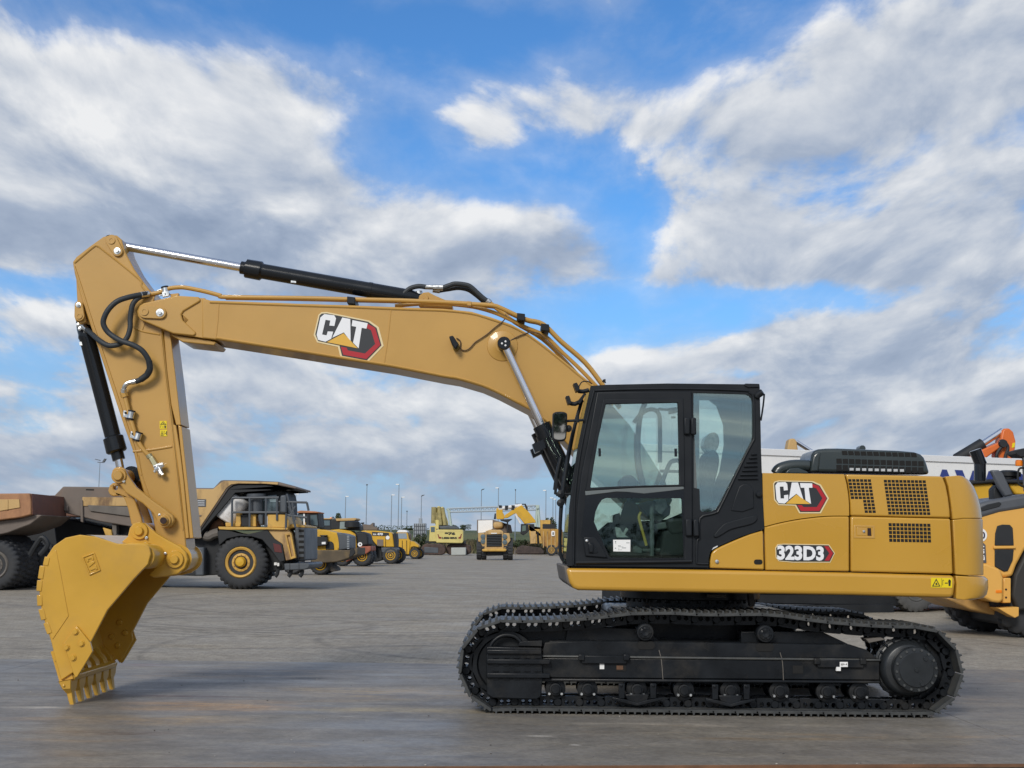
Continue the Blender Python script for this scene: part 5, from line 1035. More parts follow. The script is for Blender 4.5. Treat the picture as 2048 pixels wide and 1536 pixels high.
for P_ in ([c4(480,755),c4(492,758),c4(502,790),c4(530,795),c4(530,815),c4(495,812)],[c4(792,752),c4(780,755),c4(770,790),c4(748,797),c4(748,815),c4(780,812)]): mb.prism(F7,F7.L(P_,-.02),-.03,.01)
mb.build('red_chevron',mat('dark_red_stripe',(.2,.02,.02),.5),cwE,smooth=0)
cb=ext('cab',F7,[c4(385,650),c4(470,650),c4(470,850),c4(370,850)],.2,2.2,M['lyel'],E2,.05); ext('cab_window',F7,[c4(395,665),c4(445,665),c4(445,730),c4(395,730)],.17,.25,M['wglass'],cb,0)
ext('turntable',F7,[c4(330,840),c4(830,845),c4(830,880),c4(330,870)],.3,3.2,M['dark'],E2,.03); ext('engine_cover',F7,[c4(485,655),c4(620,645),c4(740,660),c4(760,700),c4(485,700)],.4,3,M['gmet'],E2,.15)
bmf=MB(); bmf.prism(F7,F7.L([c4(440,460),c4(480,400),c4(505,395),c4(520,420),c4(545,398),c4(560,440),c4(590,540),c4(612,600),c4(612,650),c4(455,650),c4(425,540),c4(430,480)],2.5),2.6,4.0); bmf=bmf.build('boom',M['lyel'],E2,.12)
mb=MB()
for a,b in (((500,410),(520,640)),((545,420),(575,640)),((470,480),(490,640))): mb.rod(F7.P(*c4(*a),2.4),F7.P(*c4(*b),2.4),.22,8)
mb.rod(F7.P(*c4(435,410),2.4),F7.P(*c4(430,620),2.4),.3,8); mb.build('boom_cylinder',mat('dusty_lemon',(.33,.28,.12),.6,var=.3,vscale=2),E2)
ext('handrail_post',F7,[c4(455,575),c4(495,575),c4(495,690),c4(455,690)],.1,.4,M['lyel'],E2,.02)
for k,(x0,x1) in enumerate(((270,585),(590,905))):
    tk=ext('crawler_track',F7,[c4(x0+20,900),c4(x0+60,880),c4(x1-70,880),c4(x1-10,905),c4(x1,960),c4(x1-10,1005),c4(x1-50,1022),c4(x0+40,1020),c4(x0,995),c4(x0,930)],-.2+k*.4 if k==0 else .8,1.0 if k==0 else 3.0,mat('rusty_track',(.075,.05,.042),.8,var=.4,vscale=3),E2,.1)
ext('track_frame',F7,[c4(310,920),c4(490,930),c4(490,1000),c4(310,995)],-.25,-.1,M['gmet'],E2,.05)
mb=MB(); Fb=plane_at(*c4(750,1026)); mb.prism(Fb,Fb.L([c4(655,930),c4(842,928),c4(842,1024),c4(655,1026)],0),0,1.6); cbk=mb.build('concrete_block',M['conc'],None,.05,org=Fb.p0.copy()); tag(cbk,'pale green-grey box standing on the ground under the lemon excavator','block')
K1,F8=vehicle('dump_truck','beige dump truck facing the camera with a black slatted grille','dump truck',990,1119.5)
fn=ext('front',F8,[c4(1090,730),c4(1110,712),c4(1300,712),c4(1325,735),c4(1330,960),c4(1080,965)],0,2.5,M['tan'],K1,.05)
ext('grille',F8,[c4(1108,760),c4(1303,755),c4(1303,915),c4(1108,918)],-.06,.0,M['hole'],fn,0)
mb=MB()
for k in range(7): mb.prism(F8,F8.L([c4(1112,778+k*21),c4(1300,776+k*21),c4(1300,780+k*21),c4(1112,783+k*21)],-.1),-.12,-.05)
mb.build('grille_bar',M['gmet'],fn,smooth=0)
ext('name_plate',F8,[c4(1165,740),c4(1240,740),c4(1240,752),c4(1165,752)],-.03,.0,M['white'],fn,0)
for s_ in ([c4(1000,740),c4(1085,740),c4(1100,960),c4(1060,930),c4(1030,860),c4(1000,850)],[c4(1330,740),c4(1400,745),c4(1415,840),c4(1380,880),c4(1345,960),c4(1320,960)]): ext('fender',F8,s_,.1,1.6,M['tan'],K1,.04)
for x,y in ((1062,790),(1062,850),(1340,790),(1340,860)): MB().lathe(F8,F8.az(*c4(x,y),0),[(0,-.02),(.2,.0),(.22,.05),(.22,.2)],14).build('headlight',M['wglass'],K1)
ext('bumper',F8,[c4(1045,960),c4(1060,945),c4(1350,942),c4(1368,960),c4(1350,980),c4(1060,980)],-.25,.1,M['uy'],K1,.08)
ext('axle',F8,[c4(1100,975),c4(1330,972),c4(1320,1030),c4(1110,1035)],.3,1.5,M['dark'],K1,.05)
bx=ext('dump_body',F8,[c4(985,572),c4(1190,570),c4(1420,640),c4(1440,740),c4(985,740)],1.6,5.5,M['brown'],K1,.04); ext('white_sheet',F8,[c4(1000,582),c4(1185,576),c4(1185,690),c4(1080,735),c4(1000,740)],1.52,1.62,M['white'],bx,0)
ext('hood',F8,[c4(1095,720),c4(1150,700),c4(1280,700),c4(1320,720),c4(1320,740),c4(1095,740)],.1,2.4,M['tan'],K1,.05)
cnp=ext('cab_canopy',F8,[c4(1280,570),c4(1440,560),c4(1385,600),c4(1385,740),c4(1365,740),c4(1365,600),c4(1290,582)],.4,2.6,M['dark'],K1,.03); ext('spilled_load',F8,[c4(1190,600),c4(1330,600),c4(1325,680),c4(1200,690)],1.3,3.6,M['tan'],K1,.2)
for cx in (1043,1382):   # front wheels, tread facing the camera
    FW_=Fr(F8.P(*c4(cx,960),.3).x,F8.p0.y+1.0,PI/2 if cx>1200 else PI/2)
    rr_=.95; w0=.42; mb=MB(); mb.lathe(FW_,(0,rr_+GZ),[(.5*rr_,-w0),(.93*rr_,-w0),(rr_,-w0*.8),(rr_,-.03),(.93*rr_,-.02),(.93*rr_,.02),(rr_,.03),(rr_,w0*.8),(.93*rr_,w0),(.5*rr_,w0)],66,mod=lambda j,k:.93 if ((k in(2,3) and j%3==0) or (k in(6,7) and (j+1)%3==0)) else 1); tt=mb.build('wheel',M['tyre'],K1); MB().lathe(FW_,(0,rr_+GZ),[(.0,-w0*.85),(.5*rr_,-w0*.95),(.5*rr_,w0*.95),(0,w0*.85)],24).build('rim',M['tan'],tt)
L1,F9=vehicle('tracked_excavator','golden excavator with arched boom and dark cab, behind the beige dump truck','excavator',1060,1108.5)
c5=lambda x,y:(940+x/11.378,960+y/11.378)
ext('boom',F9,[c5(780,870),c5(790,800),c5(1000,660),c5(1180,570),c5(1220,620),c5(1330,720),c5(1490,920),c5(1500,970),c5(1240,1000),c5(1150,880),c5(1020,760),c5(860,860)],1.0,2.0,M['uy2'],L1,.06)
ext('stick',F9,[c5(600,650),c5(640,630),c5(740,650),c5(745,740),c5(780,800),c5(780,890),c5(690,895),c5(600,890),c5(595,760)],1.2,1.8,M['uy2'],L1,.06)
mb=MB(); mb.rod(F9.P(*c5(650,655),1.4),F9.P(*c5(1180,580),1.4),.25,10); mb.rod(F9.P(*c5(1030,770),.9),F9.P(*c5(1150,990),.9),.15,10); mb.build('cylinder',M['silver'],L1)
mb=MB()
for x,y in ((690,600),(830,605),(830,660),(980,600),(975,660)): mb.prism(F9,F9.L([c5(x-35,y-25),c5(x+35,y-25),c5(x+30,y+25),c5(x-35,y+25)],1.1),1.0,2.0)
mb.prism(F9,F9.L([c5(560,760),c5(590,760),c5(590,890),c5(540,890)],1.1),1.2,1.8); mb.prism(F9,F9.L([c5(1050,535),c5(1270,535),c5(1310,620),c5(1320,720),c5(1290,700),c5(1240,560),c5(1050,555)],1.1),1.8,2.1); mb.build('hose_bracket',M['dark'],L1)
cb=ext('cab',F9,[c5(1160,1000),c5(1460,1000),c5(1470,1140),c5(1340,1170),c5(1220,1260),c5(1150,1220)],.3,2,M['dark'],L1,.05); ext('cab_window',F9,[c5(1190,1040),c5(1270,1030),c5(1270,1150),c5(1185,1170)],.26,.32,mat('green_pane',(.12,.17,.14),.15),cb,0)
ext('house',F9,[c5(1330,1020),c5(1350,1020),c5(1355,1130),c5(1480,1120),c5(1900,1110),c5(1900,1440),c5(1380,1450)],.0,2.8,M['uy'],L1,.06); ext('step_panel',F9,[c5(1380,1170),c5(1500,1160),c5(1500,1440),c5(1370,1450)],-.1,.1,M['tan'],L1,.03)
ext('door_gap',F9,[c5(1515,1180),c5(1560,1170),c5(1580,1440),c5(1530,1450)],-.03,.05,M['hole'],L1,0)
ext('crawler_track',F9,[c4(1480,990),c4(1500,930),c4(1560,900),c4(1800,930),c4(1850,980),c4(1840,1010),c4(1500,1012)],-.2,3.2,mat('track_steel',(.06,.045,.04),.8,var=.4,vscale=3),L1,.1)
W1,F10=vehicle('scrap_machine','rust-streaked yellow machine half hidden by the excavator cab front','machine',1105,1111)
ext('body',F10,[c4(1790,690),c4(2010,690),c4(2080,700),c4(2080,940),c4(1950,950),c4(1830,900)],0,2.6,mat('streaky_yellow',(.48,.27,.05),.6,var=.2,vscale=1.2,dirt=(.2,.09,.04),damt=.9,dscale=1.2,dlo=.45,dhi=.6,stretch=(2.5,1,.5)),W1,.05)
mb=MB()
for x in (1830,1880,1930,1980): mb.prism(F10,F10.L([c4(x,720),c4(x+12,720),c4(x+12,930),c4(x,930)],-.05),-.12,.0)
mb.build('rib',M['tan'],W1,.02)
ext('upper_box',F10,[c4(1795,575),c4(1925,575),c4(1925,625),c4(1940,700),c4(1800,700)],.4,2.2,M['uy'],W1,.04); ext('dark_vent',F10,[c4(1825,628),c4(1990,628),c4(1990,690),c4(1825,690)],.3,.6,M['dark'],W1,.0)
ext('speed_sign',F10,rrect(*c4(1938,715),*c4(1980,782),2),-.15,-.05,M['white'],W1,0); mb=MB(); lettering(mb,F10,'8',[c4(1950,768),c4(1970,768),c4(1950,730)],-.17,.03); mb.build('sign_digit',M['ink'],W1,smooth=0)
wheel(W1,F10,1103,1100,11,-.1,.6,None,16); wheel(W1,F10,1122,1100,11,-.1,.6,None,16)
# gantry
Gn=Fr(0,250,0); gt=thing('gantry_crane','pale lattice gantry crane on slim legs spanning the yard far behind','gantry crane',(0,250,0))
c_=[c4(610,430),c4(1745,390)]; b_=[c4(630,475),c4(1740,445)]
mb=MB()
n=20
for k in range(n+1):
    t=k/n; a=(c_[0][0]+(c_[1][0]-c_[0][0])*t,c_[0][1]+(c_[1][1]-c_[0][1])*t); b=(b_[0][0]+(b_[1][0]-b_[0][0])*t,b_[0][1]+(b_[1][1]-b_[0][1])*t)
    mb.rod(Gn.P(*a),Gn.P(*b),.11,5)
    if k<n:
        t2=(k+1)/n; a2=(c_[0][0]+(c_[1][0]-c_[0][0])*t2,c_[0][1]+(c_[1][1]-c_[0][1])*t2); mb.rod(Gn.P(*b),Gn.P(*a2),.09,5)
for o in (0,1.5):
    mb.rod(Gn.P(*c_[0],o),Gn.P(*c_[1],o),.2,6); mb.rod(Gn.P(*b_[0],o),Gn.P(*b_[1],o),.2,6)
gm=mat('hazy_steel',(.36,.42,.47),.6); mb.build('girder',gm,gt)
for a,b in (((620,440),(660,690)),((600,430),(640,480)),((1760,390),(1735,700)),((1765,390),(1790,700))):
    MB().rod(Gn.P(*c4(*a)),Gn.P(*c4(*b)),.28,6).build('leg',mat('gantry_leg',(.42,.5,.44),.6),gt)
ext('leg_head',Gn,[c4(1735,385),c4(1785,385),c4(1775,430),c4(1745,430)],-.5,1.5,bpy.data.materials['gantry_leg'],gt)
# ------------------------------------------------ white trailer
ya=R(20); WT=plane_at(1833,1222,ya)
tr_=thing('semi_trailer','long white box trailer with blue lettering behind the excavator','trailer',(WT.p0.x,WT.p0.y,0))
ax0=WT.az(1272,1000)[0]; ax1=WT.az(2330,1000)[0]; zt=WT.az(1833,911)[1]; zb=WT.az(1833,1178)[1]
bxw=MB().prism(WT,[(ax0,zb),(ax1,zb),(ax1,zt),(ax0,zt)],0,2.5).build('box_body',M['white'],tr_,.03)
mb=MB(); mb.prism(WT,[(ax0-.02,zt-.13),(ax1,zt-.13),(ax1,zt+.02),(ax0-.02,zt+.02)],-.035,.1); mb.prism(WT,[(ax0-.02,zb-.02),(ax1,zb-.02),(ax1,zb+.12),(ax0-.02,zb+.12)],-.03,.1); mb.build('edge_rail',mat('off_white_rail',(.74,.75,.76),.4),bxw,.01)
zl0=WT.az(1880,1000)[1]; zl1=WT.az(1885,939)[1]
mb=MB()
for s,x0,x1 in (('A',1862,1916),('W',1909,1992),('B',2000,2060)):
    a0=WT.az(x0,950)[0];a1=WT.az(x1,950)[0]; vs,fs=text_faces(s,.06); mb.add([WT.W(a0+(a1-a0)*u,zl0+(zl1-zl0)*v,-.012) for u,v in vs],fs)
mb.build('lettering',M['blue'],bxw,smooth=0)
ext('chassis',WT,[(1500,1188),(1800,1190),(1800,1212),(1520,1208)],.1,.5,M['dark'],tr_,.03); MB().prism(WT,[(ax0,zb-.35),(ax1,zb-.35),(ax1,zb-.02),(ax0,zb-.02)],.7,1.8).build('chassis_beam',M['dark'],tr_,.02)
MB().prism(WT,[(ax0+1,zb-.7),(WT.az(1790,1200)[0],zb-.7),(WT.az(1790,1200)[0],zb-.35),(ax0+1,zb-.35)],.05,.12).build('side_guard',M['dark'],tr_,.01)
for x in (1833,1950): wheel(tr_,WT,x,1180,41,.0,.35,M['tyreg'],22,tyre=M['tyreg'])
for x in (1833,): wheel(tr_,WT,x,1180,41,2.0,2.4,M['silver'],22,tyre=M['tyreg'],ref=0)
MB().prism(WT,[(ax0+.6,GZ),(ax0+.8,GZ),(ax0+.8,zb),(ax0+.6,zb)],.3,.5).build('landing_leg',M['dark'],tr_,.01)
# ------------------------------------------------ wheel loader, rear quarter, at the right edge
FL=plane_at(2035,1276,0); LO=thing('wheel_loader','amber wheel loader with grey hood cut by the right edge of the picture','wheel loader',(FL.p0.x,FL.p0.y,0))
r6=lambda x,y:(1840+x/3.269,830+y/3.269)
o=.25
sidep=[(1950,1022),(1962,1014),(1990,1008),(2048,1000),(2130,992),(2150,1140),(2075,1085),(2050,1100),(2034,1130),(2026,1153),(2006,1156),(1990,1143),(1963,1128),(1958,1060)]
hs_=ext('hood_side',FL,sidep,o,2.3,M['loady'],LO,.05,seg=3)
ext('hood_top',FL,[(1950,1016),(1960,1006),(1978,1001),(2000,997),(2048,989),(2130,980),(2130,1010),(2050,1017),(2000,1025),(1950,1040)],o-.03,2.35,M['loadg'],LO,.06,seg=3)
ext('hood_slot',FL,[r6(390,610),r6(440,585),r6(520,568),r6(535,580),r6(520,600),r6(400,632)],o-.04,o,M['dark'],LO,.01)
for P_ in ([(1991,1067),(1995,1052),(2005,1049),(2020,1049.5),(2026,1056),(2028,1091),(1990,1091)],[(1990,1099),(2028,1099),(2026,1120),(2016,1142),(2008,1143.5),(1990,1133)]): ext('side_grille',FL,P_,o-.02,o+.02,M['dark'],LO,.01)
ext('grille_bar',FL,[(1988,1092),(2032,1091.5),(2032,1097),(1988,1097.5)],o-.045,o,M['loady'],LO,.008)
MB().lathe(FL,FL.az(1960,1070,o),[(0,o-.012),(.115,o-.012),(.115,o)],28).build('speed_sticker',M['white'],LO)
mb=MB(); lettering(mb,FL,'40',[(1951,1077),(1970.5,1078),(1951,1062.5)],o-.016,.03); mb.build('sticker_digits',mat('navy_ink',(.02,.025,.07),.5),LO,smooth=0)
ext('model_plate',FL,[(1950,1087),(1966,1085),(1971,1090),(1973,1126),(1952,1126)],o-.012,o+.01,M['loadg'],LO,0)
mb=MB(); vs,fs=text_faces('L70H',.03); A_=FL.az(1969,1120,o);B_=FL.az(1968,1092,o);C_=FL.az(1959,1120,o)
mb.add([FL.W(A_[0]+(B_[0]-A_[0])*u+(C_[0]-A_[0])*v,A_[1]+(B_[1]-A_[1])*u+(C_[1]-A_[1])*v,o-.016) for u,v in vs],fs); mb.build('plate_lettering',M['letw'],LO,smooth=0)
ext('rear_counterweight',FL,[(1952,1128),(1972,1127),(2000,1138),(2007,1155),(2007,1200),(2000,1206),(1985,1204),(1960,1192),(1945,1178)],o-.25,2.6,M['loady'],LO,.06,seg=3)
ext('rear_bracket',FL,[(2007,1156),(2022,1156),(2022,1206),(2005,1206)],o-.1,.6,M['loady'],LO,.015)
mb=MB(); [mb.lathe(FL,FL.az(2012,y,o-.1),[(0,o-.105),(.018,o-.105),(.018,o-.09)],8) for y in (1179,1195)]; mb.build('bracket_hole',M['gap'],LO)
ext('reflector',FL,[(1992,1180.5),(2004,1180),(2004,1186),(1992,1186)],o-.26,o-.2,M['orange'],LO,.004)
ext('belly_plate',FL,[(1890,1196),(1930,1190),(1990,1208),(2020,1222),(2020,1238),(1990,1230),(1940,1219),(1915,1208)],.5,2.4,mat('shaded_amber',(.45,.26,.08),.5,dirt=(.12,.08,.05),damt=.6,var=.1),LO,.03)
ext('step',FL,[(1996,1216),(2038,1214),(2038,1226),(2038,1232),(2030,1236),(2015,1228)],o-.2,.7,M['loady'],LO,.01)
ext('rear_axle',FL,[(1990,1200),(2060,1190),(2080,1250),(2000,1250)],.5,2.1,M['dark'],LO,.05)
ext('fender',FL,[(2080,1085),(2100,1070),(2140,1070),(2140,1160),(2060,1220),(2036,1222),(2024,1190),(2030,1150),(2050,1110)],o-.05,.6,mat('fender_dark',(.03,.028,.026),.6),LO,.04)
wheel(LO,FL,2083,1178,98,.35,1.0,M['dark'],26,rimr=.45,ref=.2); wheel(LO,FL,2066,1196,84,1.9,2.5,M['dark'],24,ref=-.15,rimr=.45)
wheel(LO,FL,2420,1178,98,-.15,.45,M['loady'],24)
mb=MB(); mb.rod(FL.P(1960,962,.9),FL.P(1960,925,.9),.1,20); mb.rod(FL.P(1962,930,.9),FL.P(1950,900,.9),.105,20); ex_=mb.build('exhaust_stack',M['gloss'],LO)
ext('hood_strut',FL,[(1982,940),(1998,940),(2006,945),(2028,990),(2010,994),(1998,975)],.5,.62,M['loadg'],LO,.03); ext('exhaust_shroud',FL,[(1986,978),(1996,968),(2006,985),(2009,1001),(1987,1003)],.7,.95,M['dark'],LO,.03)
MB().rod(FL.P(2018,958,1.4),FL.P(2018,941,1.4),.2,20,[(0,.15),(.3,.15),(.3,.2),(.8,.2),(1,.12)]).build('air_precleaner',M['dark'],LO)
cbl=ext('cab',FL,[(2052,900),(2120,896),(2130,985),(2056,985)],.5,.75,M['loadg'],LO,.05); ext('cab_window',FL,[(2050,915),(2110,912),(2115,970),(2054,975)],.46,.52,M['wglass'],cbl,0)
mb=MB(); mb.prism(FL,FL.L([(2026,902),(2044,897),(2060,897),(2060,915),(2036,914),(2028,908)],.6),.5,.9); mb.tube([FL.P(x,y,.55) for x,y in ((2052,936),(2038,938),(2036,960),(2040,970),(2056,976))],.02,8,4); mb.build('mirror_bracket',M['dark'],LO,.02)
MB().rod(FL.P(2038,932,.6),FL.P(2038,920,.6),.065,14,[(0,.06),(.2,.065),(.9,.06),(1,.04)]).build('beacon',M['orange'],LO)
ext('operator_cab',FL,[(2160,800),(2290,800),(2320,990),(2300,1060),(2165,1060)],.35,2.0,M['loadg'],LO,.06); ext('windscreen',FL,[(2180,825),(2280,825),(2305,985),(2180,985)],.30,.37,M['wglass'],LO,0)
ext('rear_frame',FL,[(2120,990),(2180,1000),(2300,1070),(2300,1180),(2150,1180)],.4,1.9,M['loady'],LO,.05); ext('front_frame',FL,[(2290,1090),(2430,1060),(2470,1100),(2450,1190),(2290,1190)],.5,1.8,M['loadg'],LO,.05)
ext('lift_arm',FL,[(2390,1000),(2420,990),(2560,1170),(2545,1200),(2510,1190)],.6,.85,M['loady'],LO,.03); ext('loader_bucket',FL,[(2530,1130),(2560,1110),(2590,1160),(2660,1265),(2560,1262),(2530,1215)],-.3,2.6,M['loady'],LO,.04)
# ------------------------------------------------ second machine behind the loader
FB=plane_at(1960,1240); B2=thing('wheel_loader','ochre machine with a black roof line behind the amber loader hood','wheel loader',(FB.p0.x,FB.p0.y,0))
ext('body',FB,[r6(330,450),r6(470,445),r6(486,460),r6(486,540),r6(470,555),r6(330,580)],.3,2,M['uy2'],B2,.04); ext('body',FB,[r6(580,450),r6(720,440),r6(720,530),r6(625,520)],.3,2,M['uy2'],B2,.04)
ext('roof_line',FB,[r6(310,430),r6(340,425),r6(480,418),r6(720,425),r6(720,448),r6(480,444),r6(320,455)],.2,2.1,M['dark'],B2,.03); ext('dark_side',FB,[r6(470,470),r6(600,450),r6(640,530),r6(720,525),r6(720,800),r6(330,800),r6(330,580)],.4,1.9,M['dark'],B2,.02)
wheel(B2,FB,1935,1205,34,.2,.8,None,20); wheel(B2,FB,1975,1205,34,1.4,2,None,20,ref=.2)
# ------------------------------------------------ arms beyond the trailer
FO=Fr(14,40,0); OA=thing('tracked_excavator','bright orange excavator whose folded arm rises above the white trailer','excavator',(FO.p0.x,FO.p0.y,0))
ext('stick',FO,[r6(512,290),r6(500,262),r6(525,170),r6(540,100),r6(555,88),r6(585,86),r6(612,110),r6(628,170),r6(625,215),r6(600,320),r6(560,420),r6(500,420)],0,.5,M['oarm'],OA,.05)
ext('boom',FO,[r6(540,170),r6(552,182),r6(545,200),r6(420,290),r6(250,400),r6(150,420),r6(180,350),r6(300,290),r6(400,230)],-.1,.6,M['oarm'],OA,.05)
mb=MB(); mb.rod(FO.P(*r6(540,103),.2),FO.P(*r6(400,195),.2),.1,12); mb.build('cylinder_rod',CH,OA); MB().rod(FO.P(*r6(410,190),.2),FO.P(*r6(240,292),.2),.19,12).build('cylinder_barrel',M['dark'],OA)
mb=MB(); mb.tube([FO.P(*r6(x,y),-.15) for x,y in ((535,190),(565,190),(575,220),(560,260),(555,290))],.05,6,4); mb.tube([FO.P(*r6(x,y),-.12) for x,y in ((540,200),(510,240),(500,270),(510,290))],.05,6,4); mb.lathe(FO,FO.az(*r6(540,187),-.1),[(0,-.2),(.12,-.2),(.14,-.1)],14); mb.build('hydraulic_hose',M['dark'],OA)
ext('warning_sticker',FO,[r6(604,185),r6(622,180),r6(618,210),r6(600,215)],-.012,.0,M['warn'],OA,0); ext('house',FO,[(1800,1060),(2000,1060),(2000,1130),(1800,1130)],-1,1.5,M['oarm'],OA,.1); ext('crawler_track',FO,[(1790,1130),(2010,1130),(2020,1150),(2010,1160),(1790,1160)],-1.2,1.6,M['dark'],OA,.1)
FN=Fr(9,42,0); NA=thing('tracked_excavator','faded tan excavator arm tip peeping above the trailer roof near the black hood','excavator',(FN.p0.x,FN.p0.y,0))
c9=lambda x,y:(1500+x/3.737,800+y/3.737)
ext('stick',FN,[c9(280,360),c9(292,300),c9(305,287),c9(335,288),c9(350,310),c9(358,365),c9(360,600),c9(280,600)],0,.5,M['tan'],NA,.04); MB().rod(FN.P(*c9(345,312),.2),FN.P(*c9(460,385),.2),.07,10).build('cylinder_rod',CH,NA); ext('house',FN,[(1560,1050),(1700,1050),(1700,1120),(1560,1120)],-1,1.5,M['tan'],NA,.1); ext('crawler_track',FN,[(1550,1120),(1710,1120),(1715,1145),(1705,1152),(1555,1152),(1548,1140)],-1.2,1.6,M['dark'],NA,.1)
# ------------------------------------------------ light poles
def pole(px,ytop,head,label,th=.09):
    dy=1085-(ytop-.011*(px-1024)); Yd=10.5*FPX/dy*.999; X=(px-1024)/FPX*Yd
    r=ray(px,ytop); t=Yd/r.y; X=r.x*t; z=EYE+r.z*t
    o=thing('lamp_post',label,'lamp post',(X,Yd,GZ),'lamp posts around the yard'); k=Yd/FPX
    MB().rod((X,Yd,GZ),(X,Yd,z),.1,8,[(0,1.1*k),(1,.7*k)]).build('post',M['pole'],o)
    mb=MB(); 
    for h in head:
        if h=='l': mb.box(X-6*k,X,Yd-.3,Yd+.3,z-.8*k,z+1.0*k)
        if h=='r': mb.box(X,X+6*k,Yd-.3,Yd+.3,z-.8*k,z+1.0*k)
        if h=='d': mb.add([(X-.5*k,Yd-.3,z),(X+5*k,Yd-.3,z+2.2*k),(X+6*k,Yd-.3,z+3.6*k),(X+2*k,Yd-.3,z+3*k),(X-.5*k,Yd-.3,z+1.5*k)]+[(X-.5*k,Yd+.3,z),(X+5*k,Yd+.3,z+2.2*k),(X+6*k,Yd+.3,z+3.6*k),(X+2*k,Yd+.3,z+3*k),(X-.5*k,Yd+.3,z+1.5*k)],[[0,1,2,3,4],[9,8,7,6,5]]+[[i,(i+1)%5,(i+1)%5+5,i+5] for i in range(5)][:])
        if h=='f':
            mb.rod((X-5*k,Yd,z+.6*k),(X+7*k,Yd,z-.2*k),.7*k,6); 
            for p in ([(-10,6),(0,3.5),(0,5),(-9,7)],[(5,1),(8.5,0),(12.5,7.5),(9,8)]):
                V=[(X+a*k,Yd-.2,z+b*k) for a,b in p]+[(X+a*k,Yd+.2,z+b*k) for a,b in p]; mb.add(V,[[0,1,2,3],[7,6,5,4],[0,4,5,1],[1,5,6,2],[2,6,7,3],[3,7,4,0]])
        if h=='t': mb.box(X-1.3*k,X+1.3*k,Yd-.3,Yd+.3,z-.5*k,z+1.5*k)
    mb.build('lamp_head',M['white'] if head in('l','r') else M['gmet'],o)
pole(200,925,'f','grey post with twin tilted floodlights rising over the brown dump body')
pole(592,988,'r','lamp post just past the front lip of the dump truck canopy')
pole(691.5,993,'r','thin lamp post above the small tan cab and green tree')
pole(734,970,'t','tall bare-topped post above the loader roof clutter')
pole(783.5,990,'r','lamp post with white head to the right, left beside the tallest post')
pole(798,969,'l','tallest lamp post of the cluster, white head to the left, above the white-roofed truck')
pole(803.5,994.5,'r','slim lamp post directly right of the tallest one in the cluster')
pole(814,1023,'t','faint short distant post between the cluster and the slatted tower')
pole(843,993,'d','lamp post with a dark tilted head rising behind the slatted tower')
pole(963,981,'d','dark-headed lamp post standing left of the beige dump truck load')
pole(997,976,'l','lamp post with white head to the left above the golden arm')
pole(1031,980,'t','thin grey bare post rising behind the golden excavator boom')
pole(1092,981,'l','tall lamp post with white head just left of the excavator cab')
pole(1106,996,'l','shorter faint lamp post close to the excavator cab, left of a twin')
pole(1111.5,998.5,'l','shorter faint lamp post touching the cab outline, right of its twin')
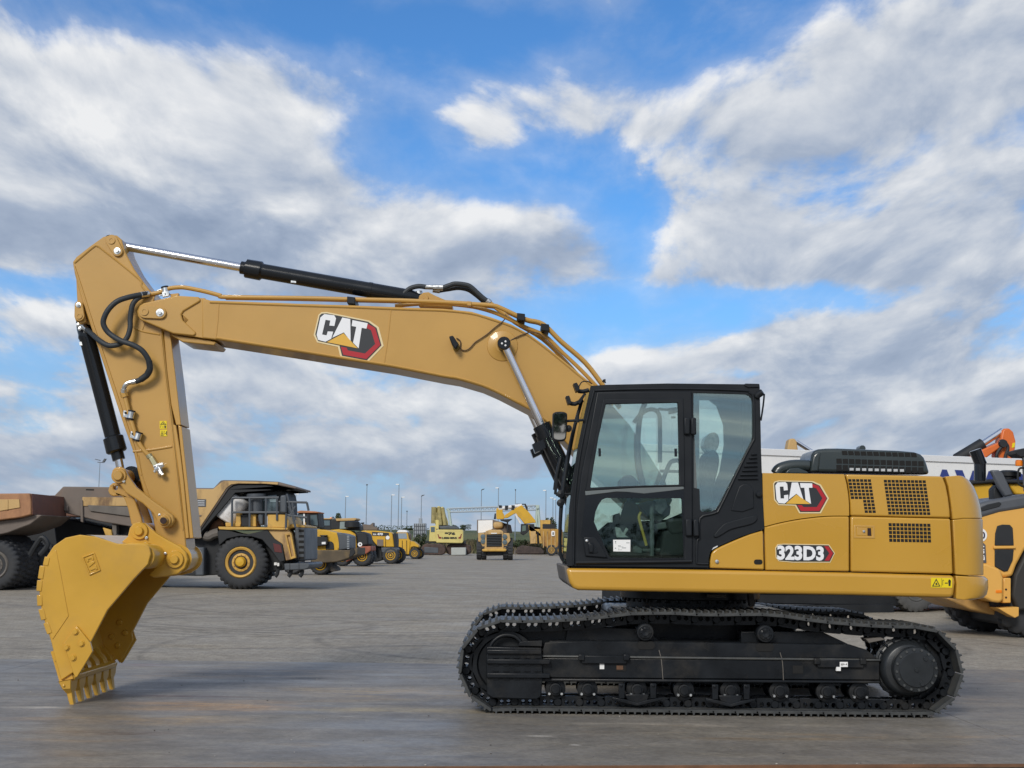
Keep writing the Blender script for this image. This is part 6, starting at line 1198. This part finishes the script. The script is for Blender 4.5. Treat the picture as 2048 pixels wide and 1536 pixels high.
# ================================================================== setting
# ground sheet
def ground_mat():
    m=bpy.data.materials.new('yard_paving'); m.use_nodes=True; nt=m.node_tree; N=nt.nodes; Lk=nt.links; b=N['Principled BSDF']
    g=N.new('ShaderNodeNewGeometry'); P=g.outputs['Position']
    def noise(sc,det=6,rough=.6,vec=None,scale=None,dist=0):
        n=N.new('ShaderNodeTexNoise'); n.inputs['Scale'].default_value=sc; n.inputs['Detail'].default_value=det; n.inputs['Roughness'].default_value=rough; n.inputs['Distortion'].default_value=dist
        v=vec or P
        if scale: mp=N.new('ShaderNodeMapping'); mp.inputs['Scale'].default_value=scale; Lk.new(v,mp.inputs[0]); v=mp.outputs[0]
        Lk.new(v,n.inputs['Vector']); return n.outputs[0]
    def mr(v,a,b_,c,d):
        n=N.new('ShaderNodeMapRange'); n.inputs[1].default_value=a;n.inputs[2].default_value=b_;n.inputs[3].default_value=c;n.inputs[4].default_value=d; Lk.new(v,n.inputs[0]); return n.outputs[0]
    def ma(op,a,b_=None):
        n=N.new('ShaderNodeMath'); n.operation=op
        for i,v in enumerate((a,b_)):
            if v is None: continue
            if isinstance(v,(int,float)): n.inputs[i].default_value=v
            else: Lk.new(v,n.inputs[i])
        return n.outputs[0]
    def mix(f,a,b_):
        n=N.new('ShaderNodeMix'); n.data_type='RGBA'; Lk.new(f,n.inputs[0]) if not isinstance(f,(int,float)) else None
        for i,v in ((6,a),(7,b_)):
            if isinstance(v,tuple): n.inputs[i].default_value=(*v,1)
            else: Lk.new(v,n.inputs[i])
        return n.outputs[2]
    base=mix(mr(noise(.35,8,.65),.35,.68,0,1),(.325,.312,.285),(.25,.24,.222))
    base=mix(mr(noise(1.6,8,.7,scale=(.35,1.4,1)),.5,.75,0,.55),base,(.37,.357,.327))
    base=mix(mr(noise(.5,7,.7,scale=(.3,1.0,1)),.56,.72,0,.6),base,(.33,.285,.21))
    base=mix(mr(noise(6,5,.6),.60,.75,0,.6),base,(.11,.106,.1))
    base=mix(mr(noise(22,5,.7),.45,.75,0,.45),base,(.13,.125,.115))
    base=mix(mr(noise(1.6,11,.8,scale=(.5,1.1,1)),.50,.66,0,.28),base,(.2,.19,.178))
    base=mix(mr(noise(3,10,.78,scale=(.4,1.3,1)),.50,.66,0,.25),base,(.45,.43,.39))
    # paver joints
    br=N.new('ShaderNodeTexBrick'); br.inputs['Scale'].default_value=1; br.inputs['Brick Width'].default_value=.21; br.inputs['Row Height'].default_value=.105; br.inputs['Mortar Size'].default_value=.006; br.inputs['Color1'].default_value=(1,1,1,1); br.inputs['Color2'].default_value=(.9,.9,.9,1); br.inputs['Mortar'].default_value=(.55,.55,.55,1); Lk.new(P,br.inputs['Vector'])
    mu=N.new('ShaderNodeMix'); mu.data_type='RGBA'; mu.blend_type='MULTIPLY'; mu.inputs[0].default_value=.55; Lk.new(base,mu.inputs[6]); Lk.new(br.outputs[0],mu.inputs[7]); base=mu.outputs[2]
    # tyre marks: arcs drawn by turning machines
    sx=N.new('ShaderNodeSeparateXYZ'); Lk.new(P,sx.inputs[0]); X,Yy=sx.outputs[0],sx.outputs[1]
    nz=noise(3,4,.7); tot=None
    for cx,cy,rad,w in ((-2.5,27,5.2,.16),(-2.5,27,5.75,.14),(-3.2,24.5,3.6,.2),(-3.2,24.5,4.05,.12),(-1.2,29,8,.2),(-5,23,2.6,.18),(0,34,9,.25),(2,21,5,.15),(-6.5,30,12,.22),(-2,40,14,.3),(3,19,8,.12),(-4,18.5,12,.1)):
        d=ma('SQRT',ma('ADD',ma('POWER',ma('SUBTRACT',X,cx),2),ma('POWER',ma('SUBTRACT',Yy,cy),2)))
        q=ma('MULTIPLY',ma('ABSOLUTE',ma('SUBTRACT',d,rad)),1/w); k=mr(q,0,1,1,0); tot=k if tot is None else ma('MAXIMUM',tot,k)
    tot=ma('MULTIPLY',tot,mr(nz,.33,.55,0,.6)); base=mix(tot,base,(.12,.115,.108))
    gn=mr(noise(3.5,14,.86),.36,.64,.72,1.26); g2_=mr(noise(17,8,.8),.36,.64,.80,1.18)
    gm_=N.new('ShaderNodeMath'); gm_.operation='MULTIPLY'; Lk.new(gn,gm_.inputs[0]); Lk.new(g2_,gm_.inputs[1])
    gs=N.new('ShaderNodeVectorMath'); gs.operation='SCALE'; Lk.new(base,gs.inputs[0]); Lk.new(gm_.outputs[0],gs.inputs['Scale']); base=gs.outputs[0]
    tn=N.new('ShaderNodeVectorMath'); tn.operation='MULTIPLY'; Lk.new(base,tn.inputs[0]); tn.inputs[1].default_value=(1.18,1.09,.96); base=tn.outputs[0]
    Lk.new(base,b.inputs['Base Color']); Lk.new(mr(noise(.8,5),.3,.7,.5,.85),b.inputs['Roughness']); b.inputs['Specular IOR Level'].default_value=.12
    bp=N.new('ShaderNodeBump'); bp.inputs['Strength'].default_value=.35; bp.inputs['Distance'].default_value=.006; Lk.new(ma('ADD',ma('MULTIPLY',br.outputs[1],-1.0),noise(30,4)),bp.inputs['Height']); Lk.new(bp.outputs[0],b.inputs['Normal'])
    return m
gd=MB(); gd.add([(-2500,-900,GZ),(2500,-900,GZ),(2500,3500,GZ),(-2500,3500,GZ)],[[0,1,2,3]]); go=gd.build('ground',ground_mat(),smooth=0); tag(go,kind='structure')
# steel plates in the foreground
def plate_mat():
    m=bpy.data.materials.new('worn_steel_plate'); m.use_nodes=True; nt=m.node_tree; N=nt.nodes; Lk=nt.links; b=N['Principled BSDF']
    g=N.new('ShaderNodeNewGeometry'); P=g.outputs['Position']
    def noise(sc,det=6,rough=.6,scale=None,loc=(0,0,0)):
        n=N.new('ShaderNodeTexNoise'); n.inputs['Scale'].default_value=sc; n.inputs['Detail'].default_value=det; n.inputs['Roughness'].default_value=rough
        mp=N.new('ShaderNodeMapping'); mp.inputs['Scale'].default_value=scale or (1,1,1); mp.inputs['Location'].default_value=loc; Lk.new(P,mp.inputs[0]); Lk.new(mp.outputs[0],n.inputs['Vector']); return n.outputs[0]
    def mr(v,a,b_,c,d):
        n=N.new('ShaderNodeMapRange'); n.inputs[1].default_value=a;n.inputs[2].default_value=b_;n.inputs[3].default_value=c;n.inputs[4].default_value=d; Lk.new(v,n.inputs[0]); return n.outputs[0]
    def mix(f,a,b_):
        n=N.new('ShaderNodeMix'); n.data_type='RGBA'; Lk.new(f,n.inputs[0])
        for i,v in ((6,a),(7,b_)):
            if isinstance(v,tuple): n.inputs[i].default_value=(*v,1)
            else: Lk.new(v,n.inputs[i])
        return n.outputs[2]
    c=mix(mr(noise(.5,8,.6),.35,.65,0,1),(.155,.152,.15),(.215,.207,.194))
    c=mix(mr(noise(1.1,9,.7,(.6,1,1)),.48,.7,0,.7),c,(.26,.24,.20))
    c=mix(mr(noise(.8,9,.72,(.3,1.1,1),(4,2,0)),.56,.7,0,.75),c,(.34,.235,.125))
    c=mix(mr(noise(1.0,9,.75,(.3,1.6,1),(9,7,0)),.58,.66,0,.75),c,(.09,.075,.065))
    c=mix(mr(noise(5,6,.6,(.4,1.6,1),(3,1,0)),.69,.73,0,.85),c,(.42,.41,.38))
    c=mix(mr(noise(.9,6,.6,(.5,1.4,1),(5.2,8.6,0)),.66,.72,0,.8),c,(.045,.045,.05))
    c=mix(mr(noise(14,3,.6),.62,.74,0,.6),c,(.08,.075,.07))
    c=mix(mr(noise(3.2,11,.8,(.6,1.2,1),(2,5,0)),.5,.64,0,.35),c,(.30,.285,.255))
    c=mix(mr(noise(2.1,11,.8,(.7,1.1,1),(7,1,0)),.52,.64,0,.4),c,(.10,.097,.092))
    c=mix(mr(noise(1.2,10,.75,(.18,2.4,1),(1,9,0)),.56,.62,0,.35),c,(.09,.085,.08))
    c=mix(mr(noise(26,5,.7),.45,.75,0,.4),c,(.10,.097,.092))
    # spilled sand, an oil spot and rust smears lying on the plates
    def spot(cx,cy,rx,ry,col,amt,c,lo=.35):
        mp=N.new('ShaderNodeMapping'); mp.inputs['Location'].default_value=(-cx/rx,-cy/ry,0); mp.inputs['Scale'].default_value=(1/rx,1/ry,0); Lk.new(P,mp.inputs[0])
        le=N.new('ShaderNodeVectorMath'); le.operation='LENGTH'; Lk.new(mp.outputs[0],le.inputs[0])
        n_=noise(2.6,8,.7,(.5,1.5,1),(cx,cy,0)); mu=N.new('ShaderNodeMath'); mu.operation='MULTIPLY'; Lk.new(mr(le.outputs['Value'],.3,1.15,1,0),mu.inputs[0]); Lk.new(mr(n_,lo,.62,0,amt),mu.inputs[1]); return mix(mu.outputs[0],c,col)
    for px,py,rx,ry,col,amt,lo in ((760,1385,1.5,.55,(.36,.28,.17),.95,.38),(420,1412,.9,.5,(.42,.26,.12),.95,.36),(330,1440,.9,.35,(.33,.24,.13),.9,.4),(800,1420,1.2,.25,(.38,.32,.2),.9,.36),(620,1357,.34,.16,(.02,.02,.022),1.0,.2),(300,1392,1.0,.12,(.10,.055,.04),.9,.4),(460,1394,.35,.07,(.09,.05,.035),1,.3),(280,1330,.5,.2,(.2,.11,.09),.7,.4),(1075,1472,.12,.05,(.7,.7,.68),1,.3),(1150,1490,.05,.03,(.7,.7,.7),1,.2),(90,1415,.4,.1,(.5,.47,.42),.9,.42),(1450,1450,1.6,.12,(.42,.40,.36),.8,.45),(1950,1400,.8,.35,(.33,.25,.17),.7,.45),(240,1465,.9,.18,(.11,.07,.05),.8,.42)):
        X_,Y_=gpt(px,py); c=spot(X_,Y_,rx,ry,col,amt,c,lo)
    gn=mr(noise(3.5,14,.86),.36,.64,.72,1.26); g2_=mr(noise(17,8,.8),.36,.64,.80,1.18)
    gm_=N.new('ShaderNodeMath'); gm_.operation='MULTIPLY'; Lk.new(gn,gm_.inputs[0]); Lk.new(g2_,gm_.inputs[1])
    gs=N.new('ShaderNodeVectorMath'); gs.operation='SCALE'; Lk.new(c,gs.inputs[0]); Lk.new(gm_.outputs[0],gs.inputs['Scale']); c=gs.outputs[0]
    tn=N.new('ShaderNodeVectorMath'); tn.operation='MULTIPLY'; Lk.new(c,tn.inputs[0]); tn.inputs[1].default_value=(1.12,1.05,.95); c=tn.outputs[0]
    Lk.new(c,b.inputs['Base Color']); Lk.new(mr(noise(1.3,7,.7,(.5,1.4,1)),.35,.65,.38,.66),b.inputs['Roughness']); b.inputs['Specular IOR Level'].default_value=.5
    bp=N.new('ShaderNodeBump'); bp.inputs['Strength'].default_value=.3; bp.inputs['Distance'].default_value=.012; Lk.new(noise(4,8,.7),bp.inputs['Height']); Lk.new(bp.outputs[0],b.inputs['Normal'])
    return m
def gpt(px,py):
    y=gy(px,py); r=ray(px,py); return r.x/r.y*y,y
pm=plate_mat(); rm=M['rust']
rows=[(8.74,11.983,[(-9.5,-5.0,0,'leftmost worn steel plate of the front row, with rust streaks'),(-4.997,3.9,.02,'front-row steel plate in the middle, its rusty edge along the bottom of the picture'),(3.903,12,-.01,'front-row steel plate under the rear of the track, running off at the right')]),(11.987,16.1,[(-12,-5.6,.1,'left plate of the back row, behind the bucket teeth'),(-5.597,.4,0,'back-row steel plate between the bucket and the track, dark oil spot on it'),(.403,6.2,.05,'back-row steel plate lying under the far track'),(6.203,13,0,'back-row steel plate at the right edge of the picture')])]
for y0,y1,cells in rows:
    for x0,x1,sk,lab in cells:
        fy=lambda x:(8.86+.09*(x-.05)) if y0<9 else y0
        V=[(x,(fy(x) if j==0 else y1),z) for x in (x0,x1) for j in (0,1) for z in (GZ+.004,0)]
        mb=MB(); mb.add(V,[[0,1,3,2],[4,6,7,5],[0,4,5,1],[2,3,7,6],[0,2,6,4],[1,5,7,3]])
        pts=[(x0,y0+sk*0),(x1,y0)]
        p=mb.build('steel_plate',[pm,rm],None,.004,1,org=Vector(((x0+x1)/2,(y0+y1)/2,0)))
        for pl in p.data.polygons:
            if pl.normal.y<-.5 and y0<9: pl.material_index=1
        tag(p,lab,'steel plate','steel plates laid on the yard')
# grass embankment far behind
random.seed(3)
hill=MB(); nx=120; prof=[(300,0),(306,1.6),(312,3.4),(319,4.6),(330,5.0),(380,5.2),(430,0)]
V=[];F=[]
from mathutils import noise as mnoise
for i in range(nx+1):
    x=-420+840*i/nx
    for y,z in prof:
        h=z*(.88+.3*mnoise.noise(Vector((x*.02,y*.01,0))))+ (.25*mnoise.noise(Vector((x*.15,y*.1,3))) if z else 0); V.append((x,y,h-.05))
n=len(prof)
for i in range(nx):
    for k in range(n-1): F.append([i*n+k,(i+1)*n+k,(i+1)*n+k+1,i*n+k+1])
hill.add(V,F); ho=hill.build('hill',mat('embankment_grass',(.075,.10,.045),.9,var=.35,vscale=.08,dirt=(.13,.125,.06),damt=.7,dscale=.12,dlo=.45,dhi=.62,bump=.4,bscale=1)); tag(ho,kind='structure')
# foliage
def leafmat(n,c): return mat(n,c,.7,var=.35,vscale=.6)
lm=[leafmat('leaf_green',(.045,.075,.03)),leafmat('leaf_dark',(.022,.04,.022)),leafmat('leaf_olive',(.085,.09,.04))]
def clump(mb,c,rad,n,size):
    for _ in range(n):
        while True:
            p=Vector((random.uniform(-1,1),random.uniform(-1,1),random.uniform(-1,1)))
            if p.length<1 and p.length>.25: break
        q=Vector((c[0]+p.x*rad[0],c[1]+p.y*rad[1],c[2]+p.z*rad[2])); s=size*random.uniform(.6,1.4)
        a=Vector((random.gauss(0,1),random.gauss(0,1),random.gauss(0,1))).normalized(); b=a.orthogonal().normalized(); d=a.cross(b)
        mb.m=random.choice((0,0,1,2)); mb.add([q+b*s,q+d*s*.7,q-b*s,q-d*s*.7],[[0,1,2,3]])
def tree(px,ybase,ytop,wpx,Yd,label,name='tree',dens=1):
    r=ray(px,ytop); t=Yd/r.y; X=r.x*t; zt=EYE+r.z*t; k=Yd/FPX; z0=GZ if name!='tree_hill' else GZ
    rb=ray(px,ybase); zb=max(EYE+rb.z*(Yd/rb.y),GZ)
    o=thing('tree' if name=='tree_hill' else name,label,'tree' if 'tree' in name else 'bush',(X,Yd,GZ))
    H=zt-zb; mb=MB(); mb.rod((X,Yd,GZ),(X,Yd,zb+H*.6),.1,8,[(0,max(.12,H*.03)),(1,H*.012)])
    for q in range(5):
        a=q*1.26; mb.rod((X,Yd,zb+H*.3),(X+wpx*k*.35*cos(a),Yd+wpx*k*.3*sin(a),zb+H*(.55+.07*q)),H*.012,5)
    mb.build('trunk' if 'tree' in name else 'stem',M['brown'],o)
    cr=MB()
    for q in range(9):
        a=random.uniform(0,6.3); rr=random.uniform(.1,.34); clump(cr,(X+wpx*k*rr*cos(a),Yd+wpx*k*rr*sin(a),zb+H*random.uniform(.3,.82)),(wpx*k*.2,wpx*k*.2,H*.2),int(230*dens),max(.07,H*.024))
    cr.build('crown',lm,o,smooth=0)
tree(670,1080,1024,26,200,'loose green tree rising between the hauler cabs')
tree(1101,1090,1030,26,210,'dark round tree beside the excavator cab front, above the scrap machine')
tree(838,1106,1066,30,150,'dark bush at the foot of the slatted grey tower','bush')
tree(905,1062,1049,30,330,'broad dark tree on the crest behind the lemon excavator','tree_hill')
tree(930,1063,1048,34,332,'broad dark tree on the crest left of the beige dump truck','tree_hill')
tree(816,1064,1055,26,330,'low green tree on the crest behind the white-roofed truck','tree_hill')
tree(1046,1100,1078,30,170,'dark shrub between the beige dump truck and the golden excavator','bush')
tree(1030,1100,1084,22,165,'olive shrub directly beside the right wheel of the beige dump truck','bush')
# dry weeds and undergrowth along the yard edge
wd=MB(); random.seed(5)
for _ in range(5200):
    x=random.uniform(-22,9); y=random.uniform(172,186); h=random.uniform(.5,1.9)*(1.0 if -9<x<4 else .7); dx=random.gauss(0,.25); w=.09
    wd.m=random.choice((0,0,1)); wd.add([(x-w,y,GZ),(x+w,y,GZ),(x+dx+w*.3,y+.05,h),(x+dx-w*.3,y-.05,h)],[[0,1,2,3]])
wo=wd.build('undergrowth',[mat('dry_weeds',(.19,.155,.09),.9,var=.3,vscale=.5),lm[2]],smooth=0); tag(wo,'dry tan weeds along the yard edge',None,None,'stuff')
tl=MB(); random.seed(9)
for i in range(46):
    x=random.uniform(-400,400); clump(tl,(x,random.uniform(326,345),4.7+random.uniform(0,.5)),(9,3,.8),420,.2)
for i in range(120):  # unseen hedge behind the camera, added for its dark reflection in mirror and glass
    x=random.uniform(-160,160); clump(tl,(x,-150+random.uniform(-6,6),2.4),(5,3,random.uniform(2.2,4.5)),220,.45)
to=tl.build('treeline',lm,smooth=0); tag(to,'far dark hedge line along the crest, and an unseen one behind the camera',None,None,'stuff')
# grit scattered on the plates and paving
gr=MB(); random.seed(21)
for _ in range(260):
    if random.random()<.6: x=random.uniform(-3.5,4.5); y=random.uniform(8.3,8.9)+.09*x
    else: y=random.uniform(9,19); x=random.uniform(-.42,.42)*y
    s=random.choice((.004,.005,.006,.008)); z0=0 if 8.86+.09*x<y<16.1 else GZ
    o6=[Vector((x+s*random.uniform(.7,1.4)*a,y+s*random.uniform(.7,1.4)*b,z0+s*.5+s*.6*c)) for a,b,c in ((1,0,0),(-1,0,0),(0,1,0),(0,-1,0),(0,0,1),(0,0,-1))]
    gr.m=random.choice((0,1)); gr.add(o6,[[0,2,4],[2,1,4],[1,3,4],[3,0,4],[2,0,5],[1,2,5],[3,1,5],[0,3,5]])
gro=gr.build('gravel',[mat('grit_dark',(.12,.11,.1),.9),mat('grit_pale',(.5,.47,.42),.9)],smooth=0); tag(gro,'loose grit scattered on the plates and paving',None,None,'stuff')
# ================================================================== sky and light
SUN_D=Vector((-.30,-.78,.52)).normalized()
el=math.asin(SUN_D.z); rot=math.atan2(SUN_D.x,SUN_D.y)
sd=bpy.data.lights.new('sun','SUN'); sd.energy=2.1; sd.angle=R(16); sd.color=(1,.95,.87); so=bpy.data.objects.new('sun',sd); COL.objects.link(so)
so.rotation_euler=SUN_D.to_track_quat('Z','Y').to_euler(); so.location=(-20,-30,30)
w=bpy.data.worlds.new('World'); scene.world=w; w.use_nodes=True; nt=w.node_tree; N=nt.nodes; Lk=nt.links; bg=N['Background']
sky=N.new('ShaderNodeTexSky'); sky.sky_type='NISHITA'; sky.sun_disc=False; sky.sun_elevation=el; sky.sun_rotation=rot; sky.air_density=1.0; sky.dust_density=.6; sky.ozone_density=2.0
def ma(op,a,b=None,c=None):
    n=N.new('ShaderNodeMath'); n.operation=op
    for i,v in enumerate((a,b,c)):
        if v is None: continue
        if isinstance(v,(int,float)): n.inputs[i].default_value=v
        else: Lk.new(v,n.inputs[i])
    return n.outputs[0]
def mr(v,a,b_,c,d,sm=False):
    n=N.new('ShaderNodeMapRange'); n.interpolation_type='SMOOTHSTEP' if sm else 'LINEAR'; n.inputs[1].default_value=a;n.inputs[2].default_value=b_;n.inputs[3].default_value=c;n.inputs[4].default_value=d; Lk.new(v,n.inputs[0]); return n.outputs[0]
tc=N.new('ShaderNodeTexCoord'); sp_=N.new('ShaderNodeSeparateXYZ'); Lk.new(tc.outputs['Generated'],sp_.inputs[0]); dx,dy,dz=sp_.outputs
zc=ma('ADD',ma('MAXIMUM',dz,0.0),.11)
def cloudvec(dz_off):
    zz=ma('ADD',zc,dz_off) if dz_off else zc
    c=N.new('ShaderNodeCombineXYZ'); Lk.new(ma('DIVIDE',dx,zz),c.inputs[0]); Lk.new(ma('DIVIDE',dy,zz),c.inputs[1]); return c.outputs[0],zz
azn=ma('ARCTAN2',dx,dy); eln=ma('ARCSINE',dz)
# warp the placement of the big cloud masses so that their outlines billow
def noise(vec,sc,det,ro,dist=0,out=0):
    n=N.new('ShaderNodeTexNoise'); n.inputs['Scale'].default_value=sc; n.inputs['Detail'].default_value=det; n.inputs['Roughness'].default_value=ro; n.inputs['Distortion'].default_value=dist; Lk.new(vec,n.inputs['Vector']); return n.outputs[out]
def px2ae(px,py):
    r=ray(px,py).normalized(); return math.atan2(r.x,r.y),math.asin(r.z)
BL=[(250,235,330,120,.50),(60,330,240,150,.45),(520,330,200,100,.42),(300,450,380,60,.40),
(430,60,330,50,-.50),(850,40,330,70,-.55),(1300,40,350,50,-.32),(740,200,100,70,-.28),(960,320,230,65,-.50),(1150,350,120,70,-.36),
(830,112,45,18,.16),(1080,215,150,50,.40),(1240,265,130,50,.34),(1130,70,260,45,-.22),(880,230,70,60,-.2),
(1680,300,330,170,.46),(1860,150,240,100,.32),(1500,500,200,45,.30),(1900,480,220,90,.38),
(910,445,210,60,.62),(640,500,260,70,.55),(1110,520,110,45,.28),
(1255,430,75,90,-.42),(1480,590,330,28,-.46),(1235,640,60,70,-.22),
(1250,700,80,32,.50),(1530,690,130,30,.45),(60,635,90,38,.5),(40,568,90,18,-.35),(40,722,110,20,-.30),(60,840,110,16,-.25),
(800,790,800,60,.44),(1000,925,1400,60,.46),(1880,720,260,80,.40),(1500,830,500,60,.35),(700,660,300,40,.25),(450,760,150,60,.30),(1550,752,140,14,-.28),(250,700,120,16,-.2)]
def blobs(V,L,start,k=1.0):
    tot=start
    for px,py,sx,sy,am in L:
        a,e=px2ae(px,py); s1=FPX/sx/1.15; s2=FPX/sy/1.15
        n=N.new('ShaderNodeVectorMath'); n.operation='MULTIPLY_ADD'; Lk.new(V,n.inputs[0]); n.inputs[1].default_value=(s1,s2,0); n.inputs[2].default_value=(-a*s1,-e*s2,0)
        d=N.new('ShaderNodeVectorMath'); d.operation='DOT_PRODUCT'; Lk.new(n.outputs[0],d.inputs[0]); Lk.new(n.outputs[0],d.inputs[1])
        tot=ma('MULTIPLY_ADD',ma('POWER',.36788,d.outputs['Value']),am*k,tot)
    return tot
def comb(x,y,z=0.0):
    c=N.new('ShaderNodeCombineXYZ')
    for i,v in enumerate((x,y,z)):
        if isinstance(v,(int,float)): c.inputs[i].default_value=v
        else: Lk.new(v,c.inputs[i])
    return c.outputs[0]
def field(A,E):
    u=ma('MULTIPLY',ma('DIVIDE',A,ma('ADD',E,.24)),1.75); v=ma('MULTIPLY',ma('LOGARITHM',ma('ADD',ma('MAXIMUM',E,-.05),.11),math.e),1.85)
    c=comb(u,v,3.7); f=noise(c,2.1,10,.57,.3); f4=noise(c,3.4,5,.5)
    bil=ma('SUBTRACT',1.0,ma('ABSOLUTE',ma('SUBTRACT',ma('MULTIPLY',f4,2.6),1.3)))
    return c,f,ma('MULTIPLY_ADD',ma('SUBTRACT',bil,.6),.22,ma('MULTIPLY',ma('SUBTRACT',f,.5),1.5))
c0_,f0,n0=field(azn,eln)
_,_,n1=field(ma('ADD',azn,-.005),ma('ADD',eln,.016))
f30=noise(c0_,6.0,8,.60,.1); f2=noise(c0_,1.1,3,.5)
V0=comb(ma('ADD',azn,ma('MULTIPLY',ma('SUBTRACT',f0,.5),.16)),ma('ADD',eln,ma('MULTIPLY',ma('SUBTRACT',f2,.5),.09)))
D0=blobs(V0,BL,ma('MULTIPLY_ADD',ma('SUBTRACT',f30,.5),.62,n0),.72)
D0=ma('ADD',D0,mr(dy,.1,-.5,0,.30,True))
cover=ma('MAXIMUM',mr(D0,-.12,.32,0,1,True),mr(D0,-.45,.2,0,.30,True))
thick=mr(D0,.15,.75,0,1,True)
LT=[(330,460,380,45,-.15),(60,475,150,50,-.05),(720,570,300,40,-.22),(1050,510,160,30,-.12),(1800,430,330,100,-.06),(1350,540,160,25,-.12),(260,260,330,90,.20),(120,110,200,40,.10),(950,415,150,32,.26),(650,460,120,35,.12),(1250,690,80,25,.30),(1530,700,140,20,-.05),(450,770,140,45,.20),(820,800,260,45,.20),(60,620,90,25,.25),(1080,180,180,50,.12),(1650,150,250,60,.10),(1380,480,120,35,.14),(1500,830,400,60,.06),(600,940,700,40,-.03),(1920,560,200,40,-.05),(1950,760,150,30,-.08),(1800,830,160,30,.12),(1250,560,130,30,.12),(1750,330,120,40,.08)]
lit=ma('ADD',ma('MULTIPLY',ma('SUBTRACT',n0,n1),1.5),ma('SUBTRACT',.66,ma('MULTIPLY',thick,.20)))
lit=ma('ADD',lit,ma('MULTIPLY',ma('SUBTRACT',f30,.5),.5))
lit=blobs(V0,LT,lit,2.0)
lit=ma('MULTIPLY',lit,mr(eln,.03,.22,.72,1.0,True))
rp=N.new('ShaderNodeValToRGB'); Lk.new(mr(lit,.0,1.05,0,1),rp.inputs[0])
CS=1/.1
els=rp.color_ramp.elements; els[0].position=0; els[0].color=(.25,.31,.42,1); els[1].position=1; els[1].color=(.78,.785,.79,1)
e_=els.new(.35); e_.color=(.345,.405,.51,1); e_=els.new(.66); e_.color=(.54,.575,.63,1)
def vscale(c,s):
    n=N.new('ShaderNodeVectorMath'); n.operation='SCALE'; Lk.new(c,n.inputs[0]); n.inputs['Scale'].default_value=s; return n.outputs[0]
def mixc(f,a,b_):
    n=N.new('ShaderNodeMix'); n.data_type='RGBA'; Lk.new(f,n.inputs[0])
    for i,v in ((6,a),(7,b_)):
        if isinstance(v,tuple): n.inputs[i].default_value=(*v,1)
        else: Lk.new(v,n.inputs[i])
    return n.outputs[2]
mul=N.new('ShaderNodeVectorMath'); mul.operation='MULTIPLY'; Lk.new(sky.outputs[0],mul.inputs[0]); mul.inputs[1].default_value=(.50,.92,1.32)
skyc=mul.outputs[0]
hz=mr(eln,0,.26,.72,0.0,True)
skyc=mixc(hz,skyc,(.30*CS,.44*CS,.66*CS))
col=mixc(ma('MULTIPLY',cover,.97),skyc,vscale(rp.outputs[0],CS))
hz2=mr(eln,-.01,.075,.75,0.0,True)
col=mixc(hz2,col,(.29*CS,.365*CS,.48*CS))
low=mr(eln,-.03,-.005,1,0)
col=mixc(low,col,(.16*CS,.16*CS,.155*CS))
Lk.new(col,bg.inputs[0]); bg.inputs[1].default_value=.1
w.cycles.sampling_method='MANUAL'; w.cycles.sample_map_resolution=256
scene.view_settings.view_transform='Standard'; scene.view_settings.look='None'; scene.view_settings.exposure=0.16; scene.view_settings.gamma=1; scene.view_settings.use_curve_mapping=False
scene.render.engine='CYCLES'; scene.cycles.use_denoising=True; scene.cycles.max_bounces=8; scene.cycles.transparent_max_bounces=16; scene.cycles.caustics_reflective=False; scene.cycles.caustics_refractive=False
